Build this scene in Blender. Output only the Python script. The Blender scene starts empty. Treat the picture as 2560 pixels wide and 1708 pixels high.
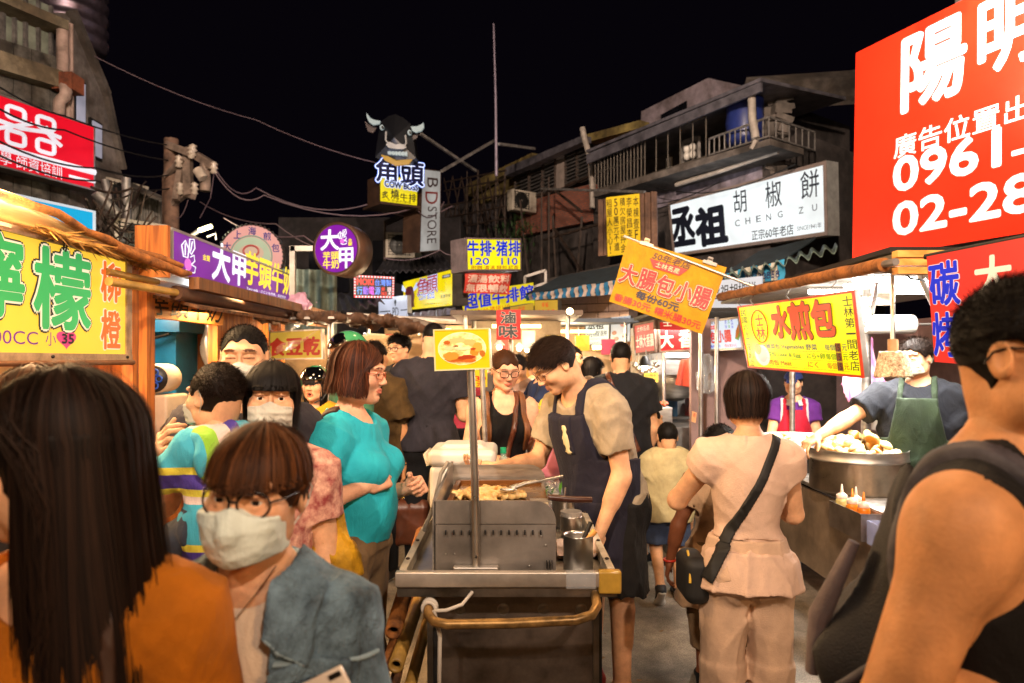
import bpy, bmesh, math, random
import numpy as np
from mathutils import Vector, Matrix
random.seed(7); RNG = np.random.default_rng(7)
SC = bpy.context.scene
COL = SC.collection
PI = math.pi
R = math.radians
# ------------------------------------------------------------------ camera, sky, exposure
EYE = 1.6          # camera height in metres
FPX = 1707.0       # focal length in pixels of a 2560 px wide frame (24 mm lens)
cd = bpy.data.cameras.new('camera'); cam = bpy.data.objects.new('camera', cd); COL.objects.link(cam)
cam.location = (0, 0, EYE); cam.rotation_euler = (R(90), 0, 0)
cd.sensor_width = 36; cd.lens = 24; cd.shift_y = 46/2560; cd.clip_start = .05; cd.clip_end = 600
cd.dof.use_dof = True; cd.dof.focus_distance = 2.9; cd.dof.aperture_fstop = 3.2
SC.camera = cam
wd = bpy.data.worlds.new('World'); SC.world = wd; wd.use_nodes = True
bg = wd.node_tree.nodes['Background']; bg.inputs[0].default_value = (.0018, .0012, .0025, 1); bg.inputs[1].default_value = 1
SC.view_settings.view_transform = 'Standard'; SC.view_settings.look = 'None'
SC.view_settings.exposure = 0; SC.view_settings.gamma = 1
SC.cycles.use_denoising = True; SC.cycles.max_bounces = 6; SC.cycles.diffuse_bounces = 3; SC.cycles.glossy_bounces = 3
SC.cycles.transparent_max_bounces = 8; SC.cycles.sample_clamp_indirect = 4; SC.cycles.caustics_reflective = False; SC.cycles.caustics_refractive = False

def W(px, py, z):
 """point at photo pixel (px, py) and distance z in front of the camera"""
 return Vector(((px-1280)/FPX*z, z, EYE-(py-900)/FPX*z))
def lin(h):
 h = h.lstrip('#'); v = [int(h[i:i+2], 16)/255 for i in (0, 2, 4)]
 return tuple(c/12.92 if c <= .04045 else ((c+.055)/1.055)**2.4 for c in v)

# ------------------------------------------------------------------ materials
MATS = {}
def mat(name, col, rough=.6, metal=0, var=.18, scale=6, bump=0, bscale=60, emit=0, ecol=None, kind='', alpha=1, trans=0, spec=.5, col2=None, evar=.12, stretch=(1, 1, 1), attr=False, sheen=0, sss=0, coat=0, wrk=0):
 if name in MATS: return MATS[name]
 m = bpy.data.materials.new(name); MATS[name] = m; m.use_nodes = True
 nt = m.node_tree; N = nt.nodes; L = nt.links; b = N['Principled BSDF']
 c = lin(col) if isinstance(col, str) else col
 c2 = lin(col2) if col2 else tuple(x*(1-var*1.6) for x in c)
 tc = N.new('ShaderNodeTexCoord'); mp = N.new('ShaderNodeMapping'); mp.inputs['Scale'].default_value = stretch
 L.new(tc.outputs['Object'], mp.inputs[0])
 nz = N.new('ShaderNodeTexNoise'); nz.inputs['Scale'].default_value = scale; nz.inputs['Detail'].default_value = 6; nz.inputs['Roughness'].default_value = .62
 L.new(mp.outputs[0], nz.inputs['Vector'])
 rp = N.new('ShaderNodeValToRGB'); rp.color_ramp.elements[0].position = .32; rp.color_ramp.elements[1].position = .68
 rp.color_ramp.elements[0].color = (*c2, 1); rp.color_ramp.elements[1].color = (*[min(1, x*(1+var*.5)) for x in c], 1)
 L.new(nz.outputs[0], rp.inputs[0])
 out = rp.outputs[0]
 if kind == 'wood':
  wv = N.new('ShaderNodeTexNoise'); wv.inputs['Scale'].default_value = 3; wv.inputs['Detail'].default_value = 8; wv.inputs['Distortion'].default_value = 1.2
  m2 = N.new('ShaderNodeMapping'); m2.inputs['Scale'].default_value = tuple(s*v for s, v in zip(stretch, (6, 6, .55) if stretch == (1, 1, 1) else (1, 1, 1)))
  L.new(tc.outputs['Object'], m2.inputs[0]); L.new(m2.outputs[0], wv.inputs['Vector']); L.new(wv.outputs[0], rp.inputs[0])
  rp.color_ramp.elements[0].position = .36; rp.color_ramp.elements[1].position = .6
 if attr:
  at = N.new('ShaderNodeAttribute'); at.attribute_name = 'Col'
  mx = N.new('ShaderNodeMix'); mx.data_type = 'RGBA'; mx.blend_type = 'MULTIPLY'; mx.inputs[0].default_value = 1
  L.new(out, mx.inputs[6]); L.new(at.outputs[0], mx.inputs[7]); out = mx.outputs[2]
 if kind == 'stain':      # large grime patches
  n3 = N.new('ShaderNodeTexNoise'); n3.inputs['Scale'].default_value = 1.1; n3.inputs['Detail'].default_value = 9; n3.inputs['Roughness'].default_value = .7
  L.new(tc.outputs['Object'], n3.inputs['Vector'])
  r3 = N.new('ShaderNodeValToRGB'); r3.color_ramp.elements[0].position = .42; r3.color_ramp.elements[1].position = .6
  r3.color_ramp.elements[0].color = (.42, .38, .34, 1); r3.color_ramp.elements[1].color = (1, 1, 1, 1); L.new(n3.outputs[0], r3.inputs[0])
  mx = N.new('ShaderNodeMix'); mx.data_type = 'RGBA'; mx.blend_type = 'MULTIPLY'; mx.inputs[0].default_value = 1
  L.new(out, mx.inputs[6]); L.new(r3.outputs[0], mx.inputs[7]); out = mx.outputs[2]
 L.new(out, b.inputs['Base Color'])
 b.inputs['Roughness'].default_value = rough; b.inputs['Metallic'].default_value = metal; b.inputs['Specular IOR Level'].default_value = spec
 if metal > .4 or kind == 'stain':
  rr = N.new('ShaderNodeMapRange'); rr.inputs['To Min'].default_value = max(.04, rough-.12); rr.inputs['To Max'].default_value = min(1, rough+.2)
  L.new(nz.outputs[0], rr.inputs[0]); L.new(rr.outputs[0], b.inputs['Roughness'])
 if bump:
  bn = N.new('ShaderNodeTexNoise'); bn.inputs['Scale'].default_value = bscale; bn.inputs['Detail'].default_value = 4
  L.new(mp.outputs[0], bn.inputs['Vector'])
  bp = N.new('ShaderNodeBump'); bp.inputs['Strength'].default_value = bump; bp.inputs['Distance'].default_value = .01
  L.new(bn.outputs[0], bp.inputs['Height']); L.new(bp.outputs[0], b.inputs['Normal'])
  if wrk:     # soft creases of cloth
   wn = N.new('ShaderNodeTexNoise'); wn.inputs['Scale'].default_value = 7; wn.inputs['Detail'].default_value = 5; wn.inputs['Distortion'].default_value = 1.8; wn.inputs['Roughness'].default_value = .55
   wm = N.new('ShaderNodeMapping'); wm.inputs['Scale'].default_value = (1.6, 1.6, .6); wm.inputs['Rotation'].default_value = (.5, .4, 0); L.new(tc.outputs['Object'], wm.inputs[0]); L.new(wm.outputs[0], wn.inputs['Vector'])
   b2 = N.new('ShaderNodeBump'); b2.inputs['Strength'].default_value = wrk; b2.inputs['Distance'].default_value = .035; L.new(wn.outputs[0], b2.inputs['Height']); L.new(b2.outputs[0], bp.inputs['Normal'])
 if emit:
  e = lin(ecol) if ecol else c
  en = N.new('ShaderNodeTexNoise'); en.inputs['Scale'].default_value = 2.3; en.inputs['Detail'].default_value = 2
  L.new(tc.outputs['Object'], en.inputs['Vector'])
  mr = N.new('ShaderNodeMapRange'); mr.inputs['From Min'].default_value = .3; mr.inputs['From Max'].default_value = .7
  mr.inputs['To Min'].default_value = emit*(1-evar); mr.inputs['To Max'].default_value = emit*(1+evar)
  L.new(en.outputs[0], mr.inputs[0]); L.new(mr.outputs[0], b.inputs['Emission Strength'])
  b.inputs['Emission Color'].default_value = (*e, 1)
  if col2: L.new(out, b.inputs['Emission Color'])
 if sheen: b.inputs['Sheen Weight'].default_value = sheen
 if coat: b.inputs['Coat Weight'].default_value = coat; b.inputs['Coat Roughness'].default_value = .08
 if sss:
  b.inputs['Subsurface Weight'].default_value = sss; b.inputs['Subsurface Radius'].default_value = (.012, .005, .003); b.inputs['Subsurface Scale'].default_value = 1
 if trans: b.inputs['Transmission Weight'].default_value = trans
 if alpha < 1: b.inputs['Alpha'].default_value = alpha
 return m
def fab(name, col, rough=.85, var=.16, **k):
 k = {'bump': .25, 'bscale': 260, 'scale': 9, 'sheen': .03, 'spec': .25, 'wrk': .3, **k}
 return mat(name, col, rough, 0, var, **k)
def lit(name, col, s=1.0, evar=.2):
 """emissive face of a sign or lamp, or a print given a glow"""
 return mat(name, tuple(v*.22 for v in lin(col)), .35, 0, .04, emit=s, ecol=col, evar=evar, spec=.3)

# ------------------------------------------------------------------ mesh building
def npmesh(name, V, F, smooth=True, colors=None):
 me = bpy.data.meshes.new(name)
 V = np.asarray(V, np.float32); F = np.asarray(F, np.int32)
 n, k = F.shape
 me.vertices.add(len(V)); me.vertices.foreach_set('co', V.ravel())
 me.loops.add(n*k); me.loops.foreach_set('vertex_index', F.ravel())
 me.polygons.add(n); me.polygons.foreach_set('loop_start', np.arange(0, n*k, k, dtype=np.int32))
 if smooth: me.polygons.foreach_set('use_smooth', np.ones(n, bool))
 me.update(calc_edges=True); me.validate()
 if colors is not None:
  a = me.color_attributes.new('Col', 'FLOAT_COLOR', 'POINT')
  c = np.ones((len(V), 4), np.float32); c[:, :3] = colors
  a.data.foreach_set('color', c.ravel())
 return me

class MB:
 def __init__(s): s.v = []; s.f = []; s.sm = []
 def add(s, v, f, sm=False):
  o = len(s.v); s.v += [tuple(p) for p in v]; s.f += [tuple(i+o for i in q) for q in f]; s.sm += [sm]*len(f); return s
 def box(s, c, size, rot=None, bev=0):
  hx, hy, hz = [q/2 for q in size]; c = Vector(c)
  M = rot if rot is not None else Matrix.Identity(3)
  if isinstance(M, (int, float)): M = Matrix.Rotation(M, 3, 'Z')
  if bev <= 0:
   v = [c + M @ Vector((x*hx, y*hy, z*hz)) for z in (-1, 1) for y in (-1, 1) for x in (-1, 1)]
   return s.add(v, [(0, 2, 3, 1), (4, 5, 7, 6), (0, 1, 5, 4), (2, 6, 7, 3), (0, 4, 6, 2), (1, 3, 7, 5)])
  bm = bmesh.new(); bmesh.ops.create_cube(bm, size=1)
  for q in bm.verts: q.co = Vector((q.co.x*size[0], q.co.y*size[1], q.co.z*size[2]))
  bmesh.ops.bevel(bm, geom=bm.edges[:], offset=bev, segments=2, affect='EDGES', profile=.6)
  bm.verts.index_update()
  s.add([c + M @ q.co for q in bm.verts], [[q.index for q in f.verts] for f in bm.faces], True); bm.free(); return s
 def plate(s, c4, t, back=True):
  """four corners (TL, TR, BR, BL seen from the front); t = thickness behind"""
  a, b, c, d = [Vector(q) for q in c4]; n = (b-a).cross(d-a).normalized()   # points away from viewer
  B = [q + n*t for q in (a, b, c, d)]; v = [a, b, c, d] + B
  return s.add(v, [(0, 3, 2, 1), (4, 5, 6, 7), (0, 1, 5, 4), (1, 2, 6, 5), (2, 3, 7, 6), (3, 0, 4, 7)])
 def bar(s, a, b, w, h=None):
  a, b = Vector(a), Vector(b); h = h or w; d = (b-a); L = d.length; d.normalize()
  up = Vector((0, 0, 1)) if abs(d.z) < .95 else Vector((0, 1, 0))
  x = d.cross(up).normalized(); z = x.cross(d)
  M = Matrix((x, d, z)).transposed()
  return s.box((a+b)/2, (w, L, h), M)
 def tube(s, pts, r, seg=8, cap=True):
  pts = [Vector(p) for p in pts]; n = len(pts); rs = r if isinstance(r, (list, tuple)) else [r]*n
  vs = []; ref = None
  for i, p in enumerate(pts):
   t = (pts[min(i+1, n-1)] - pts[max(i-1, 0)]).normalized()
   if ref is None: ref = Vector((0, 0, 1)) if abs(t.z) < .9 else Vector((1, 0, 0))
   x = t.cross(ref).normalized(); y = x.cross(t).normalized(); ref = y
   for k in range(seg):
    a = 2*PI*k/seg; vs.append(p + (x*math.cos(a) + y*math.sin(a))*rs[i])
  f = []
  for i in range(n-1):
   for k in range(seg):
    k2 = (k+1) % seg; f.append((i*seg+k, i*seg+k2, (i+1)*seg+k2, (i+1)*seg+k))
  s.add(vs, f, True)
  if cap:
   s.add(vs[:seg], [tuple(range(seg))]); s.add(vs[-seg:], [tuple(reversed(range(seg)))])
  return s
 def lathe(s, c, prof, seg=24, M=None, smooth=True):
  c = Vector(c); M = M or Matrix.Identity(3); n = len(prof)
  vs = [c + M @ Vector((r*math.cos(2*PI*k/seg), r*math.sin(2*PI*k/seg), z)) for r, z in prof for k in range(seg)]
  f = [(i*seg+k, i*seg+(k+1) % seg, (i+1)*seg+(k+1) % seg, (i+1)*seg+k) for i in range(n-1) for k in range(seg)]
  return s.add(vs, f, smooth)
 def cyl(s, c, r, h, seg=20, M=None, r2=None):
  r2 = r if r2 is None else r2
  e = min(r, h)*.04
  return s.lathe(c, [(1e-4, 0), (r-e, 0), (r, e), (r2, h-e), (max(r2-e, 1e-4), h), (1e-4, h)], seg, M, False)
 def ball(s, c, r, seg=12, ring=8, M=None):
  r = (r, r, r) if isinstance(r, (int, float)) else r; c = Vector(c); M = M or Matrix.Identity(3)
  vs = []; f = []
  for i in range(ring+1):
   t = PI*i/ring
   for k in range(seg):
    a = 2*PI*k/seg; vs.append(c + M @ Vector((r[0]*math.sin(t)*math.cos(a), r[1]*math.sin(t)*math.sin(a), r[2]*math.cos(t))))
  for i in range(ring):
   for k in range(seg):
    q = (i*seg+k, (i+1)*seg+k, (i+1)*seg+(k+1) % seg, i*seg+(k+1) % seg); f.append(q)
  return s.add(vs, f, True)
 def prism(s, poly, M, t):
  """2-D polygon (counter-clockwise) placed by 4x4 M, thickness t along -local z"""
  n = len(poly); a = [M @ Vector((x, y, 0)) for x, y in poly]; b = [M @ Vector((x, y, -t)) for x, y in poly]
  s.add(a+b, [tuple(range(n)), tuple(reversed(range(n, 2*n)))] + [(i, i+n, (i+1) % n+n, (i+1) % n) for i in range(n)]); return s
 def mesh(s, name, off=(0, 0, 0)):
  me = bpy.data.meshes.new(name)
  ox, oy, oz = off
  me.from_pydata([(x-ox, y-oy, z-oz) for x, y, z in s.v], [], s.f)
  me.polygons.foreach_set('use_smooth', s.sm); me.update(); return me

def wloc(o):
 v = Vector((0, 0, 0))
 while o is not None: v = v + o.location; o = o.parent
 return v
def props(o, label=None, cat=None, group=None, kind=None):
 for k, v in (('label', label), ('category', cat), ('group', group), ('kind', kind)):
  if v: o[k] = v
 return o
def thing(name, label, cat, loc=(0, 0, 0), group=None):
 o = bpy.data.objects.new(name, None); COL.objects.link(o); o.location = loc; o.empty_display_size = .1
 return props(o, label, cat, group)
def part(name, mb, m, parent=None, label=None, kind=None):
 """links one mesh object; vertices of mb are world coordinates"""
 if isinstance(mb, bpy.types.Mesh):
  me = mb; r = parent
  while r is not None and r.parent: r = r.parent
  if r is not None and r.get('category') != 'person': me.transform(Matrix.Translation(-wloc(parent)))
 else: me = mb.mesh(name, wloc(parent) if parent else (0, 0, 0))
 o = bpy.data.objects.new(name, me); COL.objects.link(o)
 if m is not None and not me.materials: me.materials.append(m)
 if parent: o.parent = parent
 return props(o, label, None, None, kind)
def solo(name, mb, m, label, cat, group=None):
 return props(part(name, mb, m), label, cat, group)
def struct(name, mb, m, kind='structure'):
 return props(part(name, mb, m), None, None, None, kind)
def dup(root, loc, label=None, group=None, rotz=None):
 def cp(o, par):
  c = o.copy(); COL.objects.link(c)
  if par: c.parent = par
  for ch in kids.get(o.name, []): cp(ch, c)
  return c
 kids = {}
 st = [root]
 while st:
  q = st.pop(); kids[q.name] = list(q.children); st += kids[q.name]
 r = cp(root, None); r.location = loc
 if label: r['label'] = label
 if group: r['group'] = group
 if rotz is not None: r.rotation_euler[2] = rotz
 return r

# ------------------------------------------------------------------ lettering
_TXT = {}
def glyphs(s, bold=0.0, shear=0.0):
 key = (s, round(bold, 4), shear)
 if key in _TXT: return _TXT[key]
 c = bpy.data.curves.new('lettering', 'FONT'); c.body = s; c.offset = bold; c.shear = shear; c.resolution_u = 3
 o = bpy.data.objects.new('lettering', c); COL.objects.link(o)
 dg = bpy.context.evaluated_depsgraph_get(); dg.update()
 me = bpy.data.meshes.new_from_object(o.evaluated_get(dg))
 V = np.zeros(len(me.vertices)*3, np.float32); me.vertices.foreach_get('co', V); V = V.reshape(-1, 3)[:, :2].copy()
 F = [tuple(p.vertices) for p in me.polygons]
 bpy.data.objects.remove(o); bpy.data.curves.remove(c); bpy.data.meshes.remove(me)
 _TXT[key] = (V, F); return V, F

def pquad(a, b, c, d, zl, zr):
 """four points of one plane seen at pixels a b c d (TL TR BR BL)"""
 A, B, D = W(*a, zl), W(*b, zr), W(*d, zl); n = (B-A).cross(D-A); e = Vector((0, 0, EYE)); r = W(*c, 1)-e
 return A, B, e + r*((A-e).dot(n)/r.dot(n)), D
class Face:
 """a rectangular sheet in space given by its 4 corners (TL, TR, BR, BL); u to the right, v downwards"""
 def __init__(s, tl, tr, br, bl):
  s.c = [Vector(q) for q in (tl, tr, br, bl)]
  s.n = -((s.c[1]-s.c[0]).cross(s.c[3]-s.c[0])).normalized()    # towards the viewer
  s.curve = None
 def P(s, u, v, off=0):
  a, b, c, d = s.c
  p = a*(1-u)*(1-v) + b*u*(1-v) + c*u*v + d*(1-u)*v + s.n*off
  if s.curve: p = p + s.n*s.curve(u, v)
  return p
 def sub(s, u0, v0, u1, v1, off=0):
  return [s.P(u0, v0, off), s.P(u1, v0, off), s.P(u1, v1, off), s.P(u0, v1, off)]
 def size(s): return ((s.c[1]-s.c[0]).length, (s.c[3]-s.c[0]).length)
 def text(s, parent, txt, box, m, bold=0.0, outline=(), off=.004, shear=0, vertical=False, jit=0, name='lettering', tight=True):
  u0, v0, u1, v1 = box
  if vertical:
   n = len(txt); objs = []
   mbs = {}
   for i, ch in enumerate(txt):
    if ch == ' ': continue
    a = v0+(v1-v0)*(i+.06)/n; b = v0+(v1-v0)*(i+.94)/n
    s._t(mbs, ch, (u0, a, u1, b), m, bold, outline, off, shear, jit, cjk=True)
  else:
   mbs = {}; s._t(mbs, txt, box, m, bold, outline, off, shear, jit)
  for k in sorted(mbs):
   part(name, mbs[k][0], mbs[k][1], parent)
 def _t(s, mbs, txt, box, m, bold, outline, off, shear, jit, cjk=False):
  u0, v0, u1, v1 = box
  V0, _ = glyphs(txt, 0, shear)
  if not len(V0): return
  x0, y0 = V0.min(0); x1, y1 = V0.max(0)
  if cjk:      # keep the glyph inside its square cell
   cx, cy = (x0+x1)/2, (y0+y1)/2
   w = max(x1-x0, .3); h = max(y1-y0, .25); x0, x1, y0, y1 = cx-max(w, .62)/2, cx+max(w, .62)/2, cy-max(h, .5)/2, cy+max(h, .5)/2
  layers = [(i, om, bold+ob) for i, (om, ob) in enumerate(outline)] + [(99, m, bold)]
  V, F = glyphs(txt, 0, shear)
  asp = abs((u1-u0)/max(x1-x0, 1e-6)); asq = abs((v1-v0)/max(y1-y0, 1e-6)); W_, H_ = s.size(); e = min(asp*W_, asq*H_)
  for i, mm, bb in layers:
   mb = mbs.setdefault(i, (MB(), mm))[0]; o = off + .0026*(i if i != 99 else len(outline))
   nd = 0 if bb <= .002 else (6 if bb < .03 else 8 if bb < .05 else 12)
   for k in range(nd+1):      # heavier strokes: shifted copies of the glyph
    dx = dy = 0
    if k: a = 2*PI*k/nd; dx, dy = bb*math.cos(a)*e/W_, bb*math.sin(a)*e/H_
    U = u0+(V[:, 0]-x0)/(x1-x0)*(u1-u0)+dx; Q = v1-(V[:, 1]-y0)/(y1-y0)*(v1-v0)+dy
    if jit:
     U = U + jit*np.sin(V[:, 1]*7+V[:, 0]*3)*(u1-u0)*.02; Q = Q + jit*np.sin(V[:, 0]*5+1)*(v1-v0)*.02
    mb.add([s.P(float(a), float(b), o+.00012*k) for a, b in zip(U, Q)], F)

def grid_mesh(face, nu, nv, t=0):
 mb = MB(); vs = [face.P(i/nu, j/nv) for j in range(nv+1) for i in range(nu+1)]
 f = [(j*(nu+1)+i, (j+1)*(nu+1)+i, (j+1)*(nu+1)+i+1, j*(nu+1)+i+1) for j in range(nv) for i in range(nu)]
 mb.add(vs, f, True)
 if t:
  vb = [p - face.n*t for p in vs]; mb.add(vb, [tuple(reversed(q)) for q in f], True)
  rim = [i for i in range(nu+1)] + [j*(nu+1)+nu for j in range(1, nv+1)] + [nv*(nu+1)+i for i in range(nu-1, -1, -1)] + [j*(nu+1) for j in range(nv-1, 0, -1)]
  k = len(rim); mb.add([vs[i] for i in rim]+[vb[i] for i in rim], [(i, (i+1) % k, (i+1) % k+k, i+k) for i in range(k)])
 return mb

def sign(name, label, cat, px4, zl, zr, face_m, case_m=None, depth=.12, frame=.0, group=None, texts=(), frame_m=None, loc=None):
 """px4: photo pixels of the face corners TL TR BR BL; zl, zr: distance of its left and right edge"""
 (a, b, c, d) = px4
 f = Face(*pquad(a, b, c, d, zl, zr))
 root = thing(name, label, cat, f.P(.5, 1, -depth/2), group)
 w, h = f.size()
 mb = MB().plate([f.P(u, v, -.004) for u, v in ((0, 0), (1, 0), (1, 1), (0, 1))], max(depth-.004, .004))
 part('case' if case_m else 'backing', mb, case_m or face_m, root)
 e = frame
 part('face', MB().plate(f.sub(e/w, e/h, 1-e/w, 1-e/h, .001), .004), face_m, root)
 if frame:
  eu, ev = e/w, e/h; fb = MB()
  for q in ((0, 0, 1, ev), (0, 1-ev, 1, 1), (0, ev, eu, 1-ev), (1-eu, ev, 1, 1-ev)): fb.plate(f.sub(*q, off=.008), .012)
  part('frame', fb, frame_m or case_m, root)
 f.root = root
 for t in texts: f.text(root, *t[:3], **(t[3] if len(t) > 3 else {}))
 return f

def lamp(loc, power, col, r=.06, parent=None, name='lamp_light'):
 l = bpy.data.lights.new(name, 'POINT'); l.energy = power; l.color = col; l.shadow_soft_size = r
 o = bpy.data.objects.new(name, l); COL.objects.link(o); o.location = Vector(loc) - (wloc(parent) if parent else Vector((0, 0, 0)))
 if parent: o.parent = parent
 return o
def area(loc, target, power, col, sx, sy, parent=None, name='tube_light', spread=None):
 l = bpy.data.lights.new(name, 'AREA'); l.energy = power; l.color = col; l.shape = 'RECTANGLE'; l.size = sx; l.size_y = sy
 if spread: l.spread = R(spread)
 o = bpy.data.objects.new(name, l); COL.objects.link(o)
 d = Vector(target) - Vector(loc); o.rotation_euler = d.to_track_quat('-Z', 'Y').to_euler()
 o.location = Vector(loc) - (wloc(parent) if parent else Vector((0, 0, 0)))
 if parent: o.parent = parent
 return o
WARM = (1, .62, .28); WARM2 = (1, .72, .42); COOL = (.86, .93, 1)
# ------------------------------------------------------------------ smooth bodies from distance fields
f32 = np.float32
def nets(D, lo, h):
 """surface of the field D (negative inside) as a quad mesh"""
 S = D < 0; nx, ny, nz = D.shape
 cnt = np.zeros((nx-1, ny-1, nz-1), np.int8)
 for i in (0, 1):
  for j in (0, 1):
   for k in (0, 1): cnt += S[i:nx-1+i, j:ny-1+j, k:nz-1+k]
 act = (cnt > 0) & (cnt < 8)
 I = np.argwhere(act)
 if not len(I): return np.zeros((0, 3), f32), np.zeros((0, 4), np.int32)
 ids = np.full(act.shape, -1, np.int32); ids[act] = np.arange(len(I))
 cor = [(i, j, k) for i in (0, 1) for j in (0, 1) for k in (0, 1)]
 vals = {c: D[I[:, 0]+c[0], I[:, 1]+c[1], I[:, 2]+c[2]] for c in cor}
 acc = np.zeros((len(I), 3), f32); n = np.zeros(len(I), f32)
 for c in cor:
  for ax in range(3):
   if c[ax]: continue
   e = list(c); e[ax] = 1; e = tuple(e)
   a, b = vals[c], vals[e]; m = (a < 0) != (b < 0)
   t = np.where(m, a/np.where(m, a-b, 1), 0)
   for q in range(3): acc[:, q] += np.where(m, c[q] + (t if q == ax else 0), 0)
   n += m
 V = np.asarray(lo, f32) + (I + acc/n[:, None])*h
 Fs = []
 for ax in range(3):
  o = [slice(1, -1)]*3; o[ax] = slice(0, -1); A = S[tuple(o)]
  o2 = [slice(1, -1)]*3; o2[ax] = slice(1, None); B = S[tuple(o2)]
  E = np.argwhere(A != B)
  if not len(E): continue
  ins = A[E[:, 0], E[:, 1], E[:, 2]]
  p = E + 1; p[:, ax] -= 1
  y, z = (ax+1) % 3, (ax+2) % 3
  q = []
  for dy, dz in ((-1, -1), (0, -1), (0, 0), (-1, 0)):
   r = p.copy(); r[:, y] += dy; r[:, z] += dz; q.append(ids[r[:, 0], r[:, 1], r[:, 2]])
  q = np.stack(q, 1); q[~ins] = q[~ins][:, ::-1]; Fs.append(q)
 F = np.concatenate(Fs); F = F[(F >= 0).all(1)]
 return V, F

class Fld:
 def __init__(s, lo, hi, h):
  s.h = h; s.lo = np.array(lo, f32) - 2*h
  n = np.ceil((np.array(hi) + 2*h - s.lo)/h).astype(int) + 1
  s.ax = [s.lo[i] + h*np.arange(n[i], dtype=f32) for i in range(3)]
  s.D = np.full(n, 1., f32)
 def copy(s):
  q = Fld.__new__(Fld); q.h = s.h; q.lo = s.lo; q.ax = s.ax; q.D = s.D.copy(); return q
 def xyz(s): return s.ax[0][:, None, None], s.ax[1][None, :, None], s.ax[2][None, None, :]
 def app(s, lo, hi, fn, k, op):
  m = k + 3*s.h + .012
  sl = []; loc = []
  for i in range(3):
   a = max(0, int((lo[i]-m-s.lo[i])/s.h)); b = min(len(s.ax[i]), int((hi[i]+m-s.lo[i])/s.h)+2)
   if a >= b: return s
   sl.append(slice(a, b)); loc.append(s.ax[i][a:b])
  X, Y, Z = loc[0][:, None, None], loc[1][None, :, None], loc[2][None, None, :]
  d = fn(X, Y, Z); A = s.D[tuple(sl)]
  if op == 's': d = -d
  if op == 'u':
   r = np.minimum(A, d)
   if k > 0: e = np.maximum(k-np.abs(A-d), 0)/k; r = r - e*e*k*.25
  else:
   r = np.maximum(A, d)
   if k > 0: e = np.maximum(k-np.abs(A-d), 0)/k; r = r + e*e*k*.25
  s.D[tuple(sl)] = r; return s
 def cap(s, a, b, ra, rb=None, k=.02, op='u', flat=(1, 1, 1)):
  """round cone from a to b"""
  rb = ra if rb is None else rb; a = np.array(a, f32); b = np.array(b, f32); ab = b-a; L2 = max(float(ab@ab), 1e-9)
  m = max(ra, rb)
  def fn(X, Y, Z):
   x, y, z = X-a[0], Y-a[1], Z-a[2]
   t = np.clip((x*ab[0]+y*ab[1]+z*ab[2])/L2, 0, 1)
   return np.sqrt(((x-t*ab[0])/flat[0])**2 + ((y-t*ab[1])/flat[1])**2 + ((z-t*ab[2])/flat[2])**2)*min(flat) - (ra+(rb-ra)*t)*min(flat)
  mm = m*np.array(flat)
  return s.app(np.minimum(a, b)-mm, np.maximum(a, b)+mm, fn, k, op)
 def cone(s, a, b, ra, rb, k=.01, op='u', flat=1):
  """cone with flat ends; flat squeezes it along y"""
  a = np.array(a, f32); b = np.array(b, f32); ab = b-a; L = float(np.linalg.norm(ab)); u = ab/L; m = max(ra, rb)
  def fn(X, Y, Z):
   x, y, z = X-a[0], Y-a[1], Z-a[2]; t = x*u[0]+y*u[1]+z*u[2]
   q = np.sqrt((x-t*u[0])**2 + ((y-t*u[1])/flat)**2 + (z-t*u[2])**2)
   r = ra+(rb-ra)*np.clip(t/L, 0, 1)
   return np.maximum((q-r)*min(1, flat), np.maximum(-t, t-L))
  return s.app(np.minimum(a, b)-m, np.maximum(a, b)+m, fn, k, op)
 def ell(s, c, r, k=.02, op='u', M=None):
  c = np.array(c, f32); r = np.array(r, f32); m = r.max()
  def fn(X, Y, Z):
   x, y, z = X-c[0], Y-c[1], Z-c[2]
   if M is not None: x, y, z = [x*M[0][i]+y*M[1][i]+z*M[2][i] for i in range(3)]
   k0 = np.sqrt((x/r[0])**2+(y/r[1])**2+(z/r[2])**2); k1 = np.sqrt((x/r[0]**2)**2+(y/r[1]**2)**2+(z/r[2]**2)**2)
   return k0*(k0-1)/np.maximum(k1, 1e-6)
  e = r if M is None else np.array([m]*3)
  return s.app(c-e, c+e, fn, k, op)
 def rbox(s, c, hs, rad=.005, k=.005, op='u', M=None):
  c = np.array(c, f32); hs = np.array(hs, f32); m = float(np.linalg.norm(hs))
  def fn(X, Y, Z):
   x, y, z = X-c[0], Y-c[1], Z-c[2]
   if M is not None: x, y, z = [x*M[0][i]+y*M[1][i]+z*M[2][i] for i in range(3)]
   q = [np.abs(v)-(hs[i]-rad) for i, v in enumerate((x, y, z))]
   return np.sqrt(sum(np.maximum(v, 0)**2 for v in q)) + np.minimum(np.maximum(np.maximum(q[0], q[1]), q[2]), 0) - rad
  e = hs if M is None else np.array([m]*3)
  return s.app(c-e, c+e, fn, k, op)
 def clip(s, fn, k=0):
  d = fn(*s.xyz())
  if k: e = np.maximum(k-np.abs(s.D-d), 0)/k; s.D = np.maximum(s.D, d) + e*e*k*.25
  else: s.D = np.maximum(s.D, d)
  return s
 def add(s, fn): s.D = (s.D + fn(*s.xyz())).astype(f32); return s
 def mesh(s): return nets(s.D, s.lo, s.h)

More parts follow.
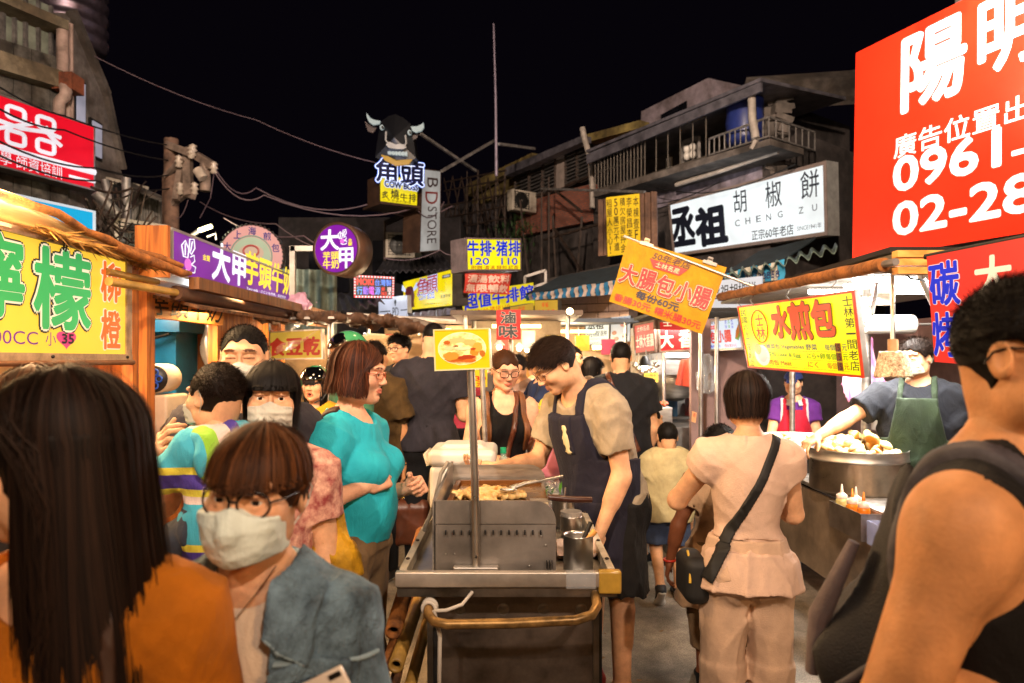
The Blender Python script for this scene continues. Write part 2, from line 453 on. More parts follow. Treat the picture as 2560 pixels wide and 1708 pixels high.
def folds(seed, f=18., amp=.004, dirn=(1, .3, .5)):
 """cloth creases as a sum of warped waves"""
 g = np.random.default_rng(seed); ks = []
 for i in range(4):
  d = np.array(dirn)*g.uniform(.5, 1.3, 3)*g.choice([-1, 1], 3); d /= np.linalg.norm(d)
  ks.append((d*f*g.uniform(.5, 1.3), g.normal(size=3)*f*.3, g.uniform(0, 6, 2), g.uniform(.5, 1)))
 def fn(X, Y, Z):
  r = 0
  for k, w, p, a in ks:
   v = 1-np.abs(np.sin(X*k[0]+Y*k[1]+Z*k[2]+p[0] + 1.2*np.sin(X*w[0]+Y*w[1]+Z*w[2]+p[1]))); r = r - a*(2.2*v**3-.4)
  return (r*amp*.5).astype(f32)
 return fn

def ribbons(P, wid, center, colr=None):
 """P: strands (n, m, 3); flat tapered ribbons facing away from center"""
 n, m, _ = P.shape
 T = np.gradient(P, axis=1); O = P - center; B = np.cross(T, O); B /= np.maximum(np.linalg.norm(B, axis=2, keepdims=True), 1e-9)
 w = np.asarray(wid)[..., None, None] if np.ndim(wid) else wid
 tp = np.concatenate([np.ones(m-2), [.7, .12]])[None, :, None] if m > 2 else 1
 A = P + B*w*tp*.5; C = P - B*w*tp*.5
 V = np.stack([A, C], 2).reshape(-1, 3)
 base = (np.arange(n)[:, None]*m + np.arange(m-1)[None, :])*2
 F = np.stack([base, base+1, base+3, base+2], -1).reshape(-1, 4)
 col = None
 if colr is not None: col = np.repeat(colr, m*2, 0)
 return V, F, col

def merge(items):
 Vs, Fs, Cs, o = [], [], [], 0
 for it in items:
  V, F = it[0], it[1]; Vs.append(V); Fs.append(F+o); o += len(V)
  Cs.append(it[2] if len(it) > 2 and it[2] is not None else np.ones((len(V), 3), f32))
 return np.concatenate(Vs), np.concatenate(Fs), np.concatenate(Cs)

def rot(ax, deg): return np.array(Matrix.Rotation(R(deg), 3, ax), f32)
def nrm(v): v = np.array(v, f32); return v/np.linalg.norm(v)

class Person:
 """a figure facing -y in its own frame; +x is its left side"""
 def __init__(s, label, px, z, H=1.7, face=0, sex='m', girth=1., lean=0, bow=0, head=(0, 0, 0), armL=None, armR=None,
    legL=None, legR=None, skin='skin', group=None, kid=False, dz=0, handL=None, handR=None, x=None, bust=0, belly=0, mouth=0, lids=0, hs=None, gaze=(0, 0), y=None):
  s.gz = gaze
  s.H = H; s.Z = z; s.kid = kid; s.sex = sex; s.skin = MATS[skin]; s.g = girth; s.lids = lids; s.mouth = mouth
  X = (px-1280)/FPX*z if x is None else x
  s.root = thing('person', label, 'person', (X, z, dz), group); s.root.rotation_euler = (0, 0, R(face))
  s.h = min(max(.0026*z, .0052), .013); s.hh = min(max(.0016*z, .0028), .0075)
  hs_ = hs; hs = (.128 if not kid else .158)*H if not kid else max(.19, .158*H)
  hs = min(max(hs, .185), .228); s.hs = hs/.225 if hs_ is None else hs_
  m = sex == 'm'
  sw = (.100 if m else .086)*H*(.92 if kid else 1); hw = .052*H
  J = {}
  zh = .52*H if not kid else .48*H
  zs = (.818*H if not kid else .775*H)
  up = rot('X', lean); up2 = rot('X', lean+bow)
  def tr(p, pv, M): return pv + M @ (np.array(p, f32)-pv)
  hip = np.array((0, 0, zh), f32)
  J['pel'] = hip + (0, 0, .02*H)
  mid = np.array((0, .0, zh+.47*(zs-zh)), f32)
  J['waist'] = tr(mid, hip, up)
  def ub(p): return J['waist'] + up2 @ (np.array(p, f32) - mid)
  s.ub = ub; s.up2 = up2
  J['chest'] = ub((0, .012*H, zs-.075*H)); J['neck'] = ub((0, .014*H, zs+.012*H))
  for sd, sg in (('L', 1), ('R', -1)):
   J['sh'+sd] = ub((sg*sw, .012*H, zs-.022*H))
   arm = armL if sd == 'L' else armR
   arm = arm or ((.13*sg, .02, -1), (.06*sg, -.22, -1))
   u, f = nrm(arm[0]), nrm(arm[1])
   J['el'+sd] = J['sh'+sd] + u*.172*H; J['wr'+sd] = J['el'+sd] + f*.150*H
   s.__dict__['fd'+sd] = f
   leg = (legL if sd == 'L' else legR) or ((.03*sg, 0, -1), (.0, .02, -1))
   J['hip'+sd] = hip + (sg*hw, 0, 0)
   t, c = nrm(leg[0]), nrm(leg[1]); lt = (zh-.285*H); lc = .285*H-.045*H
   J['kn'+sd] = J['hip'+sd] + t*lt/max(abs(nrm((.03, 0, -1))[2]), .9); J['an'+sd] = J['kn'+sd] + c*lc
   s.__dict__['cd'+sd] = c; s.__dict__['ft'+sd] = leg[2] if len(leg) > 2 else (0, -1, 0)
  yaw, pit, rol = head
  s.Rh = rot('Z', yaw) @ rot('X', lean*.55+bow*.5+pit) @ rot('Y', rol)
  nk = nrm(up2 @ np.array((0, -.25, 1), f32))
  s.hc = J['neck'] + nk*.045*H*(1 if not kid else .55) + s.Rh @ np.array((0, -.012, .095), f32)*s.hs
  J['sk'] = s.hc
  s.J = J; s.sw = sw; s.hands = (handL or {}, handR or {}); s.bust = bust; s.belly = belly
  s._body()
  s.cloth = {}
 # -- the torso, shared by body and clothes
 def torso(s, F, inf=0, k=.06):
  H, J, g, m = s.H, s.J, s.g, s.sex == 'm'
  U = s.up2; T = U
  F.ell(J['pel']+(0, .008*H, 0), (.098*H*g+inf, .072*H*g+inf, .085*H+inf), k)
  F.ell(J['waist']+(0, -.004*H, 0), ((.086 if m else .073)*H*g+inf, .064*H*g+inf, .11*H+inf), k, M=U)
  F.ell(J['chest'], ((.096 if m else .084)*H*g+inf, .07*H*g+inf, .108*H+inf), k, M=U)
  if s.belly: F.ell(J['waist']+U @ np.array((0, -.035*H, -.03*H), f32), (.07*H*g+inf, (.045+s.belly)*H+inf, .08*H+inf), k)
  if s.bust:
   for sg in (-1, 1): F.ell(J['chest']+U @ np.array((sg*.045*H, -.055*H, -.022*H), f32), (.042*H+inf*.6, (.032+s.bust)*H+inf*.6, .04*H+inf*.6), .04)
  for sd in 'LR':
   F.cap(J['neck']+U @ np.array((0, .008*H, -.012*H), f32), J['sh'+sd], .036*H*g+inf*.8, .034*H*g+inf, .04)
   F.ell(J['hip'+sd]+(0, .026*H, -.012*H), (.055*H*g+inf, .056*H*g+inf, .062*H+inf), .04)
 def arm(s, F, sd, inf0=0, inf1=0, t0=0, t1=1, k=.025):
  """upper arm from fraction t0 to t1"""
  H, J, g = s.H, s.J, s.g; a, b = J['sh'+sd], J['el'+sd]; r0, r1 = .034*H*g, .0265*H*g
  F.cap(a+(b-a)*t0, a+(b-a)*t1, r0+(r1-r0)*t0+inf0, r0+(r1-r0)*t1+inf1, k)
 def bounds(s, keys, pad):
  P = np.array([s.J[k] for k in keys]); return P.min(0)-pad, P.max(0)+pad
 def _body(s):
  H, J, g = s.H, s.J, s.g
  lo, hi = s.bounds([k for k in J if k != 'sk'], .17*H*max(g, 1)); lo[2] = -.01
  F = Fld(lo, hi, s.h)
  s.torso(F, 0, .045)
  for sd, sg in (('L', 1), ('R', -1)):
   a, b, c = J['sh'+sd], J['el'+sd], J['wr'+sd]
   F.cap(a, b, .033*H*g, .0255*H*g, .03)
   F.ell(a+(b-a)*.12, (.036*H*g, .036*H*g, .044*H*g), .03)
   F.cap(b, c, .0255*H*g, .0165*H*g, .012); F.cap(b+(c-b)*.1, b+(c-b)*.45, .027*H*g, .0235*H*g, .02)
   h, kn, an = J['hip'+sd], J['kn'+sd], J['an'+sd]
   F.cap(h, kn, .052*H*g, .034*H*g, .03); F.cap(kn, an, .033*H*g, .0225*H, .02)
   bk = np.cross(np.cross(an-kn, (0, 1, 0)), an-kn); bk /= max(np.linalg.norm(bk), 1e-6)
   F.cap(kn+(an-kn)*.15+bk*.014*H, kn+(an-kn)*.5+bk*.01*H, .029*H*g, .023*H*g, .025)
   ft = nrm(s.__dict__['ft'+sd]); s.foot(F, sd, ft, 0)
  nb = J['neck']; up = s.Rh @ np.array((0, .028, -.075), f32)*s.hs + s.hc
  rn = (.052 if s.sex == 'm' else .045)*s.hs*(.85 if s.kid else 1); s.rn = rn
  F.cap(nb-(0, 0, .02), up, rn*1.08, rn, .035)
  items = [F.mesh()]
  items.append(s._head(rn))
  for sd in 'LR': items.append(s._hand(sd))
  V, Fc, C = merge(items)
  s.bodyF = F
  part('body', npmesh('body', V, Fc, True, C), s.skin, s.root)
  s._eyes()
 def foot(s, F, sd, ft, inf=0):
  H = s.H; an = s.J['an'+sd]; c = nrm(s.__dict__['cd'+sd]); fw = ft
  heel = an + c*.028*H - fw*.018*H; toe = an + c*.033*H + fw*.098*H
  F.cap(an, heel, .0225*H+inf, .019*H+inf, .02); F.cap(an, an+(toe-an)*.55, .021*H+inf, .018*H+inf, .02); F.cap(heel, toe, .017*H+inf, .0155*H+inf, .015)
  side = np.cross(fw, c); F.cap(toe-fw*.02*H-side*.010*H, toe-fw*.02*H+side*.010*H, .0155*H+inf, .0155*H+inf, .012)
 def w2(s, p): return s.hc + (np.asarray(p, f32)*s.hs) @ s.Rh.T     # head frame -> body frame
 def headF(s, inf=0, neck=True, ext=(.115, .15, .165), h=None):
  F = Fld((-ext[0], -ext[1], -ext[2]), (ext[0], ext[1]*.9, ext[2]*.95), (h or s.hh)/s.hs)
  m = s.sex == 'm'; k = 0 if not s.kid else 1
  F.ell((0, .014, .03), (.074+inf, .093+inf, .086+inf), .02)
  F.ell((0, -.028, -.03), ((.060 if m else .056)+inf, .062+inf, .078+inf), .04)
  F.ell((0, -.066, -.086 + .008*k), ((.027 if m else .022)+inf, .024+inf, .022+inf), .035)
  for sg in (-1, 1):
   F.ell((sg*.048, -.012, -.062), (.02+inf, .032+inf, .03+inf), .035)
   F.ell((sg*.042, -.062, -.018), (.024+inf, .024+inf, .02+inf), .03)
  return F
 def _head(s, rn):
  F = s.headF(); m = s.sex == 'm'
  F.ell((0, -.076, .038), (.05, .02, .013), .02)
  F.cap((0, -.09, .016), (0, -.106, -.016), .007, .0095, .012); F.ell((0, -.108, -.021), (.0105, .0105, .009), .008)
  for sg in (-1, 1):
   F.ell((sg*.0115, -.101, -.025), (.0085, .010, .0075), .006)
   F.ell((sg*.0055, -.106, -.032), (.0035, .006, .004), .003, 's')
   F.ell((sg*.031, -.100, .010), (.0215, .0145, .0125), .012, 's')
   # lids around the eye
   q = .0055 + .0075*s.lids
   F.cap((sg*.017, -.0875, .0145-s.lids*.004), (sg*.031, -.0915, .0185-s.lids*.007), .0042, .0048, .005); F.cap((sg*.031, -.0915, .0185-s.lids*.007), (sg*.046, -.081, .012-s.lids*.004), .0048, .004, .005)
   if s.lids > .3: F.ell((sg*.031, -.0815, .013), (.0165, .0125, .0105), .003)
   F.cap((sg*.018, -.0865, .002), (sg*.031, -.0885, -.001), .0036, .004, .005); F.cap((sg*.031, -.0885, -.001), (sg*.045, -.080, .004), .004, .0035, .005)
   F.cap((sg*.014, -.0945, .036), (sg*.05, -.080, .036), .005, .004, .012)
   # ears
   F.ell((sg*.077, .012, .0), (.0095, .021, .032), .008, M=rot('Z', sg*22) @ rot('X', -12))
   F.ell((sg*.0855, .006, .003), (.0065, .011, .019), .005, 's')
  o = .011*s.mouth
  F.cap((-.021, -.0880, -.0525), (0, -.0950, -.0495), .0034, .0046, .006); F.cap((0, -.0950, -.0495), (.021, -.0880, -.0525), .0046, .0034, .006)
  F.cap((-.017, -.0870, -.0605-o), (0, -.0938, -.0620-o), .0038, .0054, .006); F.cap((0, -.0938, -.0620-o), (.017, -.0870, -.0605-o), .0054, .0038, .006)
  F.cap((-.024, -.094, -.0553-o*.5), (.024, -.094, -.0553-o*.5), .0012+o*.5, .0012+o*.5, .002, 's') if not o else F.ell((0, -.094, -.056-o*.5), (.015, .016, .006+o*.5), .003, 's')
  F.ell((0, -.092, -.0735-o), (.018, .008, .004), .008, 's')
  nb = s.Rh.T @ (s.J['neck'] - s.hc)/s.hs
  F.cap((0, .028, -.075), nb, rn/s.hs, rn/s.hs*1.08, .03)
  F.ell((0, .058, -.03), (.045, .035, .06), .03)
  V, Q = F.mesh()
  C = np.ones((len(V), 3), f32)
  x, y, z = V[:, 0], V[:, 1], V[:, 2]
  front = y < -.07
  lip = front & (np.abs(x) < .024) & (((z+.0555+o*.5)/(.0115+o))**2 + (x/.025)**2 < 1)
  C[lip] = (.80, .45, .45) if not m else (.84, .62, .58)
  inside = lip & (y > -.087) & (np.abs(z+.0555+o*.5) < .008+o*.4); C[inside & (o > 0)] = (.12, .04, .04)
  br = (y < -.05) & (((np.abs(x)-.032)/.0215)**2 + ((z-.0385+np.abs(np.abs(x)-.03)*.12)/(.0048 if m else .0034))**2 < 1)
  C[br] = (.14, .09, .07)
  lash = (y < -.07) & (((np.abs(x)-.031)/.018)**2 + ((z-.0165+s.lids*.011)/.0024)**2 < 1); C[lash] = (.25, .16, .13)
  ck = np.exp(-(((np.abs(x)-.042)/.02)**2+((z+.02)/.02)**2))*(y < -.03); C[:, 1] *= 1-.14*ck; C[:, 2] *= 1-.14*ck
  return s.w2(V), Q, C
 def _eyes(s):
  if s.lids > .8: return
  for sg in (-1, 1):
   c = np.array((sg*.031, -.0785, .0085)); r = .0122
   o = part('eye', MB().ball(s.w2(c), r*s.hs, 12, 10).mesh('eye'), MATS['eye_white'], s.root)
   d = nrm((s.gz[0], -1, s.gz[1])); Mw = s.Rh @ np.array(Vector((0, 0, 1)).rotation_difference(Vector(d.tolist())).to_matrix())
   part('iris', MB().lathe(s.w2(c + d*.0104), [(1e-4, .0026*s.hs), (.003*s.hs, .0025*s.hs), (.0062*s.hs, .0008*s.hs)], 12, Matrix(Mw.tolist())).mesh('iris'), MATS['iris'], o)
 def _hand(s, sd):
  """palm, four bent fingers and a thumb"""
  o = s.hands[0 if sd == 'L' else 1]; sg = 1 if sd == 'L' else -1
  wr = s.J['wr'+sd]; d = nrm(o.get('dir', s.__dict__['fd'+sd])); H = s.H; sc = H/1.7*(.93 if s.sex == 'f' else 1.02)*(1.05 if s.kid else 1)
  n = np.array(o.get('palm', (-sg, 0, 0) if abs(d[0]) < .8 else (0, 0, -1)), f32); n = nrm(n - d*(n@d))
  t = np.cross(d, n)*sg*-1           # towards the thumb side
  if sd == 'L': t = np.cross(n, d)
  else: t = np.cross(d, n)
  t = nrm(t)
  curl = o.get('curl', .45); spread = o.get('spread', .06)
  lo = wr - .17*sc; hi = wr + .17*sc
  F = Fld(lo, hi, max(s.hh, .0032))
  r = .0165*H*s.g
  F.cap(wr - s.__dict__['fd'+sd]*.03, wr + d*.012, r, r*.95, .01)
  M = np.stack([t, n, d], 1)
  F.rbox(wr + d*.05*sc, (.040*sc, .0135*sc, .047*sc), .012*sc, .014, M=M)
  F.ell(wr + d*.03*sc + t*.026*sc + n*.008*sc, (.018*sc, .014*sc, .026*sc), .012, M=M)
  lens = [(.044, .026, .022), (.048, .030, .024), (.044, .028, .023), (.035, .020, .020)]
  for i, L in enumerate(lens):
   off = (1.5-i)*.0195*sc
   p = wr + d*(.090-.005*abs(i-1)-.004*(i == 3))*sc + t*off
   dd = nrm(d + t*spread*(1.5-i)); a = 0; c0 = curl*(1+.12*i)
   for j, l in enumerate(L):
    a += c0*(.75, 1.0, .6)[j]
    q = dd*math.cos(a) + n*math.sin(a); p2 = p + q*l*sc
    F.cap(p, p2, (.0092, .0082, .0073)[j]*sc, (.0084, .0075, .0062)[j]*sc, .003); p = p2
  tc = o.get('thumb', .5)
  p = wr + d*.022*sc + t*.028*sc
  for j, l in enumerate((.042, .032, .027)):
   q = nrm(d*(.75+.1*j) + t*(.75-.35*j*tc) + n*(.25+.4*tc*(j > 0))); p2 = p + q*l*sc
   F.cap(p, p2, (.0125, .0102, .0092)[j]*sc, (.0105, .0092, .007)[j]*sc, .006); p = p2
  s.__dict__['grip'+sd] = wr + d*.085*sc + n*.022*sc
  return F.mesh()
 # -- clothing -------------------------------------------------------------
 def _emit(s, F, name, m, label=None, sub=None):
  V, Q = F.mesh()
  if not len(V): return None
  return part(name, npmesh(name, V, Q), m, sub or s.root, label)
 def shirt(s, m, hem=.47, sleeve=.5, inf=.012, flare=0, neck=('round', .016), fold=.004, slack=.014, name='shirt', seed=0, open_=0, drape=.5, boxy=0, ffreq=16, fdir=(1, .4, .7)):
  """sleeve: fraction of the upper arm (above 1: down the forearm); hem: height as a fraction of H"""
  H, J = s.H, s.J
  lo, hi = s.bounds(['pel', 'waist', 'chest', 'neck', 'shL', 'shR'] + (['elL', 'elR'] if sleeve > .1 else []) + (['wrL', 'wrR'] if sleeve > 1 else []), .16*H*max(1, s.g)); lo[2] = min(lo[2], hem*H-.03)
  F = Fld(lo, hi, s.h*.92)
  s.torso(F, inf, .045)
  if boxy: F.cap(J['chest']+s.up2 @ np.array((0, .0, -.02), f32), J['pel'], .098*H*s.g+inf+boxy, .098*H*s.g+inf+boxy, .08, flat=(1, .78, 1))
  if flare or hem < .45: F.cone(J['pel']+(0, 0, .02), (0, J['pel'][1]+.01, hem*H), .098*H*s.g+inf, .104*H*s.g+inf+flare, .04, flat=.8)
  for sd, sg in (('L', 1), ('R', -1)):
   if sleeve > .1:
    a, b, c = J['sh'+sd], J['el'+sd], J['wr'+sd]; st = min(sleeve, 1)
    e = a+(b-a)*st; F.ell(a+(b-a)*.12, (.036*H*s.g+inf*.6, .036*H*s.g+inf*.6, .044*H*s.g+inf*.6), .03); F.cone(a-(b-a)*.02, e, .036*H*s.g+inf, (.036-.009*st)*H*s.g+inf*.7+slack, .035)
    if sleeve > 1:
     F.cap(a+(b-a)*.9, b, .028*H+slack+inf*.5, .028*H+slack+inf*.5, .02); F.cone(b, b+(c-b)*(sleeve-1), .028*H+slack+inf*.5, .021*H+slack*.8+inf*.4, .02)
  if fold: fa, fb_ = folds(seed+11, ffreq, fold*1.5, fdir), folds(seed+12, ffreq*2.1, fold*.5, fdir); F.add(lambda X, Y, Z: np.minimum(fa(X, Y, Z)+fb_(X, Y, Z), inf*.35)*.8)
  for sd in 'LR':
   if sleeve > .1:
    a, b, c = J['sh'+sd], J['el'+sd], J['wr'+sd]
    if sleeve <= 1: e = a+(b-a)*sleeve; u = nrm(b-a); rr = (.036-.009*sleeve)*H*s.g+inf*.7+slack
    else: e = b+(c-b)*(sleeve-1); u = nrm(c-b); rr = .021*H+slack*.8+inf*.4
    if s.h < .0105: w_ = max(.0075, 1.7*s.h); F.cone(e-u*.022, e+u*.03, max(rr-w_, .02), max(rr-w_+.001, .02), .0, 's')
  hz = hem*H
  F.clip(lambda X, Y, Z: (hz-Z)+0*X+0*Y+.006*np.sin(X*21+Y*17))
  U = s.up2; nk = J['neck']
  t, r = neck
  if t == 'round': F.ell(nk+U @ np.array((0, -.016*H, .03*H), f32), (.040*H+r, .052*H+r, .046*H+r), .004, 's', M=U)
  elif t == 'v':
   F.ell(nk+U @ np.array((0, -.01*H, .03*H), f32), (.038*H+r, .046*H+r, .042*H+r), .004, 's', M=U)
   F.cap(nk+U @ np.array((0, -.06*H, -.005*H), f32), nk+U @ np.array((0, -.10*H, -.075*H), f32), .03*H, .004, .004, 's', flat=(1, 1, 1))
  elif t == 'high': F.ell(nk+U @ np.array((0, -.012*H, .042*H), f32), (.040*H+r, .046*H+r, .046*H+r), .004, 's', M=U)
  elif t == 'tank':
   F.ell(nk+U @ np.array((0, -.07*H, .012*H), f32), (.048*H+r, .085*H, .068*H), .006, 's', M=U)
   F.ell(nk+U @ np.array((0, .035*H, .02*H), f32), (.045*H+r, .06*H, .05*H), .006, 's', M=U)
   for sg in (-1, 1):
    sh = J['shL' if sg > 0 else 'shR']; F.ell(sh+U @ np.array((sg*.028*H, 0, -.022*H), f32), (.055*H, .09*H, .062*H), .006, 's', M=U)
  if open_:
   zt = nk[2]
   F.clip(lambda X, Y, Z: -np.maximum(np.maximum(np.abs(X)-open_*(.55+.45*(zt-Z)/.5), Y-(J['chest'][1]-.0*H)), Z-zt-.1))
  s.cloth[name] = F
  o = s._emit(F, name, m); return o
 def patch(s, of, name, m, regions, t=.008, label=None, sub=None, fold=0):
  """a layer lying on cloth 'of', kept inside the region function"""
  src = s.cloth[of] if of in s.cloth else s.bodyF
  F = src.copy(); F.D = F.D - f32(t)
  if fold: F.add(folds(31, 22, fold))
  F.clip(regions); s.cloth[name] = F
  return s._emit(F, name, m, label, sub)
 def strap(s, of, name, m, p, q, w=.03, t=.009, half=None, sub=None):
  """band through body-frame points p and q (x, z), running round the front and the back; half: 'f' or 'b'"""
  a = np.array(p, float); b = np.array(q, float); d = (b-a)/np.linalg.norm(b-a); n = np.array((-d[1], d[0]))
  yc = float(s.J['chest'][1])
  def fn(X, Y, Z):
   r = np.abs((X-a[0])*n[0]+(Z-a[1])*n[1])-w/2
   l = (X-a[0])*d[0]+(Z-a[1])*d[1]; r = np.maximum(r, np.maximum(-l-.04, l-np.linalg.norm(b-a)-.02))
   if half == 'f': r = np.maximum(r, Y-yc)
   if half == 'b': r = np.maximum(r, yc-Y)
   return r+0*Y
  return s.patch(of, name, m, fn, t, sub=sub)
 def pants(s, m, length=1., inf=.014, slack=.012, rise=.585, fold=.004, name='trousers', seed=0, straight=0, hemr=None):
  """length 1 = ankle, .5 = knee"""
  H, J, g = s.H, s.J, s.g
  lo, hi = s.bounds(['pel', 'hipL', 'hipR', 'knL', 'knR', 'anL', 'anR'], .125*H*max(g, 1)+.02)
  F = Fld(lo, hi, s.h)
  F.ell(J['pel']+(0, .008*H, 0), (.098*H*g+inf, .074*H*g+inf, .085*H+inf), .05)
  F.cone(J['pel']+(0, 0, -.0), J['pel']+(0, 0, .075*H), .094*H*g+inf, .088*H*g+inf, .04, flat=.78)
  for sd in 'LR':
   h, k, a = J['hip'+sd], J['kn'+sd], J['an'+sd]
   F.ell(h+(0, .026*H, -.012*H), (.055*H*g+inf, .056*H*g+inf, .062*H+inf), .03)
   if length > .5:
    F.cap(h, k, .054*H*g+inf, .037*H*g+inf+slack*.6+straight*.5, .03)
    e = k+(a-k)*min(1, (length-.5)*2); F.cone(k, e, .037*H*g+inf+slack*.6+straight*.5, .028*H*g+inf+slack+straight, .03)
   else:
    e = h+(k-h)*(length*2); F.cone(h+(h-e)*.02, e, .054*H*g+inf, .044*H*g+inf+slack, .03)
  fa, fb_ = folds(seed+21, 20, fold*1.6, (1, 1, .18)), folds(seed+22, 30, fold*.5, (.8, .8, .5)); F.add(lambda X, Y, Z: np.minimum(fa(X, Y, Z)+fb_(X, Y, Z), inf*.35)*.8)
  zt = J['pel'][2] + (rise-.54)*H
  F.clip(lambda X, Y, Z: (Z-zt)+0*X+0*Y)
  s.cloth[name] = F
  return s._emit(F, name, m)
 def shoe(s, m, sole=None, sides='LR', inf=.006, cut=None, name='shoe'):
  for sd in sides:
   H = s.H; an = s.J['an'+sd]; lo, hi = an-.16*H, an+.16*H; ft = nrm(s.__dict__['ft'+sd]); c = nrm(s.__dict__['cd'+sd])
   F = Fld(lo, hi, s.h*.8); s.foot(F, sd, ft, inf)
   top = an - c*.008*H
   F.clip(lambda X, Y, Z: -((X-top[0])*c[0]+(Y-top[1])*c[1]+(Z-top[2])*c[2]) - .0)
   if cut:     # sandal: straps only
    F.clip(lambda X, Y, Z: np.maximum(-(np.abs((X-an[0])*ft[0]+(Y-an[1])*ft[1]-.055*H)-.016), -((X-an[0])*c[0]+(Y-an[1])*c[1]+(Z-an[2])*c[2]-.046*H)) if cut == 1 else 0*X)
   o = s._emit(F, name, m)
   if sole:
    G = Fld(lo, hi, s.h*.8); s.foot(G, sd, ft, inf+.003); bt = an + c*.036*H
    G.clip(lambda X, Y, Z: -((X-bt[0])*c[0]+(Y-bt[1])*c[1]+(Z-bt[2])*c[2])); s._emit(G, 'sole', sole, sub=o)
 # -- hair -----------------------------------------------------------------
 def hair(s, m, style='short', L=.03, n=900, seed=0, bang=.05, part_=0, length=.2, vol=.010, comb=(0, .4, .3), fade=0, width=.0026, flare=0, line=0, open_=52, cx=0, ow=.055, oy=.028):
  """L: strand length of short hair; length: how far long hair falls below the crown's rim"""
  g = np.random.default_rng(seed+5); items = []
  c0 = np.array((0, .014, .03)); rad = np.array((.074, .093, .086))
  if style in ('short', 'buzz'):
   F = s.headF(vol if style == 'short' else .004, ext=(.115, .15, .15))
   yl, zl = -.083, .070+line
   n1, n2 = .72, .69
   def keep(X, Y, Z): return -((Y-yl)*n1 + (Z-zl)*n2) + .007*np.sin(X*140) + 0*X
   F.clip(keep)
   if fade: F.D += (np.clip((.03-F.xyz()[2])/.08, 0, 1)*fade*vol).astype(f32)
   for sg in (-1, 1):
    F.ell((sg*.08, -.006, -.012), (.03, .026, .04), .004, 's')
   F.ell((0, .02, -.115), (.09, .1, .055), .01, 's')
   F.add(folds(seed, 70, .0018 if style == 'short' else .0006, (1, .4, .6)))
   V, Q = F.mesh(); sh = np.full((len(V), 3), .5, f32); items.append((V, Q, sh))
   if n:
    idx = g.integers(0, len(V), n*3); P0 = V[idx]; O = (P0-c0)/rad**2; O /= np.linalg.norm(O, axis=1, keepdims=True)
    ok = (P0[:, 2] > (.0 if style == 'short' else -.1)) & ((P0[:, 1]-yl)*n1+(P0[:, 2]-zl)*n2 > .004); P0, O = P0[ok][:n], O[ok][:n]
    cb = np.array(comb, float); D = O*.38 + cb*1.25 + g.normal(size=P0.shape)*.2
    D /= np.linalg.norm(D, axis=1, keepdims=True); D2 = D + np.array((0, 0, -.7)) - O*.25; D2 /= np.linalg.norm(D2, axis=1, keepdims=True)
    ll = (L*g.uniform(.5, 1.2, len(P0)))[:, None]*np.clip((P0[:, 2:3]+.03)/.07, .25, 1)
    st = np.stack([P0-O*.004, P0+D*ll*.45, P0+D*ll*.75+D2*ll*.35], 1)
    items.append(ribbons(st, width*.7*g.uniform(.7, 1.6, len(P0)), c0, np.repeat(g.uniform(.5, 1.9, (len(P0), 1)), 3, 1)))
  else:
   dn = length; zb = bang
   def rim(az): return rad + np.array((vol, vol, vol))
   # opaque under-layer
   ext = (.13+flare, .15, max(.16, dn+.05))
   F = Fld((-ext[0], -.13, -dn-.02), (ext[0], .15+flare, .15), s.hh*1.15/s.hs)
   v = vol*.7
   F.ell(c0, rad+v, .01)
   if style != 'part': F.ell((0, -.014, .05), (.066, .087+v*.5, .05), .02)
   F.cone((0, .022, .03), (0, .022+flare*.3, -dn+.012), .074+v, .074+v+flare-.004, .03, flat=1.12)
   F.clip(lambda X, Y, Z: -np.maximum(np.maximum(np.abs(X-cx)-ow, Y+oy-np.abs(X-cx)*.25), Z-(zb+.002 if style != 'part' else .075)))
   F.ell((0, -.02, -.09), (.05, .075, .075+max(0, dn-.16)), .01, 's'); F.ell((0, .0, -.13), (.048, .05, .08), .01, 's')
   F.add(folds(seed, 80, .002, (1, .6, .1)))
   V, Q = F.mesh(); items.append((V, Q, np.full((len(V), 3), .35, f32)))
   m_ = 12
   az = g.uniform(-PI, PI, n)                       # 0 = face side
   front = np.abs(az) < R(open_)
   if style == 'part': keep = ~front | (g.uniform(size=n) < .55); az = az[keep]; front = front[keep]
   k = len(az)
   th0 = g.uniform(.02, 1.15, k)**1.0; lay = g.uniform(-.004, .005, k) + g.normal(size=k)*.0016; lay += np.where(g.uniform(size=k) < .05, g.uniform(0, .014, k), 0); lay += .0032*np.sin(az*29+2.5*np.sin(az*6+seed)); clump = .9+.2*np.sin(az*17+3*np.sin(az*5+seed))
   P = np.zeros((k, m_, 3))
   endz = np.where(front & (style != 'part'), zb-.02+g.uniform(-.006, .012, k), -dn + g.uniform(-.008, .03, k)*(1+2.5*(dn > .3)))
   sg = np.sign(az+1e-6 - part_); ph0 = g.normal(size=k)*.003; ph1 = g.uniform(0, 6, k)
   for j in range(m_):
    t = j/(m_-1)
    a = az.copy()
    if style == 'part':
     tgt = np.where(front, sg*R(open_+14)*(1+.15*g.uniform(size=k)), az); a = az*.25*(1-t) + (tgt)*(t)**.6 if False else az + (tgt-az)*min(1, t*1.9)
    
    top = np.minimum(.34, 1)
    # arc length over the skull, then straight down
    th = th0 + (PI/2*1.02-th0)*min(1, t/.45)
    r3 = rad[None, :] + (vol + lay)[:, None]
    if style != 'part': r3 = r3 + np.outer(np.clip(np.cos(az)-.3, 0, 1), (0, .032, 0))
    x = r3[:, 0]*np.sin(th)*np.sin(a); y = -r3[:, 1]*np.sin(th)*np.cos(a); z = r3[:, 2]*np.cos(th)
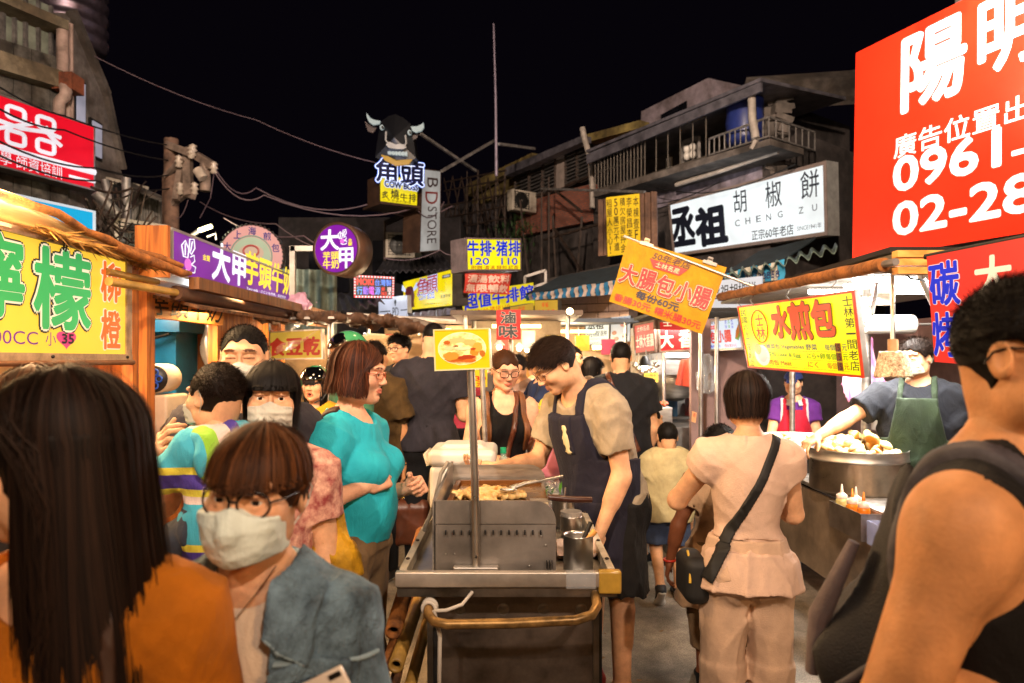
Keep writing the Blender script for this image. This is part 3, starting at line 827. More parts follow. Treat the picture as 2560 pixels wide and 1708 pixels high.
    if t > .45:
     u = (t-.45)/.55; zz0 = c0[2]+r3[:, 2]*math.cos(PI/2*1.02)
     z = (zz0 + (endz-zz0)*u) - c0[2]
     fl = flare*u**1.3*np.where(front & (style != 'part'), 0, 1) - .012*u*(flare == 0)*np.where(front, 0, 1)
     x = x*(1+fl/.09) ; y = y*(1+fl/.11)
     wv = .0035*np.sin(u*5+az*9+seed) + ph0*u*np.sin(u*7+ph1); x = x+wv*np.cos(a); y = y+wv*np.sin(a)
    P[:, j] = c0 + np.stack([x, y, z], 1)
   bangs = front & (style != 'part')
   cut = P[:, :, 2]; low = bangs[:, None] & (cut < endz[:, None])
   P[:, :, 2] = np.where(low, endz[:, None], cut)
   P[:, :, 1] = np.where(bangs[:, None] & (P[:, :, 2] < .085), P[:, :, 1]-.002, P[:, :, 1])
   shade = g.uniform(.4, 1.9, (k, 1))*clump[:, None]  # clump tone paints highlight streaks into the strand colour
   items.append(ribbons(P, width*g.uniform(.7, 1.8, k), np.array((0, .02, -.05)), np.repeat(shade, 3, 1)))
  V, Q, C = merge(items)
  return part('hair', npmesh('hair', s.w2(V), Q, True, C), m, s.root)
 # -- things worn on the head ----------------------------------------------
 def mask(s, m, ridge=0, loops=True, low=-.098, top=-.012, w=.066):
  F = s.headF(.006, ext=(.1, .15, .15), h=min(s.hh, .0045))
  F.ell((0, -.075, -.055), (.05, .042, .048), .05)
  F.cap((0, -.09, -.01), (0, -.112, -.03), .010, .014, .02)
  if ridge: F.cap((0, -.105, -.008), (0, -.118, -.045), .006, .008, .02); F.cap((0, -.118, -.045), (0, -.092, -.095), .008, .006, .02)
  else: F.add(lambda X, Y, Z: (.0008*np.sin((Z+.05)*300+np.abs(X)*6)+0*X+0*Y).astype(f32))
  F.add(folds(77, 60, .0016, (.4, .4, 1)))
  F.clip(lambda X, Y, Z: np.maximum(np.maximum(np.abs(X)-w, Z-(top+.013*np.clip(1-np.abs(X)/.03, 0, 1)-.004*np.abs(X)/.06)), np.maximum(low+np.abs(X)*.25-Z, Y+.008)))
  V, Q = F.mesh(); o = part('face_mask', npmesh('face_mask', s.w2(V), Q), m, s.root)
  if loops:
   for sg in (-1, 1):
    mb = MB().tube([s.w2(p) for p in ((sg*.061, -.036, top-.012), (sg*.075, -.005, -.004), (sg*.083, .018, .03), (sg*.087, .034, .012), (sg*.082, .03, -.02), (sg*.07, 0, -.05), (sg*.058, -.03, low+.03))], .0014*s.hs, 5)
    part('ear_loop', mb, m, o) if False else part('ear_loop', mb.mesh('ear_loop'), m, o)
 def glasses(s, m, r=(.022, .018), sq=0, thick=.0016, lens=True, z=.008, y=-.104, rim=1):
  mb = MB()
  for sg in (-1, 1):
   ps = []
   for i in range(25):
    a = 2*PI*i/24; cx, cz = math.cos(a), math.sin(a)
    if sq: e = 2/(2+sq*2); cx = abs(cx)**e*np.sign(cx); cz = abs(cz)**e*np.sign(cz)
    ps.append(s.w2((sg*.032 + r[0]*cx, y + abs(sg*.032+r[0]*cx)**2*4.2, z + r[1]*cz)))
   mb.tube(ps, thick*s.hs, 6, False)
   mb.tube([s.w2(p) for p in ((sg*(.032+r[0]), y+(.032+r[0])**2*4.2, z+.006), (sg*.072, -.06, z+.007), (sg*.080, .0, z+.008), (sg*.084, .018, z+.002), (sg*.083, .03, z-.016))], thick*.9*s.hs, 6)
  mb.tube([s.w2((x, y-.001+x*x*4, z+.005)) for x in (-.032+r[0], 0, .032-r[0])], thick*s.hs, 6)
  o = part('glasses', mb.mesh('glasses'), m, s.root)
  if lens:
   lb = MB()
   for sg in (-1, 1):
    n = 20; vs = [s.w2((sg*.032 + r[0]*.97*math.cos(2*PI*i/n), y + abs(sg*.032+r[0]*math.cos(2*PI*i/n))**2*4.2, z + r[1]*.97*math.sin(2*PI*i/n))) for i in range(n)]
    lb.add(vs, [tuple(range(n))])
   part('lens', lb.mesh('lens'), MATS['lens'], o)
  return o
 def local(s, mb_or_mesh, name, m, sub=None):
  """links a mesh whose coordinates are in the person's own frame"""
  me = mb_or_mesh.mesh(name) if isinstance(mb_or_mesh, MB) else mb_or_mesh
  return part(name, me, m, sub or s.root)
 def world(s, p):
  a = s.root.rotation_euler[2]; q = Matrix.Rotation(a, 3, 'Z') @ Vector([float(v) for v in p]); return q + s.root.location
 def collar(s, m, r=.045, h=.03, out=.045, gap=25, stand=.0, tip=0):
  """turned-down collar round the neck"""
  H = s.H; U = s.up2; nk = s.J['neck']; mb = MB(); vs = []; n = 22
  for i in range(n+1):
   a = R(gap) + (2*PI-2*R(gap))*i/n; e = abs(i/n-.5)*2
   d = np.array((math.sin(a), -math.cos(a), 0))
   lean = np.array((0, -.02*e, -.022*e**2))*H/1.7
   w = out*(1+tip*max(0, e-.75)*4)
   for rr, zz in ((r, .0+stand), (r+.004, h*.8+stand), (r+.013, h+stand), (r+.020, h*.7+stand), (r+.026+w*.5, -.012), (r+.022+w*.45, -.02)):
    vs.append(nk + U @ (d*np.array((rr*1.05, rr*1.15, 0)) + (0, 0, zz) + lean*(1 if zz > 0 else 1.4)))
  k = 6
  mb.add(vs, [(i*k+j, i*k+j+1, (i+1)*k+j+1, (i+1)*k+j) for i in range(n) for j in range(k-1)], True)
  o = s.local(mb, 'collar', m); sm = o.modifiers.new('thickness', 'SOLIDIFY'); sm.thickness = .004; return o
 def helmet(s, shell, visor, m2):
  F = s.headF(.026, ext=(.16, .2, .19)); 
  F = Fld((-.15, -.17, -.1), (.15, .17, .17), s.hh*1.3/s.hs)
  F.ell((0, .018, .028), (.108, .128, .118), .02)
  G = F.copy()
  F.clip(lambda X, Y, Z: np.maximum(-.075-Z, -np.maximum(Z-(.045-.3*np.clip(Y, -.2, 0)*0), Y+.02+0*X)))
  F.ell((0, 0, -.03), (.086, .12, .12), .01, 's')
  V, Q = F.mesh(); o = part('helmet', npmesh('helmet', s.w2(V), Q), shell, s.root)
  G.D -= f32(.006); G.clip(lambda X, Y, Z: np.maximum(np.maximum(.035+.1*np.abs(X)-Z, Y+.01), Z-.135))
  V, Q = G.mesh(); part('visor', npmesh('visor', s.w2(V), Q), visor, o)
  for sg in (-1, 1):
   mb = MB().tube([s.w2(p) for p in ((sg*.09, 0, -.05), (sg*.07, -.03, -.095), (sg*.02, -.055, -.118))], .005, 6); part('chin_strap', mb.mesh('chin_strap'), m2, o)
  return o
# ------------------------------------------------------------------ shared materials
mat('skin', '#DBA67E', .56, 0, .22, scale=11, attr=True, sss=.12, spec=.28, bump=.16, bscale=150)
mat('skin_pale', '#E2AA88', .56, 0, .22, scale=11, attr=True, sss=.12, spec=.28, bump=.16, bscale=150)
mat('skin_tan', '#C98E5E', .56, 0, .22, scale=11, attr=True, sss=.1, spec=.28, bump=.16, bscale=150)
mat('skin_dark', '#7E4A2E', .56, 0, .22, scale=11, attr=True, sss=.06, spec=.28, bump=.16, bscale=150)
mat('eye_white', '#E6DFD6', .15, 0, .02); mat('iris', '#1C110B', .1, 0, .05)
mat('lens', '#30302C', .03, alpha=.03, spec=.2)
mat('black_frame', '#0D0D0E', .25)
HB = mat('hair_black', '#120D0B', .6, 0, .1, attr=True, spec=.16)
HD = mat('hair_dark_brown', '#20130C', .6, 0, .12, attr=True, spec=.16)
HBR = mat('hair_brown', '#4A2A12', .58, 0, .14, attr=True, spec=.16)
HRE = mat('hair_auburn', '#43200F', .58, 0, .14, attr=True, spec=.16)
STEEL = mat('steel', '#B9B4AE', .4, 1, .25, scale=5, stretch=(1, 1, 6), bump=.04, bscale=40)
STEELD = mat('steel_worn', '#8C8680', .34, 1, .45, scale=4, bump=.08, bscale=18)
CHROME = mat('polished_steel', '#D8D4CE', .28, 1, .1)
IRON = mat('dark_iron', '#1B1917', .6, .3, .3)
RUST = mat('rusty_iron', '#3A2A20', .75, .2, .5, scale=12, bump=.3)
GALV = mat('galvanised', '#8A8480', .5, .6, .35, scale=10)
WOOD = mat('pine_wood', '#B8702C', .5, 0, .3, kind='wood', col2='#8A4A18', bump=.08, spec=.4)
WOODP = mat('plank_wood', '#AE6526', .5, 0, .35, kind='wood', col2='#7A3E12', bump=.1, spec=.4)
WOODL = mat('light_wood', '#E0A052', .5, 0, .2, kind='wood', col2='#C27E34', stretch=(2, .4, 5))
WOODO = mat('old_wood', '#6A4526', .8, 0, .5, kind='wood', col2='#3C2412', bump=.2)
CANV = mat('brown_canvas', '#9A5E26', .85, 0, .45, scale=14, bump=.6, bscale=70, col2='#54300F')
CANVG = mat('grey_canvas', '#6E6256', .85, 0, .4, scale=9, bump=.6, bscale=60)
WHITE = mat('white_paint', '#D8D2CA', .5, 0, .1)
WPL = mat('white_plastic', '#C6C2BA', .35, 0, .06)
BLK = mat('black_print', '#0B0A0A', .5, 0, .1)
BLKP = mat('black_plastic', '#141312', .45, 0, .2)
CABLE = mat('cable_black', '#0C0B0B', .6)
CONC = mat('concrete_wall', '#6B625C', .85, 0, .4, scale=3, bump=.4, bscale=25, kind='stain')
CONCD = mat('dark_concrete', '#4A4240', .9, 0, .45, scale=3, bump=.4, bscale=25, kind='stain')
PLAST = mat('grey_plaster', '#857C78', .85, 0, .3, scale=3, bump=.3, bscale=30, kind='stain')
CORR = mat('corrugated_sheet', '#77726A', .6, .3, .45, scale=5, kind='stain')
CORRG = mat('green_sheet', '#7F9286', .55, .3, .35, scale=5, kind='stain')
GLASSD = mat('dark_glass', '#14141A', .12, 0, .3, spec=.7)
GLASSG = mat('dusty_glass', '#7F8578', .35, 0, .35, scale=4)
ORW = mat('plank_soffit', '#8A5A34', .8, 0, .4, scale=6, stretch=(1, 1, 1))
GUTT = mat('grey_gutter', '#6E6A72', .5, .4, .4, scale=4)
YPL = mat('yellow_plaster', '#8E7C46', .85, 0, .4, scale=4, kind='stain')
TILE = mat('beige_tile', '#B9A296', .4, 0, .12, scale=20)
PLSTC = mat('clear_plastic', '#DDE2E6', .12, 0, .1, alpha=.32, spec=.8)
PINKB = mat('pink_bag_plastic', '#E88CA0', .3, 0, .15, alpha=.75, spec=.7, trans=.1)
GROUT = mat('grout', '#6E5C52', .9)
WHEM = lit('white_tube', '#FFF6EC', 14, 0)
WAEM = lit('warm_tube', '#FFC878', 12, 0)
BULB = lit('bulb_glow', '#FFD9A0', 16, 0)

# ------------------------------------------------------------------ lamps that light the alley
def festoon(label, loc, power, col=WARM2):
 x, y, z = loc
 t = thing('pendant_lamp', label, 'lamp', loc, 'enamel lamps hung over the alley')
 part('lamp_shade', MB().lathe((x, y, z+.05), [(.03, .1), (.05, .08), (.16, 0), (.155, -.005)], 20), mat('enamel_green', '#2E4A3A', .35), t)
 part('bulb', MB().ball((x, y, z+.02), .035, 12, 8), BULB, t)
 part('cord', MB().tube([(x, y, z+.15), (x, y, z+1.1)], .004, 5), CABLE, t)
 lamp((x, y, z-.06), power, col, .12, t)
for i, (x, y, z, p) in enumerate(((-1.5, -1.7, 2.75, 60), (1.9, -1.2, 2.7, 190), (.2, -2.4, 3.2, 40), (-.9, 2.7, 3.55, 70), (1.15, 3.0, 3.6, 125), (.1, 5.4, 4.9, 80))):  # last three are unseen lamps added to light the crowd and lane
 festoon('enamel lamp hung ' + ('over the lemon stall side near the crowd', 'over the charcoal grill side near the crowd', 'in the middle behind the crowd', 'unseen above the turquoise woman, added for light', 'unseen above the cook, added for light', 'unseen over the middle of the alley, added for light')[i], (x, y, z), p, (1, .57, .26) if i < 3 else (1, .63, .33))
wire = MB().tube([(-4+i*.8, -1.7-.7*math.sin((i-5)/3.2)**2*0-.15*abs(i-5)*.0, 3.95-.25*math.cos((i-5)/3.4)) for i in range(11)], .006, 5)
solo('lamp_wire', wire, CABLE, 'black wire the enamel lamps hang from across the alley', 'cable')

def street_lamp(label, x, y, h, power, col, aim):  # unseen lamps added behind the camera to light the house fronts
 t = thing('street_lamp', label, 'street lamp', (x, y, 0), 'unseen street lamps added to light the houses')
 part('pole', MB().tube([(x, y, 0), (x, y, h), (x*.85, y+.5, h+.25)], [.07, .05, .04], 10), GALV, t)
 part('lamp_head', MB().box((x*.8, y+.8, h+.25), (.25, .6, .1), bev=.03), GALV, t); part('glass', MB().box((x*.8, y+.8, h+.19), (.2, .5, .03)), BULB, t)
 area((x*.8, y+.8, h+.15), aim, power, col, .2, .5, t, 'added_street_lamp_light', 75)
street_lamp('added unseen street lamp with a single head behind the lemon stall side', -2.6, -5.2, 6.0, 820, (1, .78, .60), (4, 13, 5))
street_lamp('added unseen street lamp with a single head on the charcoal grill side', 3.4, -5.6, 6.2, 700, (1, .78, .62), (-5, 11, 5))
# ------------------------------------------------------------------ ground
def asphalt():
 m = bpy.data.materials.new('asphalt'); m.use_nodes = True; nt = m.node_tree; N, L = nt.nodes, nt.links; b = N['Principled BSDF']
 tc = N.new('ShaderNodeTexCoord')
 def nz(s, d=6, r=.6):
  n = N.new('ShaderNodeTexNoise'); n.inputs['Scale'].default_value = s; n.inputs['Detail'].default_value = d; n.inputs['Roughness'].default_value = r; L.new(tc.outputs['Object'], n.inputs['Vector']); return n
 a, c, d = nz(1.1, 8, .7), nz(130, 3), nz(7, 6, .7)
 r = N.new('ShaderNodeValToRGB'); e = r.color_ramp.elements; e[0].position = .36; e[0].color = (.07, .062, .056, 1); e[1].position = .62; e[1].color = (.33, .29, .24, 1)
 L.new(a.outputs[0], r.inputs[0])
 r2 = N.new('ShaderNodeValToRGB'); e = r2.color_ramp.elements; e[0].position = .3; e[0].color = (.55, .53, .5, 1); e[1].position = .7; e[1].color = (1.25, 1.2, 1.15, 1); L.new(d.outputs[0], r2.inputs[0])
 r3 = N.new('ShaderNodeValToRGB'); e = r3.color_ramp.elements; e[0].position = .35; e[0].color = (.6, .6, .6, 1); e[1].position = .68; e[1].color = (1.4, 1.4, 1.4, 1); L.new(c.outputs[0], r3.inputs[0])
 x = N.new('ShaderNodeMix'); x.data_type = 'RGBA'; x.blend_type = 'MULTIPLY'; x.inputs[0].default_value = 1; L.new(r.outputs[0], x.inputs[6]); L.new(r2.outputs[0], x.inputs[7])
 y = N.new('ShaderNodeMix'); y.data_type = 'RGBA'; y.blend_type = 'MULTIPLY'; y.inputs[0].default_value = 1; L.new(x.outputs[2], y.inputs[6]); L.new(r3.outputs[0], y.inputs[7])
 L.new(y.outputs[2], b.inputs['Base Color'])
 mr = N.new('ShaderNodeMapRange'); mr.inputs['To Min'].default_value = .35; mr.inputs['To Max'].default_value = .9; L.new(a.outputs[0], mr.inputs[0]); L.new(mr.outputs[0], b.inputs['Roughness'])
 bp = N.new('ShaderNodeBump'); bp.inputs['Strength'].default_value = .5; bp.inputs['Distance'].default_value = .006; L.new(c.outputs[0], bp.inputs['Height']); L.new(bp.outputs[0], b.inputs['Normal'])
 return m
gm = MB(); gm.add([(-60, -30, 0), (60, -30, 0), (60, 90, 0), (-60, 90, 0)], [(0, 1, 2, 3)])
struct('ground', gm, asphalt())
# litter on the asphalt
g = np.random.default_rng(3); mb = MB()
for i in range(170):
 z = g.uniform(2.2, 7); px = g.uniform(1300, 2100) if i % 4 else g.uniform(850, 1000); x = (px-1280)/FPX*z; s_ = g.uniform(.006, .022)
 a = g.uniform(0, 6.28); c, s = math.cos(a), math.sin(a); q = [(-1, -.6), (1, -.5), (.8, .6), (-.7, .5)]
 mb.add([(x+(u*c-v*s)*s_, z+(u*s+v*c)*s_, .003+.006*g.uniform()*(k % 2)) for k, (u, v) in enumerate(q)], [(0, 1, 2, 3)])
struct('litter', mb, mat('dry_scraps', '#9A7850', .9, 0, .5, scale=30), 'stuff')

# ------------------------------------------------------------------ right: old houses above the stalls
def RB(px, py, off=0):
 k = (px-1280)/FPX; return W(px, py, (13.77-1.215*off)/(k+.69))
def rquad(a, b, c, d, off): return [RB(*q, off) for q in (a, b, c, d)]
house = thing('old_house', 'three storey grey house with balcony, railings and leaning eave above the white pepper bun sign', 'house', RB(1760, 900) * 1 - Vector((0, 0, 1.6)))
HP = lambda n, mb, m, **k: part(n, mb, m, house, **k)
HP('wall', MB().plate(rquad((1484, 372), (1925, 245), (1925, 905), (1484, 905), -.9), 3), CONCD)
HP('wall', MB().plate(rquad((1484, 480), (1925, 345), (1925, 905), (1484, 905), 0), .85), CONCD)
HP('plaster_patch', MB().plate(rquad((1640, 462), (1905, 378), (1905, 470), (1640, 520), .02), .03), mat('lilac_plaster', '#8B8290', .8, 0, .35, scale=4, kind='stain'))
at = MB().plate(rquad((1603, 279), (1770, 195), (1770, 330), (1603, 380), -1.2), .3); at.plate([RB(1770, 195, -1.2), RB(1770, 195, -1.2)+Vector((2.4, .9, -.1)), RB(1770, 330, -1.2)+Vector((2.4, .9, 0)), RB(1770, 330, -1.2)], .2)
HP('attic', at, mat('attic_plaster', '#8E8189', .85, 0, .2, kind='stain'))
HP('attic_window', MB().plate(rquad((1652, 287), (1716, 252), (1716, 290), (1652, 306), -1.17), .05), GLASSD)
ev = MB().plate([RB(1466, 386, 1.15), RB(1902, 205, 1.15), RB(1902, 228, 1.15), RB(1466, 410, 1.15)], .05)
ev.plate([RB(1466, 382, 1.16), RB(1902, 203, 1.16), RB(1902, 203, 1.16)+Vector((2.2, 1.5, .25)), RB(1466, 382, 1.16)+Vector((2.2, 1.5, .25))], .06)
HP('eave', ev, GUTT)
n = 26
for i in range(n):      # soffit boards
 t0, t1 = i/n, (i+.93)/n
 def sp(t, o, dz): return RB(1470, 408, o)*(1-t) + RB(1898, 230, o)*t + Vector((0, 0, dz))
 HP('plank', MB().plate([sp(t0, -.85, .12), sp(t1, -.85, .12), sp(t1, 1.1, 0), sp(t0, 1.1, 0)], .02), ORW)
HP('balcony_slab', MB().plate([RB(1484, 478, 1.0), RB(1925, 346, 1.0), RB(1925, 362, 1.0), RB(1484, 494, 1.0)], 1.0), CONC)
ra = MB()
def rail(a, b, c, d, n, off, w=.02, mid=False):
 """a,b top line; c,d bottom line"""
 A, B, C, D = RB(*a, off), RB(*b, off), RB(*c, off), RB(*d, off); ra.bar(A, B, .035); ra.bar(C, D, .03)
 for i in range(n+1): t = i/n; ra.bar(A+(B-A)*t, C+(D-C)*t, w)
 if mid: ra.bar((A+C)/2, (B+D)/2, .02)
rail((1773, 348), (1922, 293), (1773, 388), (1922, 341), 11, .96)
A = RB(1922, 293, .96); B = A + Vector((1.15, .8, 0)); C = RB(1922, 341, .96); D = C + Vector((1.15, .8, 0)); ra.bar(A, B, .035); ra.bar(C, D, .03)
for i in range(1, 8): ra.bar(A+(B-A)*i/7, C+(D-C)*i/7, .02)
HP('railing', ra, GALV); ra = MB()
rail((1488, 392), (1612, 345), (1488, 476), (1612, 440), 15, .94, .022, True); rail((1612, 345), (1765, 292), (1612, 440), (1765, 392), 5, .94, .02)
HP('window_grille', ra, mat('dull_iron', '#5E564E', .6, .5, .3))
pp = MB().tube([RB(1879, 236, 1.0), RB(1881, 300, 1.0), RB(1890, 346, 1.0)], .07, 10); pp.tube([RB(1690, 462, .5), RB(1800, 428, .5), RB(1945, 378, .5)], .05, 8); pp.tube([RB(1891, 350, .98), RB(1880, 372, .98)], .05, 8)
HP('drain_pipe', pp, mat('pipe_pvc', '#A79C92', .5, 0, .25))
fan = MB(); fc = RB(1726, 380, -.05); fw = (RB(1744, 374, -.05)-RB(1708, 386, -.05)).normalized(); fn = Vector((-.823, -.568, 0)); fu = Vector((0, 0, 1))
for s in (-1, 1): fan.bar(fc+fw*.22*s-fu*.26, fc+fw*.22*s+fu*.26, .06, .1); fan.bar(fc+fu*.24*s-fw*.2, fc+fu*.24*s+fw*.2, .06, .1)
HP('vent_frame', fan, GALV)
for i in range(4):
 a = PI/4+i*PI/2; c = fc+fn*.02+(fw*math.cos(a)+fu*math.sin(a))*.11; HP('fan_blade', MB().ball(c, (.085, .085, .085), 10, 6), WHITE)
HP('door_panel', MB().plate(rquad((1665, 396), (1678, 392), (1678, 424), (1665, 428), -.85), .04), WHITE)
tarp = MB().ball(RB(1862, 335, .5), (.34, .34, .42), 14, 10)
solo('water_barrel', MB().lathe(RB(1862, 362, .5), [(.01, 0), (.3, 0), (.34, .1), (.33, .3), (.35, .4), (.33, .55), (.34, .8), (.3, .86), (.01, .86)], 20), mat('blue_plastic', '#23306E', .4), 'blue plastic barrel behind the railing of the top balcony', 'barrel')
bp = MB()
A = RB(1936, 222, -.3)
bp.plate([A+Vector((-.4, 0, .1)), A+Vector((2.8, .6, .55)), A+Vector((2.8, .9, .1)), A+Vector((-.4, .4, -.3))], .3)
HP('broken_roof', bp, CONC)
g = np.random.default_rng(5); rub = MB()
for i in range(46):
 q = RB(1930+g.uniform(-15, 32), g.uniform(240, 480), .1*g.uniform()-.2); rub.box(q, (g.uniform(.1, .35), .25, g.uniform(.08, .3)), Matrix.Rotation(g.uniform(-.5, .5), 3, 'Y'))
HP('broken_edge', rub, CONC, kind='stuff')
sidew = MB().plate([RB(1925, 300, -.2), RB(1925, 300, -.2)+Vector((3.2, 1.8, -.35)), RB(1925, 905, -.2)+Vector((3.2, 1.8, 0)), RB(1925, 905, -.2)], .3)
HP('side_wall', sidew, CONCD)
wr = MB()
for a, b, sg_ in (((1640, 470), (1990, 410), 14), ((1560, 505), (1800, 455), 10), ((1500, 400), (1640, 520), 20), ((1480, 520), (1700, 500), 12)):
 A, B = RB(*a, .6), RB(*b, .5); wr.tube([A+(B-A)*i/8-Vector((0, 0, sg_*.02*math.sin(PI*i/8))) for i in range(9)], .012, 5)
HP('cable', wr, CABLE)

# brick house to its left
h2 = thing('brick_house', 'dark brick house with louvred windows and grey gutter behind the truss', 'house', RB(1380, 900) - Vector((0, 0, 1.6)))
BP = lambda n, mb, m, **k: part(n, mb, m, h2, **k)
def brickmat():
 m = bpy.data.materials.new('red_brick'); m.use_nodes = True; N, L = m.node_tree.nodes, m.node_tree.links; b = N['Principled BSDF']
 tc = N.new('ShaderNodeTexCoord'); mp = N.new('ShaderNodeMapping'); mp.inputs['Rotation'].default_value = (R(90), 0, 0)
 sx = N.new('ShaderNodeSeparateXYZ'); cb = N.new('ShaderNodeCombineXYZ'); L.new(tc.outputs['Object'], sx.inputs[0]); L.new(sx.outputs[1], cb.inputs[0]); L.new(sx.outputs[2], cb.inputs[1])
 br = N.new('ShaderNodeTexBrick'); L.new(cb.outputs[0], br.inputs[0]); br.inputs['Scale'].default_value = 4.2; br.inputs['Color1'].default_value = (.30, .085, .045, 1); br.inputs['Color2'].default_value = (.2, .06, .035, 1); br.inputs['Mortar'].default_value = (.1, .08, .07, 1); br.inputs['Mortar Size'].default_value = .03
 L.new(br.outputs[0], b.inputs['Base Color']); b.inputs['Roughness'].default_value = .85
 bp = N.new('ShaderNodeBump'); bp.inputs['Strength'].default_value = .6; bp.inputs['Distance'].default_value = .02; bp.invert = True; L.new(br.outputs[1], bp.inputs['Height']); L.new(bp.outputs[0], b.inputs['Normal']); return m
BP('wall', MB().plate(rquad((1160, 470), (1482, 360), (1482, 905), (1160, 905), -.25), 3), CONCD)
BP('brick_wall', MB().plate(rquad((1289, 512), (1481, 458), (1481, 552), (1289, 592), 0), .2), brickmat())
BP('gutter', MB().plate(rquad((1262, 420), (1458, 338), (1458, 354), (1262, 440), .75), .25), GUTT)
BP('fascia', MB().plate(rquad((1165, 462), (1330, 382), (1330, 398), (1165, 490), .3), .2), YPL)
BP('fascia', MB().plate(rquad((1466, 336), (1600, 300), (1600, 320), (1466, 356), .2), .3), YPL)
BP('parapet', MB().plate(rquad((1180, 462), (1290, 410), (1290, 470), (1180, 520), -.1), .15), YPL)
for (x0, x1) in ((1288, 1322), (1324, 1356), (1358, 1388), (1414, 1442), (1444, 1472)):
 def yy(x): return 430-(x-1288)*.37
 fr = MB()
 for a, b in (((x0, yy(x0)), (x1, yy(x1))), ((x0, yy(x0)+82), (x1, yy(x1)+80)), ((x0, yy(x0)), (x0, yy(x0)+82)), ((x1, yy(x1)), (x1, yy(x1)+80))): fr.bar(RB(*a, .1), RB(*b, .1), .06)
 w = BP('window', fr, RUST)
 for i in range(9):
  t = (i+.5)/9; a, b = RB(x0+1, yy(x0)+82*t, .08), RB(x1-1, yy(x1)+80*t, .08)
  part('slat', MB().bar(a, b, .10, .035), mat('louvre_grey', '#5A5654', .5, .3, .3), w)
BP('shutter', MB().plate(rquad((1390, 402), (1412, 394), (1412, 466), (1390, 474), .1), .05), mat('curtain_pale', '#8E8078', .8))
BP('drain_pipe', MB().tube([RB(1456, 320, .9), RB(1461, 346, .9), RB(1476, 397, .5), RB(1480, 460, .25), RB(1481, 522, .2)], .07, 8), MATS['pipe_pvc'])
for (x, y) in ((1300, 490), (1020, 610)):
 pass
tr = MB()
def seg(a, b, off=1.2, w=.04, off2=None): tr.bar(RB(*a, off), RB(*b, off if off2 is None else off2), w)
for x in (1168, 1195, 1240, 1262, 1354, 1372): seg((x, 425+abs(x-1200)*.1), (x, 700))
for y in (440, 462, 500, 530, 560): seg((1110, y+16), (1265, y-14), 1.2)
for i in range(7): seg((1110+i*22, 560), (1132+i*22, 440+i*2), 1.2, .03); seg((1132+i*22, 560), (1110+i*22, 445), 1.2, .03)
for a, b in (((1380, 470), (1455, 530)), ((1385, 570), (1470, 700)), ((1300, 500), (1320, 690)), ((1382, 540), (1390, 700)), ((1190, 480), (1225, 600)), ((1455, 540), (1440, 720)), ((1360, 600), (1500, 560)), ((1372, 505), (1372, 720))): seg(a, b, .9, .05)
solo('steel_truss', tr, RUST, 'dark steel lattice truss holding the sign towers before the brick house', 'truss')
solo('metal_pole', MB().bar(RB(1354, 472, 1.3), RB(1612, 480, 1.5), .05), GALV, 'grey metal pole sticking out level beneath the window grille', 'pole')
lb = MB()
for a, b in (((1104, 428), (1238, 350)), ((1247, 360), (1336, 372)), ((1052, 335), (1190, 428))): lb.bar(W(*a, 13), W(*b, 14.5), .05)
solo('sign_brace', lb, GALV, 'crossing grey struts bracing the bull sign tower against the mast', 'brace')
solo('antenna_mast', MB().tube([W(1234, 60, 14), W(1239, 240, 14), W(1241, 440, 14)], [.02, .025, .035], 8), mat('mast_grey', '#8C8090', .5, .5), 'tall thin metal mast rising into the black sky', 'mast')
# bush growing on the ledge
g = np.random.default_rng(9); lf = MB()
for i in range(420):
 c = RB(1285+g.normal()*24, 590+g.normal()*28, .9+g.uniform(-.4, .4)); d = Vector(g.normal(size=3).tolist()).normalized(); e = d.cross(Vector((0, 0, 1))).normalized()
 lf.add([c, c+d*.09+e*.018, c+d*.2, c+d*.09-e*.018], [(0, 1, 2, 3)])
bsh = thing('potted_bush', 'scruggly leafy bush on the ledge over the steak sign'.replace('scruggly', 'straggly'), 'plant', RB(1285, 640, .9))
part('foliage', lf, mat('leaf_dark', '#2E4A22', .6, 0, .4, scale=12), bsh, kind='stuff'); part('stem', MB().tube([RB(1285, 650, .9), RB(1283, 600, .9)], .02, 6), RUST, bsh)

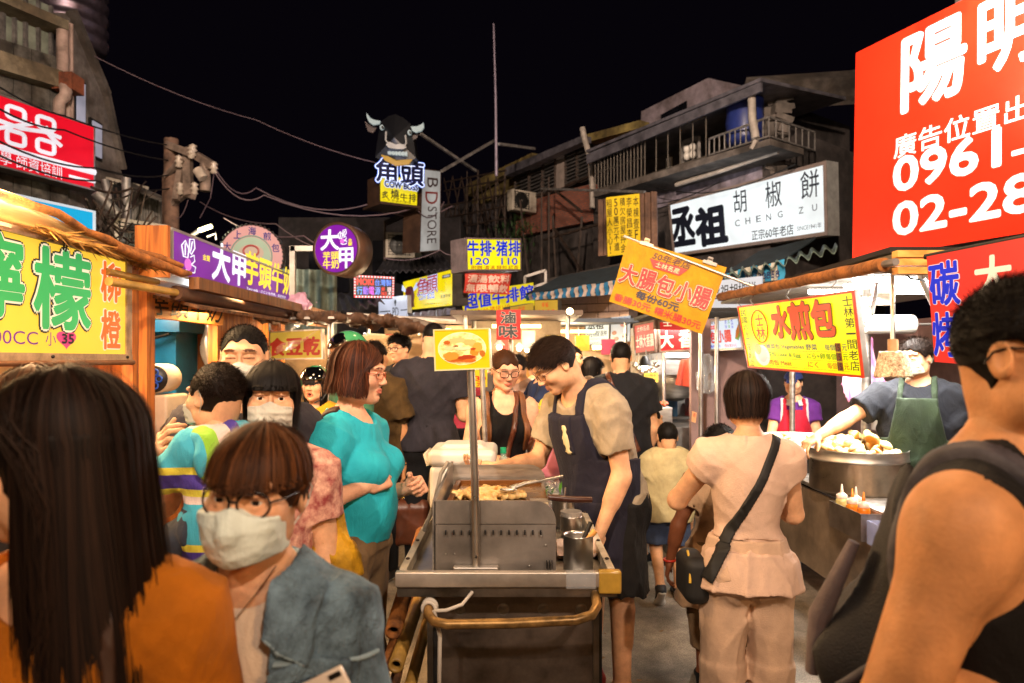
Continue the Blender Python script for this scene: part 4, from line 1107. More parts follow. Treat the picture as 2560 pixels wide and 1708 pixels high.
# dark fascia, striped awnings
sf = Face(W(1352, 700, 12.0), W(1568, 655, 10.4), W(1568, 706, 10.4), W(1352, 742, 12.0))
solo('fascia_board', MB().plate(sf.c, .25), mat('board_dark', '#3B3430', .8, 0, .3), 'long dark fascia board above the striped awning', 'board')
solo('empty_frame', MB().bar(W(1312, 692, 11), W(1364, 676, 11), .04).bar(W(1312, 724, 11), W(1364, 708, 11), .04).bar(W(1312, 692, 11), W(1312, 724, 11), .04).bar(W(1364, 676, 11), W(1364, 708, 11), .04), GALV, 'empty rectangular metal sign frame beside the dark fascia', 'frame')
def awning(label, tl, tr_, br, bl, z0, z1, n, c1, c2, out=.35, txt=None, drop=.5):
 A, B = W(*tl, z0), W(*tr_, z1); C, D = W(*br, z1), W(*bl, z0)
 root = thing('striped_awning', label, 'awning', (A+B)/2)
 nn = (B-A).cross(Vector((0, 0, 1))).normalized(); nn = nn if nn.y < 0 else -nn
 for i in range(n):
  t0, t1 = i/n, (i+1)/n
  top0, top1 = A+(B-A)*t0, A+(B-A)*t1; b0, b1 = D+(C-D)*t0, D+(C-D)*t1
  mb = MB(); k = 4; vs = []
  for j in range(k+1):
   v = j/k
   for t, a_, b_ in ((0, top0, b0), (.5, (top0+top1)/2, (b0+b1)/2), (1, top1, b1)):
    sag = -.02*math.sin(PI*t)*v; vs.append(a_+(b_-a_)*v + nn*(sag-.02*math.cos(v*7+i)))
  mb.add(vs, [(j*3+q, (j+1)*3+q, (j+1)*3+q+1, j*3+q+1) for j in range(k) for q in (0, 1)], True)
  part('stripe', mb, (c1, c2)[i % 2], root)
 rf = MB().plate([A-nn*out*2.2+Vector((0, 0, .35)), B-nn*out*2.2+Vector((0, 0, .35)), B+Vector((0, 0, .01)), A+Vector((0, 0, .01))], .02)
 part('awning_top', rf, mat('awning_dark', '#1E2A30', .8, 0, .4), root)
 return Face(A, B, C, D), root
ABL = fab('awning_blue', '#2E6E96', .8); AWH = fab('awning_white', '#B9A79C', .8); ABL2 = fab('awning_cyan', '#3C93B8', .8); AWH2 = fab('awning_cream', '#C9C2B2', .8)
awning('dark blue and white striped awning over the beige tiled shop', (1314, 736), (1545, 700), (1545, 735), (1314, 752), 10.6, 9.2, 23, ABL, AWH)
f, r = awning('bright blue and cream striped awning printed with a phone number', (1815, 682), (1962, 648), (1962, 698), (1815, 714), 8.6, 8.0, 9, ABL2, AWH2)
f.text(r, '帆布 28230858', (.05, .45, .95, .95), mat('navy_print', '#1C2C5A', .7), .01, off=.05)
cg = Face(W(1770, 690, 9), W(2090, 612, 8.2), W(2095, 622, 7.6), W(1770, 704, 8.4)); cg.curve = lambda u, v: .04*math.sin(u*70)
solo('corrugated_roof', grid_mesh(cg, 120, 2, .01), CORRG, 'pale green corrugated plastic roof edge under the pepper bun sign', 'roof')
# beige tiled shop front
sw = thing('tiled_shop', 'shop front of pinkish beige tiles below the striped awning', 'shop', W(1480, 1040, 11.2))
tf = Face(W(1392, 742, 11.4), W(1572, 735, 10.6), W(1572, 820, 10.6), W(1392, 826, 11.4))
part('wall', MB().plate(tf.c, .3), GROUT, sw)
for j in range(4):
 for i in range(-1, 4):
  u0 = max(0, (i+.5*(j % 2))/3.4+.006); u1 = min(1, (i+1+.5*(j % 2))/3.4-.004)
  if u1-u0 > .03: part('tile', MB().plate(tf.sub(u0, j/4+.015, u1, (j+1)/4-.015, .012), .012), TILE, sw)
part('pillar', MB().box(W(1425, 1000, 11.2)+Vector((0, .2, .3)), (.3, .3, 2.2)), TILE, sw)
part('back_wall', MB().box((1.9, 13.2, 1.35), (5.5, .2, 2.7)), mat('shop_wall_warm', '#A48A76', .8, 0, .25, scale=3), sw)
part('shutter', MB().plate([W(1470, 862, 11), W(1580, 862, 10.4), W(1580, 1010, 10.4), W(1470, 1010, 11)], .05), mat('brown_panel', '#5A463C', .6, 0, .25), sw)
part('ceiling', MB().plate([Vector((-1.5, 13.2, 2.75)), Vector((4, 13.2, 2.75)), Vector((4, 11.3, 2.7)), Vector((-1.5, 11.3, 2.7))], .05), mat('shop_ceiling', '#8A7868', .8), sw)

# ------------------------------------------------------------------ left: houses, tank, cables
def LB(px, py, off=0):
 k = (px-1280)/FPX; return W(px, py, (11.30-1.087*off)/(.426-k))
def lquad(a, b, c, d, off): return [LB(*q, off) for q in (a, b, c, d)]
lh = thing('sheet_metal_house', 'tall house of corrugated panels and dusty windows behind the red school sign', 'house', LB(60, 900) - Vector((0, 0, 1.6)))
LP = lambda n, mb, m, **k: part(n, mb, m, lh, **k)
LP('wall', MB().plate(lquad((-150, -140), (180, 60), (180, 905), (-150, 905), -.25), 3), CONCD)
for i in range(7):
 x0 = -150 + i*46; x1 = x0+44
 LP('panel', MB().plate(lquad((x0, 96+x0*.33), (x1, 96+x1*.33), (x1, 905), (x0, 905), 0), .04), CORR)
for i, (x0, x1) in enumerate(((-120, -62), (-58, 4), (10, 62), (66, 126))):
 w = LP('window', MB().plate(lquad((x0, -38+x0*.42), (x1, -38+x1*.42), (x1, 136+x1*.36), (x0, 136+x0*.36), -.12), .03), GLASSG)
 fr = MB()
 for q in (x0-2, (x0+x1)/2, x1+1): fr.bar(LB(q, -38+q*.42, -.08), LB(q, 136+q*.36, -.08), .045)
 part('frame', fr, GALV, w)
LP('beam', MB().plate(lquad((-150, 76), (165, 180), (165, 222), (-150, 128), .22), .35), mat('beam_beige', '#8D7F68', .8, 0, .3, kind='stain'))
LP('beam', MB().plate(lquad((-150, -88), (172, 52), (172, 76), (-150, -62), .25), .4), mat('beam_beige', '#8D7F68'))
LP('drain_pipe', MB().tube([LB(156, 60, .15), LB(157, 205, .15), LB(165, 228, .3), LB(163, 240, .3), LB(148, 255, .2), LB(147, 300, .2)], .085, 9), mat('pipe_pink', '#A88E82', .6, 0, .3))
LP('pipe', MB().tube([LB(169, 60, .1), LB(171, 300, .1)], .04, 7).tube([LB(176, 60, .1), LB(178, 300, .1)], .04, 7), mat('pipe_pink', '#A88E82'))
LP('bracket', MB().box(LB(170, 210, .2), (.3, .3, .25)), mat('rust_bracket', '#8A4A2E', .8, 0, .4))
tk = W(165, 118, 12); tb = MB().lathe(tk, [(.01, 0), (.62, 0)] + [q for i in range(9) for q in ((.62, .04+i*.22), (.655, .09+i*.22), (.655, .14+i*.22), (.62, .19+i*.22))] + [(.55, 2.1), (.01, 2.25)], 30)
solo('water_tank', tb, mat('tank_steel', '#8A7A86', .35, .9, .3), 'ribbed steel water tank on the roof at the top of the frame', 'tank')
gh = thing('grey_house', 'narrow grey plastered house with stepped gable beside the corrugated one', 'house', (-6.9, 11.2, 0))
poly = [(10.62, 0), (12.3, 0), (12.3, 4.6), (12.0, 4.95), (11.75, 5.5), (11.5, 6.05), (10.62, 7.0)]
vs = [(-6.88, y, z) for y, z in poly] + [(-9.5, y, z) for y, z in poly]; k = len(poly)
part('wall', MB().add(vs, [tuple(range(k)), tuple(reversed(range(k, 2*k)))] + [(i, i+k, (i+1) % k+k, (i+1) % k) for i in range(k)]), PLAST, gh)
part('roof_edge', MB().bar((-6.84, 10.6, 7.03), (-6.84, 11.52, 6.08), .12, .12).bar((-6.84, 11.52, 6.08), (-6.84, 12.0, 4.95), .1, .1), CONC, gh)
for y0, y1, z0, z1, lit_ in ((10.72, 10.92, 5.35, 6.0, 1), (11.12, 11.36, 4.95, 5.5, 1)):
 w = part('window', MB().box((-6.87, (y0+y1)/2, (z0+z1)/2), (.06, y1-y0+.08, z1-z0+.08)), IRON, gh)
 part('pane', MB().box((-6.85, (y0+y1)/2, (z0+z1)/2), (.06, y1-y0, z1-z0)), lit('window_glow', '#B9B4C4', .55), w)
def acunit(label, loc, yaw, s=1.0, group='air conditioner units on the house walls'):
 t = thing('air_conditioner', label, 'air conditioner', loc, group); t.rotation_euler[2] = yaw
 l = Vector(loc); M = Matrix.Identity(3)
 part('case', MB().box(l+Vector((0, .14*s, .28*s)), (.8*s, .28*s, .56*s), bev=.015), mat('ac_beige', '#B3A898', .5, 0, .2), t)
 gr = MB()
 for i in range(8): gr.box(l+Vector((-.1*s, -.012, .07*s+i*.06*s)), (.5*s, .02, .012))
 for i in range(6): gr.box(l+Vector((-.33*s+i*.09*s, -.018, .28*s)), (.012, .02, .46*s))
 part('grille', gr, IRON, t)
 fn = MB().lathe(l+Vector((-.1*s, -.004, .28*s)), [(.22*s, 0), (.2*s, .012), (.06*s, .004), (.01, .004)], 20, Matrix.Rotation(R(90), 3, 'X')); part('fan', fn, BLKP, t); return t
acunit('upper beige air conditioner on the grey house gable', (-6.7, 11.9, 4.15), R(62), 1.0)
acunit('lower beige air conditioner hung under the other one', (-6.6, 12.35, 3.85), R(62), 1.1)
acunit('air conditioner with a rusty bracket over the blue lightbox', (-5.2, 9.6, 3.05), R(50), .9)
acunit('old air conditioner with round fan beside the vertical store sign', W(1010, 645, 15), R(10), 1.0)
acunit('dusty air conditioner beneath the louvred windows', RB(1312, 528, .5), R(35), 1.0)
sh = thing('lean_to_shed', 'low dark corrugated shed between the cables and the wooden stall', 'shed', (-5.2, 11.5, 0))
cf = Face(W(330, 470, 11.5), W(400, 492, 11.2), W(400, 760, 11.2), W(330, 760, 11.5)); cf.curve = lambda u, v: .03*math.sin(u*60)
part('wall', grid_mesh(cf, 60, 1, .02), CORR, sh); part('roof', MB().plate([W(325, 455, 11.2), W(405, 490, 10.9), W(405, 497, 10.6), W(325, 466, 10.8)], .04), CORR, sh)
# far dark houses closing the alley on the left
fh = thing('dark_house', 'unlit house front with sloping sheet roofs behind the round purple sign', 'house', (-3.2, 17, 0))
part('wall', MB().box((-3.6, 18.5, 2.6), (4.6, 2.5, 5.2)), mat('dark_grey_wall', '#3A3436', .9, 0, .4, kind='stain'), fh)  # dark grey wall colour with random stain patches
part('wall', MB().box((-1.2, 22, 3.2), (4.5, 2, 6.4)), mat('dark_grey_wall', '#3A3436'), fh)
part('window', MB().box((-2.9, 17.2, 3.9), (1.2, .1, 1.4)), GLASSD, fh); part('window', MB().box((-4.6, 17.2, 3.9), (1.0, .1, 1.2)), GLASSD, fh)
for i, (a, b, z) in enumerate((((690, 800), (930, 720), 9), ((700, 760), (1060, 700), 12), ((960, 650), (1110, 640), 14))):
 cf = Face(W(*a, z+1.2), W(*b, z+1.6), W(b[0]+30, b[1]+34, z-.3), W(a[0]-20, a[1]+30, z-.4)); cf.curve = lambda u, v: .03*math.sin(u*80)
 part('sheet_roof', grid_mesh(cf, 90, 2, .015), mat('sheet_dark', '#4A4850', .6, .3, .5, scale=4, kind='stain'), fh)
part('roof_brace', MB().bar(W(960, 560, 15), W(1050, 520, 15), .1).bar(W(962, 560, 15), W(962, 690, 15), .05).bar(W(1030, 560, 15), W(1080, 700, 15), .05), RUST, fh)

# utility pole
up = thing('utility_pole', 'wooden utility pole carrying crossarms, transformers and tangled cables', 'utility pole', W(428, 905, 12)-Vector((0, 0, 1.56)))
UP = lambda n, mb, m: part(n, mb, m, up)
b0 = W(428, 900, 12); b0.z = 0; t0 = W(428, 348, 12)
UP('pole', MB().tube([b0, t0], [.15, .12], 12), mat('pole_wood', '#7A5C4A', .8, 0, .4))
UP('pole', MB().tube([Vector((W(414, 0, 12).x, 12, 0)), W(414, 440, 12)], .06, 8), mat('pole_wood', '#7A5C4A'))
for a, b, w in (((420, 362), (478, 384), .12), ((468, 372), (472, 490), .13), ((490, 388), (534, 416), .13), ((446, 470), (484, 492), .09), ((432, 510), (484, 470), .08), ((412, 442), (455, 398), .07), ((455, 398), (440, 500), .1)):
 UP('crossarm', MB().bar(W(*a, 11.9), W(*b, 11.7), w), mat('arm_grey', '#8A7668', .7, .2, .4))
for x, y in ((482, 374), (447, 402), (478, 380), (534, 418), (450, 470), (486, 470)): UP('insulator', MB().lathe(W(x, y, 11.7), [(.01, -.12), (.06, -.1), (.04, -.04), (.075, -.02), (.04, .03), (.07, .06), (.01, .1)], 10), mat('porcelain', '#B7A796', .3))
UP('transformer', MB().tube([W(493, 424, 11.6), W(508, 446, 11.6)], .085, 12), mat('porcelain', '#B7A796')); UP('transformer', MB().tube([W(513, 412, 11.8), W(513, 478, 11.8)], .09, 12), mat('arm_grey', '#8A7668'))
cab = []
def cable(pts, zs, r=.011, sag=0.0):
 P = [W(x, y, z) for (x, y), z in zip(pts, zs)]; out = []
 for a, b in zip(P[:-1], P[1:]):
  for i in range(8): t = i/8; out.append(a+(b-a)*t - Vector((0, 0, sag*4*t*(1-t))))
 out.append(P[-1]); cab.append(MB().tube(out, r, 5))
cable([(-20, 205), (160, 290), (428, 364)], (7, 9, 12), .012, .05); cable([(-20, 262), (160, 325), (428, 402)], (7, 9, 12), .012, .06)
cable([(-20, 345), (240, 420), (430, 436)], (7, 9.5, 12), .012, .08); cable([(-20, 380), (240, 452), (430, 470)], (7, 9.5, 12), .012, .08)
cable([(215, 130), (640, 300), (1000, 420)], (11, 13, 13), .010, .1); cable([(536, 418), (640, 470), (930, 508), (1130, 515)], (11.7, 12.5, 13, 14), .013, .25); cable([(536, 430), (660, 488), (1040, 520), (1110, 505)], (11.7, 12, 13, 14), .013, .25)
cable([(500, 505), (690, 560), (880, 640)], (11.7, 10, 9), .009, .1); cable([(537, 418), (526, 495), (500, 545)], (11.7, 11.5, 11), .008, .0); cable([(470, 500), (440, 545)], (11.7, 11.4), .008, .1)
cable([(560, 545), (760, 590), (900, 620)], (9, 8, 8), .009, .1); cable([(960, 645), (1100, 625), (1160, 622)], (12, 12, 12), .01, .1)
for i, c in enumerate(cab):
 solo('overhead_cable', c, CABLE if i < 4 else mat('cable_grey', '#5C4A50', .6), ('highest of the four dark cables crossing the red school sign', 'second cable down across the red school sign', 'third cable down across the red school sign', 'lowest of the four cables under the red school sign', 'long lone cable from the gable to the bull sign', 'upper sagging cable from the pole to the sign tower', 'lower sagging cable from the pole to the sign tower', 'thin cable dropping from the pole to the round purple sign', 'short drop cable below the end insulator', 'short loose cable under the crossarms', 'cable passing above the purple lightbox', 'cable sagging beside the old air conditioner')[i], 'cable', 'cables strung over the alley')
tang = MB(); g = np.random.default_rng(12)
for i in range(34):
 a = W(g.uniform(200, 300), g.uniform(465, 640), g.uniform(8, 10)); b = W(g.uniform(250, 400), g.uniform(450, 640), g.uniform(8, 11)); sg_ = g.uniform(.02, .35)
 tang.tube([a+(b-a)*t/6-Vector((0, 0, sg_*4*(t/6)*(1-t/6))) for t in range(7)], g.uniform(.006, .018), 4)
solo('cable_tangle', tang, RUST, 'tangle of old wires and pipes beside the blue lightbox', 'cables').__setitem__('kind', 'stuff')
pole2 = MB().tube([W(315, 445, 9.5), W(320, 640, 9.5)], .06, 8).tube([W(240, 480, 9), W(296, 540, 9.2)], .08, 8).tube([W(262, 450, 9.3), W(285, 545, 9.3)], .05, 6)
solo('scaffold_pipes', pole2, GALV, 'leaning grey pipes and posts beneath the air conditioners', 'pipes')
# street lamp tube
sl = thing('street_lamp', 'single fluorescent street lamp tube glowing above the purple sign', 'street lamp', W(490, 605, 9))
part('arm', MB().tube([W(478, 590, 9), W(500, 574, 9)], .03, 6), GALV, sl); part('stay', MB().tube([W(540, 600, 9), W(540, 584, 9), W(518, 592, 9)], .014, 5), GALV, sl)
part('tube', MB().tube([W(499, 576, 8.98), W(527, 566, 8.9)], .03, 8), lit('lamp_yellowgreen', '#FFF3B0', 9, 0), sl); lamp(W(512, 582, 8.8), 50, (1, .93, .6), .1, sl)
# ------------------------------------------------------------------ signs
def proj(p): return 1280+p.x/p.y*FPX, 900-(p.z-EYE)/p.y*FPX
def _solve(fn, t, lo=-.6, hi=1.6):
 a, b = fn(lo), fn(hi)
 for _ in range(40):
  m = (lo+hi)/2
  if (fn(m) < t) == (a < b): lo = m
  else: hi = m
 return (lo+hi)/2
def uv(f, x0, y0, x1, y1):
 vm = .5
 for _ in range(3):
  u0 = _solve(lambda u: proj(f.P(u, vm))[0], x0); u1 = _solve(lambda u: proj(f.P(u, vm))[0], x1); um = (u0+u1)/2
  v0 = _solve(lambda v: proj(f.P(um, v))[1], y0); v1 = _solve(lambda v: proj(f.P(um, v))[1], y1); vm = (v0+v1)/2
 return u0, v0, u1, v1
def tpx(f, txt, box, m, bold=.0, outline=(), **k): f.text(f.root, txt, uv(f, *box), m, bold, outline, **k)
def shape(f, pts, m, off=.005, name='emblem', t=.0, parent=None):
 """flat figure on a sign from (u, v) points"""
 P = [f.P(u, v, off) for u, v in pts]; mb = MB()
 c = sum(P, Vector((0, 0, 0)))/len(P)
 mb.add([c]+P, [(0, (i+1) % len(P)+1, i+1) for i in range(len(P))])
 return part(name, mb, m, parent or f.root)
def disc(f, u, v, ru, rv, n=24, a0=0, a1=2*PI): return [(u+ru*math.cos(a0+(a1-a0)*i/n), v+rv*math.sin(a0+(a1-a0)*i/n)) for i in range(n)]
YEL = lit('sign_yellow', '#FFE012', .95); YELW = lit('sign_yellow_warm', '#FFCC3C', .95, .06); YELD = lit('sign_yellow_dim', '#D2A83C', .62)
REDL = lit('sign_red', '#E8201C', .9); REDT = lit('letter_red', '#E02418', .8); WHL = lit('sign_white', '#EAF2F4', .92, .12); WHT = lit('letter_white', '#F4F4FF', 1.0, .02)
PURP = lit('sign_purple', '#7A1C98', .8, .3); BLUT = lit('letter_blue', '#1030D8', .75); GRNT = lit('letter_green', '#37B25C', .85); ORGT = lit('letter_orange', '#F06A28', .9); YELT = lit('letter_yellow', '#FFE23C', 1.0, .02)
CREAM = lit('letter_cream', '#FBE8C4', .9, .02); PURT = lit('letter_purple', '#7A2A8C', .7)
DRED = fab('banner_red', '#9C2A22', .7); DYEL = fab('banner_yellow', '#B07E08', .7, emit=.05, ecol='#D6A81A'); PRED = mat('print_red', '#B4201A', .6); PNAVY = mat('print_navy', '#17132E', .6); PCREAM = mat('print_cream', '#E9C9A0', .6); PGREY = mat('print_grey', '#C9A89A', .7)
CASEG = mat('case_grey', '#5B5650', .5, .4, .3); CASEW = mat('case_white', '#A8A6A2', .5, .2, .2); CASEB = mat('case_brown', '#4A3426', .5, .4, .3); ALU = mat('aluminium_trim', '#B6AEA6', .35, .8, .2)

# red billboard
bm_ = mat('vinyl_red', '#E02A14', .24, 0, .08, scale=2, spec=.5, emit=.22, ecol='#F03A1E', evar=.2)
f = sign('billboard', 'huge red billboard with white telephone numbers rising over the right stall', 'billboard', ((2140, 133), (2640, -116), (2640, 570), (2131, 652)), 6.5, 4.9, bm_, CASEG, .12)
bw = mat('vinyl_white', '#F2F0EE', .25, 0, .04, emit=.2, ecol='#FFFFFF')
for ch, b, w_ in (('陽', (2258, 67, 2413, 254), .03), ('明', (2450, -22, 2597, 166), .03), ('廣告位置出', (2236, 292, 2578, 352), .012), ('0961', (2236, 363, 2501, 450), .03), ('-', (2532, 372, 2590, 382), .02), ('02-28', (2235, 474, 2592, 560), .03)): tpx(f, ch, b, bw, w_)
part('support', MB().bar(W(2402, -60, 6.1), W(2402, 30, 6.1), .06), GALV, f.root)
fl = thing('floodlight', 'floodlight on an arm shining on the red billboard', 'floodlight', f.P(.9, -.05, .8))
part('housing', MB().box(f.P(.9, -.05, .85), (.3, .12, .2)), BLKP, fl); part('arm', MB().bar(f.P(.9, -.02, 0), f.P(.9, -.05, .8), .03), GALV, fl)
area(f.P(.9, -.03, .8), f.P(.80, .30), 200, (1, .95, .9), .25, .15, fl, 'floodlight_lamp')

# white pepper bun sign
f = sign('lightbox_sign', 'long white lightbox sign with black brush writing on the grey house', 'sign', ((1670, 508), (2066, 401), (2070, 588), (1683, 641)), 14.6, 11.7, WHL, CASEW, .38, .06, frame_m=mat('frame_taupe', '#7A6A62', .5))
NAV = mat('ink_navy', '#0B1020', .5)
for ch, x0, y0, x1, y1 in (('丞', 1680, 522, 1734, 612), ('祖', 1742, 518, 1815, 610)): tpx(f, ch, (x0, y0, x1, y1), NAV, .05)
for ch, x0, y0, x1, y1 in (('胡', 1834, 475, 1866, 532), ('椒', 1914, 452, 1954, 518), ('餅', 2002, 426, 2048, 495)): tpx(f, ch, (x0, y0, x1, y1), NAV, .004)
for ch, x, y in (('C', 1844, 558), ('H', 1870, 552), ('E', 1897, 547), ('N', 1922, 543), ('G', 1951, 536), ('Z', 2003, 526), ('U', 2037, 519)): tpx(f, ch, (x-6, y-8, x+6, y+8), NAV, -.008)
tpx(f, '正宗60年老店', (1880, 568, 1984, 594), NAV, .012); tpx(f, 'SINCE1941年', (1993, 560, 2054, 574), NAV, .0)
lamp(f.P(.5, .5, 1.2), 34, COOL, .5, f.root, 'sign_glow')

# yellow notice on sheet
bf = Face(W(1495, 500, 13.2), W(1640, 478, 12.4), W(1642, 622, 12.4), W(1495, 641, 13.2)); bf.curve = lambda u, v: .03*math.sin(u*62)
nt_ = thing('notice_board', 'brown corrugated sheet with a handwritten yellow notice', 'notice', bf.P(.5, 1)); part('sheet', grid_mesh(bf, 90, 1, .02), mat('brown_sheet', '#7A5A48', .7, .1, .3, kind='stain'), nt_)
f = Face(*pquad((1515, 494), (1598, 484), (1601, 632), (1519, 641), 12.9, 12.45)); f.root = nt_
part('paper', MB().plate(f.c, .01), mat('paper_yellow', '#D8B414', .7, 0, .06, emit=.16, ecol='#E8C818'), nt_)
for i, s in enumerate(('本棟壹F屋', '李榮昌李榮', '積欠房屋押金', '50萬元不還', '租屋人小心!')): f.text(nt_, s, (.82-.2*i, .03, .98-.2*i, .97-.04*(i % 2)), BLK, .008, vertical=True, jit=.4)

# hanging yellow sausage banner
f = Face(*pquad((1571, 596), (1817, 669), (1755, 835), (1523, 754), 5.55, 5.3)); f.curve = lambda u, v: .012*math.sin(v*7+u*4)*v
rt = thing('cloth_banner', 'tilted yellow cloth banner with outlined red characters clipped to a rod', 'banner', f.P(.5, .5)); f.root = rt
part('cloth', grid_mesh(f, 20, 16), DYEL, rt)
part('rod', MB().tube([W(1560, 590, 5.57), W(1893, 720, 5.2)], .011, 8), ALU, rt)
for u in (.19, .83):
 cl = MB(); cl.plate(f.sub(u-.06, -.012, u+.075, .035, .018), .03); cl.plate(f.sub(u-.025, -.07, u+.025, -.005, .02), .03); cl.tube([f.P(u-.02, -.05, .03), f.P(u+.02, -.05, .03)], .012, 8); part('clip', cl, mat('clip_cream', '#D9BE96', .4) if u < .5 else GALV, rt)
f.text(rt, '50年老店', (.29, .08, .68, .19), mat('print_brown', '#4A1410', .6), .02, shear=.15)
shape(f, [(.27, .195), (.66, .195), (.60, .315), (.33, .315)], PRED, .008)
f.text(rt, '士林名產', (.345, .215, .59, .295), PCREAM, .0, off=.013)
for ch, a in zip('大腸包小腸', (.03, .225, .42, .61, .79)): f.text(rt, ch, (a, .375, a+.17, .665), mat('print_scarlet', '#C41A18', .6), .035, ((PNAVY, .055), (PCREAM, .028)), off=.008)
f.text(rt, '每份60元', (.25, .70, .70, .82), PNAVY, .03, off=.008)
f.text(rt, '香腸30元', (.04, .845, .435, .955), PRED, .02, off=.008); f.text(rt, '糯米腸30元', (.48, .845, .96, .955), PRED, .02, off=.008)

# yellow fried bun sign of the right stall
f = sign('lightbox_sign', 'bright yellow lightbox menu hanging from the right stall roof', 'sign', ((1845, 766), (2135, 725), (2160, 945), (1872, 919)), 5.5, 3.86, lit('sign_lemon', '#FFF000', .98, .04), ALU, .035, .014, frame_m=lit('rim_red', '#E8401C', .7))
for ch, b in zip('水煎包', ((1932, 768, 1974, 842), (1976, 758, 2028, 846), (2032, 752, 2086, 838))): tpx(f, ch, b, lit('letter_vermilion', '#F0441C', .85), .045, ((BLK, .022),))
rg = [(u, v) for u, v in disc(f, .12, .3, .085, .21, 30)]; uvr = uv(f, 1882, 776, 1920, 856); cu, cv = (uvr[0]+uvr[2])/2, (uvr[1]+uvr[3])/2; ru, rv = (uvr[2]-uvr[0])/2, (uvr[3]-uvr[1])/2
part('emblem', MB().tube([f.P(cu+ru*math.cos(2*PI*i/30), cv+rv*math.sin(2*PI*i/30), .006) for i in range(31)], .004, 5, False), REDT, f.root)
tpx(f, '士', (1890, 786, 1908, 814), REDT, .02); tpx(f, '林', (1893, 818, 1915, 848), REDT, .02)
f.text(f.root, '民國六十二年創立', (.025, .06, .085, .97), BLK, .004, vertical=True, jit=.3); f.text(f.root, '士林第一間老店', (.925, .05, .985, .93), BLK, .008, vertical=True, jit=.3)
for i, (a, b, c, col) in enumerate((('高麗菜包 Vegetables', '野菜', '每個', lit('ink_blue', '#1A3090', .3)), ('韭菜包 Leek & Egg', 'にら+卵', '每個', lit('letter_lime', '#3E9A14', .5)), ('鮮肉包 Meat', 'にく', '每個', lit('ink_orange', '#D8481C', .6)))):
 v0 = .615+.115*i; v1 = v0+.075; w = (.40, .36, .27)[i]; f.text(f.root, a, (.20, v0, .20+w, v1), col, .02); f.text(f.root, b, (.615, v0, .615+(.09, .14, .08)[i], v1), col, .018); f.text(f.root, c, (.765, v0, .835, v1), col, .008); f.text(f.root, '元', (.885, v0, .918, v1), col, .008)
 shape(f, [(.84, v0-.015), (.88, v0-.015), (.88, v1+.015), (.84, v1+.015)], mat('tag_brown', '#8A4A22', .6), .006); f.text(f.root, '15', (.845, v0, .875, v1), BLK, .02, off=.009)
 shape(f, [(.2, v1+.018), (.92, v1+.018), (.92, v1+.022), (.2, v1+.022)], mat('rule_olive', '#7A8020', .6), .005)
uvb = uv(f, 1890, 862, 1926, 914); cu, cv, ru, rv = (uvb[0]+uvb[2])/2, (uvb[1]+uvb[3])/2, (uvb[2]-uvb[0])/2, (uvb[3]-uvb[1])/2
shape(f, disc(f, cu, cv, ru, rv), lit('print_offwhite', '#E8E6DA', .85, .1), .005, 'picture'); shape(f, disc(f, cu+ru*.05, cv-rv*.05, ru*.62, rv*.7), lit('print_dough', '#D6CDBC', .8, .3), .0075, 'picture'); shape(f, disc(f, cu-ru*.4, cv-rv*.62, ru*.45, rv*.55), lit('print_yolk', '#F0902A', .85, .3), .010, 'picture')
hk = MB()
for u in (.06, .2, .55, .9): hk.tube([f.P(u, .02, .012), f.P(u-.01, -.06, .03), f.P(u+.008, -.12, .01), f.P(u-.004, -.18, 0)], .004, 5)
part('hook', hk, GALV, f.root); SUI = f

# red charcoal banner
f = sign('hanging_banner', 'glowing red banner with blue grill characters above the tank top man', 'banner', ((2317, 641), (2640, 577), (2640, 928), (2337, 905)), 2.75, 2.3, lit('sign_coral', '#F0342A', .85, .1), None, .012)
wo = ((lit('letter_rim', '#FFD8D0', .9), .02),)
tpx(f, '碳', (2328, 655, 2400, 762), BLUT, .03, wo); tpx(f, '烤', (2336, 782, 2398, 890), BLUT, .03, wo); tpx(f, '大', (2440, 640, 2530, 740), CREAM, .03)
part('rod', MB().tube([f.P(-.03, 0, -.01), f.P(1, 0, -.01)], .012, 6), IRON, f.root)

# lemon stall sign
f = Face((-2.03, 2.25, 2.122), (-2.03, 3.6, 2.122), (-2.03, 3.6, 1.622), (-2.03, 2.25, 1.622))
rt = thing('lightbox_sign', 'yellow lemon juice sign with big green characters hung from the left stall', 'sign', (-2.06, 2.9, 1.6)); f.root = rt
part('face', MB().plate(f.sub(0, .0, 1, 1, .002), .004), YELW, rt); part('case', MB().plate(f.sub(0, 0, 1, 1, -.003), .05), mat('banner_back', '#C9A24A', .7), rt)
fb = MB(); fb.plate(f.sub(-.01, -.05, 1.02, .015, .014), .03); fb.plate(f.sub(-.01, .985, 1.02, 1.05, .014), .03); fb.plate(f.sub(.985, .0, 1.02, 1.0, .012), .03); part('frame', fb, mat('frame_worn', '#A88E74', .5, .3, .35, scale=12), rt)
for u in (.55, .98): part('rivet', MB().ball(f.P(u, -.015, .018), .008, 8, 6), IRON, rt); part('rivet', MB().ball(f.P(u, 1.015, .018), .008, 8, 6), IRON, rt)
gl = ((BLK, .042), (CREAM, .022)); f.text(rt, '檸', (.13, .05, .425, .70), GRNT, .026, gl); f.text(rt, '檬', (.475, .07, .755, .76), GRNT, .026, gl)
f.text(rt, '柳', (.825, .07, .945, .45), ORGT, .03, ((CREAM, .03),)); f.text(rt, '橙', (.825, .55, .945, .93), ORGT, .03, ((CREAM, .03),))
f.text(rt, '500CC', (.265, .805, .495, .915), PURT, .0); f.text(rt, '小', (.53, .80, .58, .92), PURT, .0)
ht = [(.632+.055*16*math.sin(t)**3/17, .855-.085*(13*math.cos(t)-5*math.cos(2*t)-2*math.cos(3*t)-math.cos(4*t))/15) for t in np.linspace(0, 2*PI, 30)[:-1]]
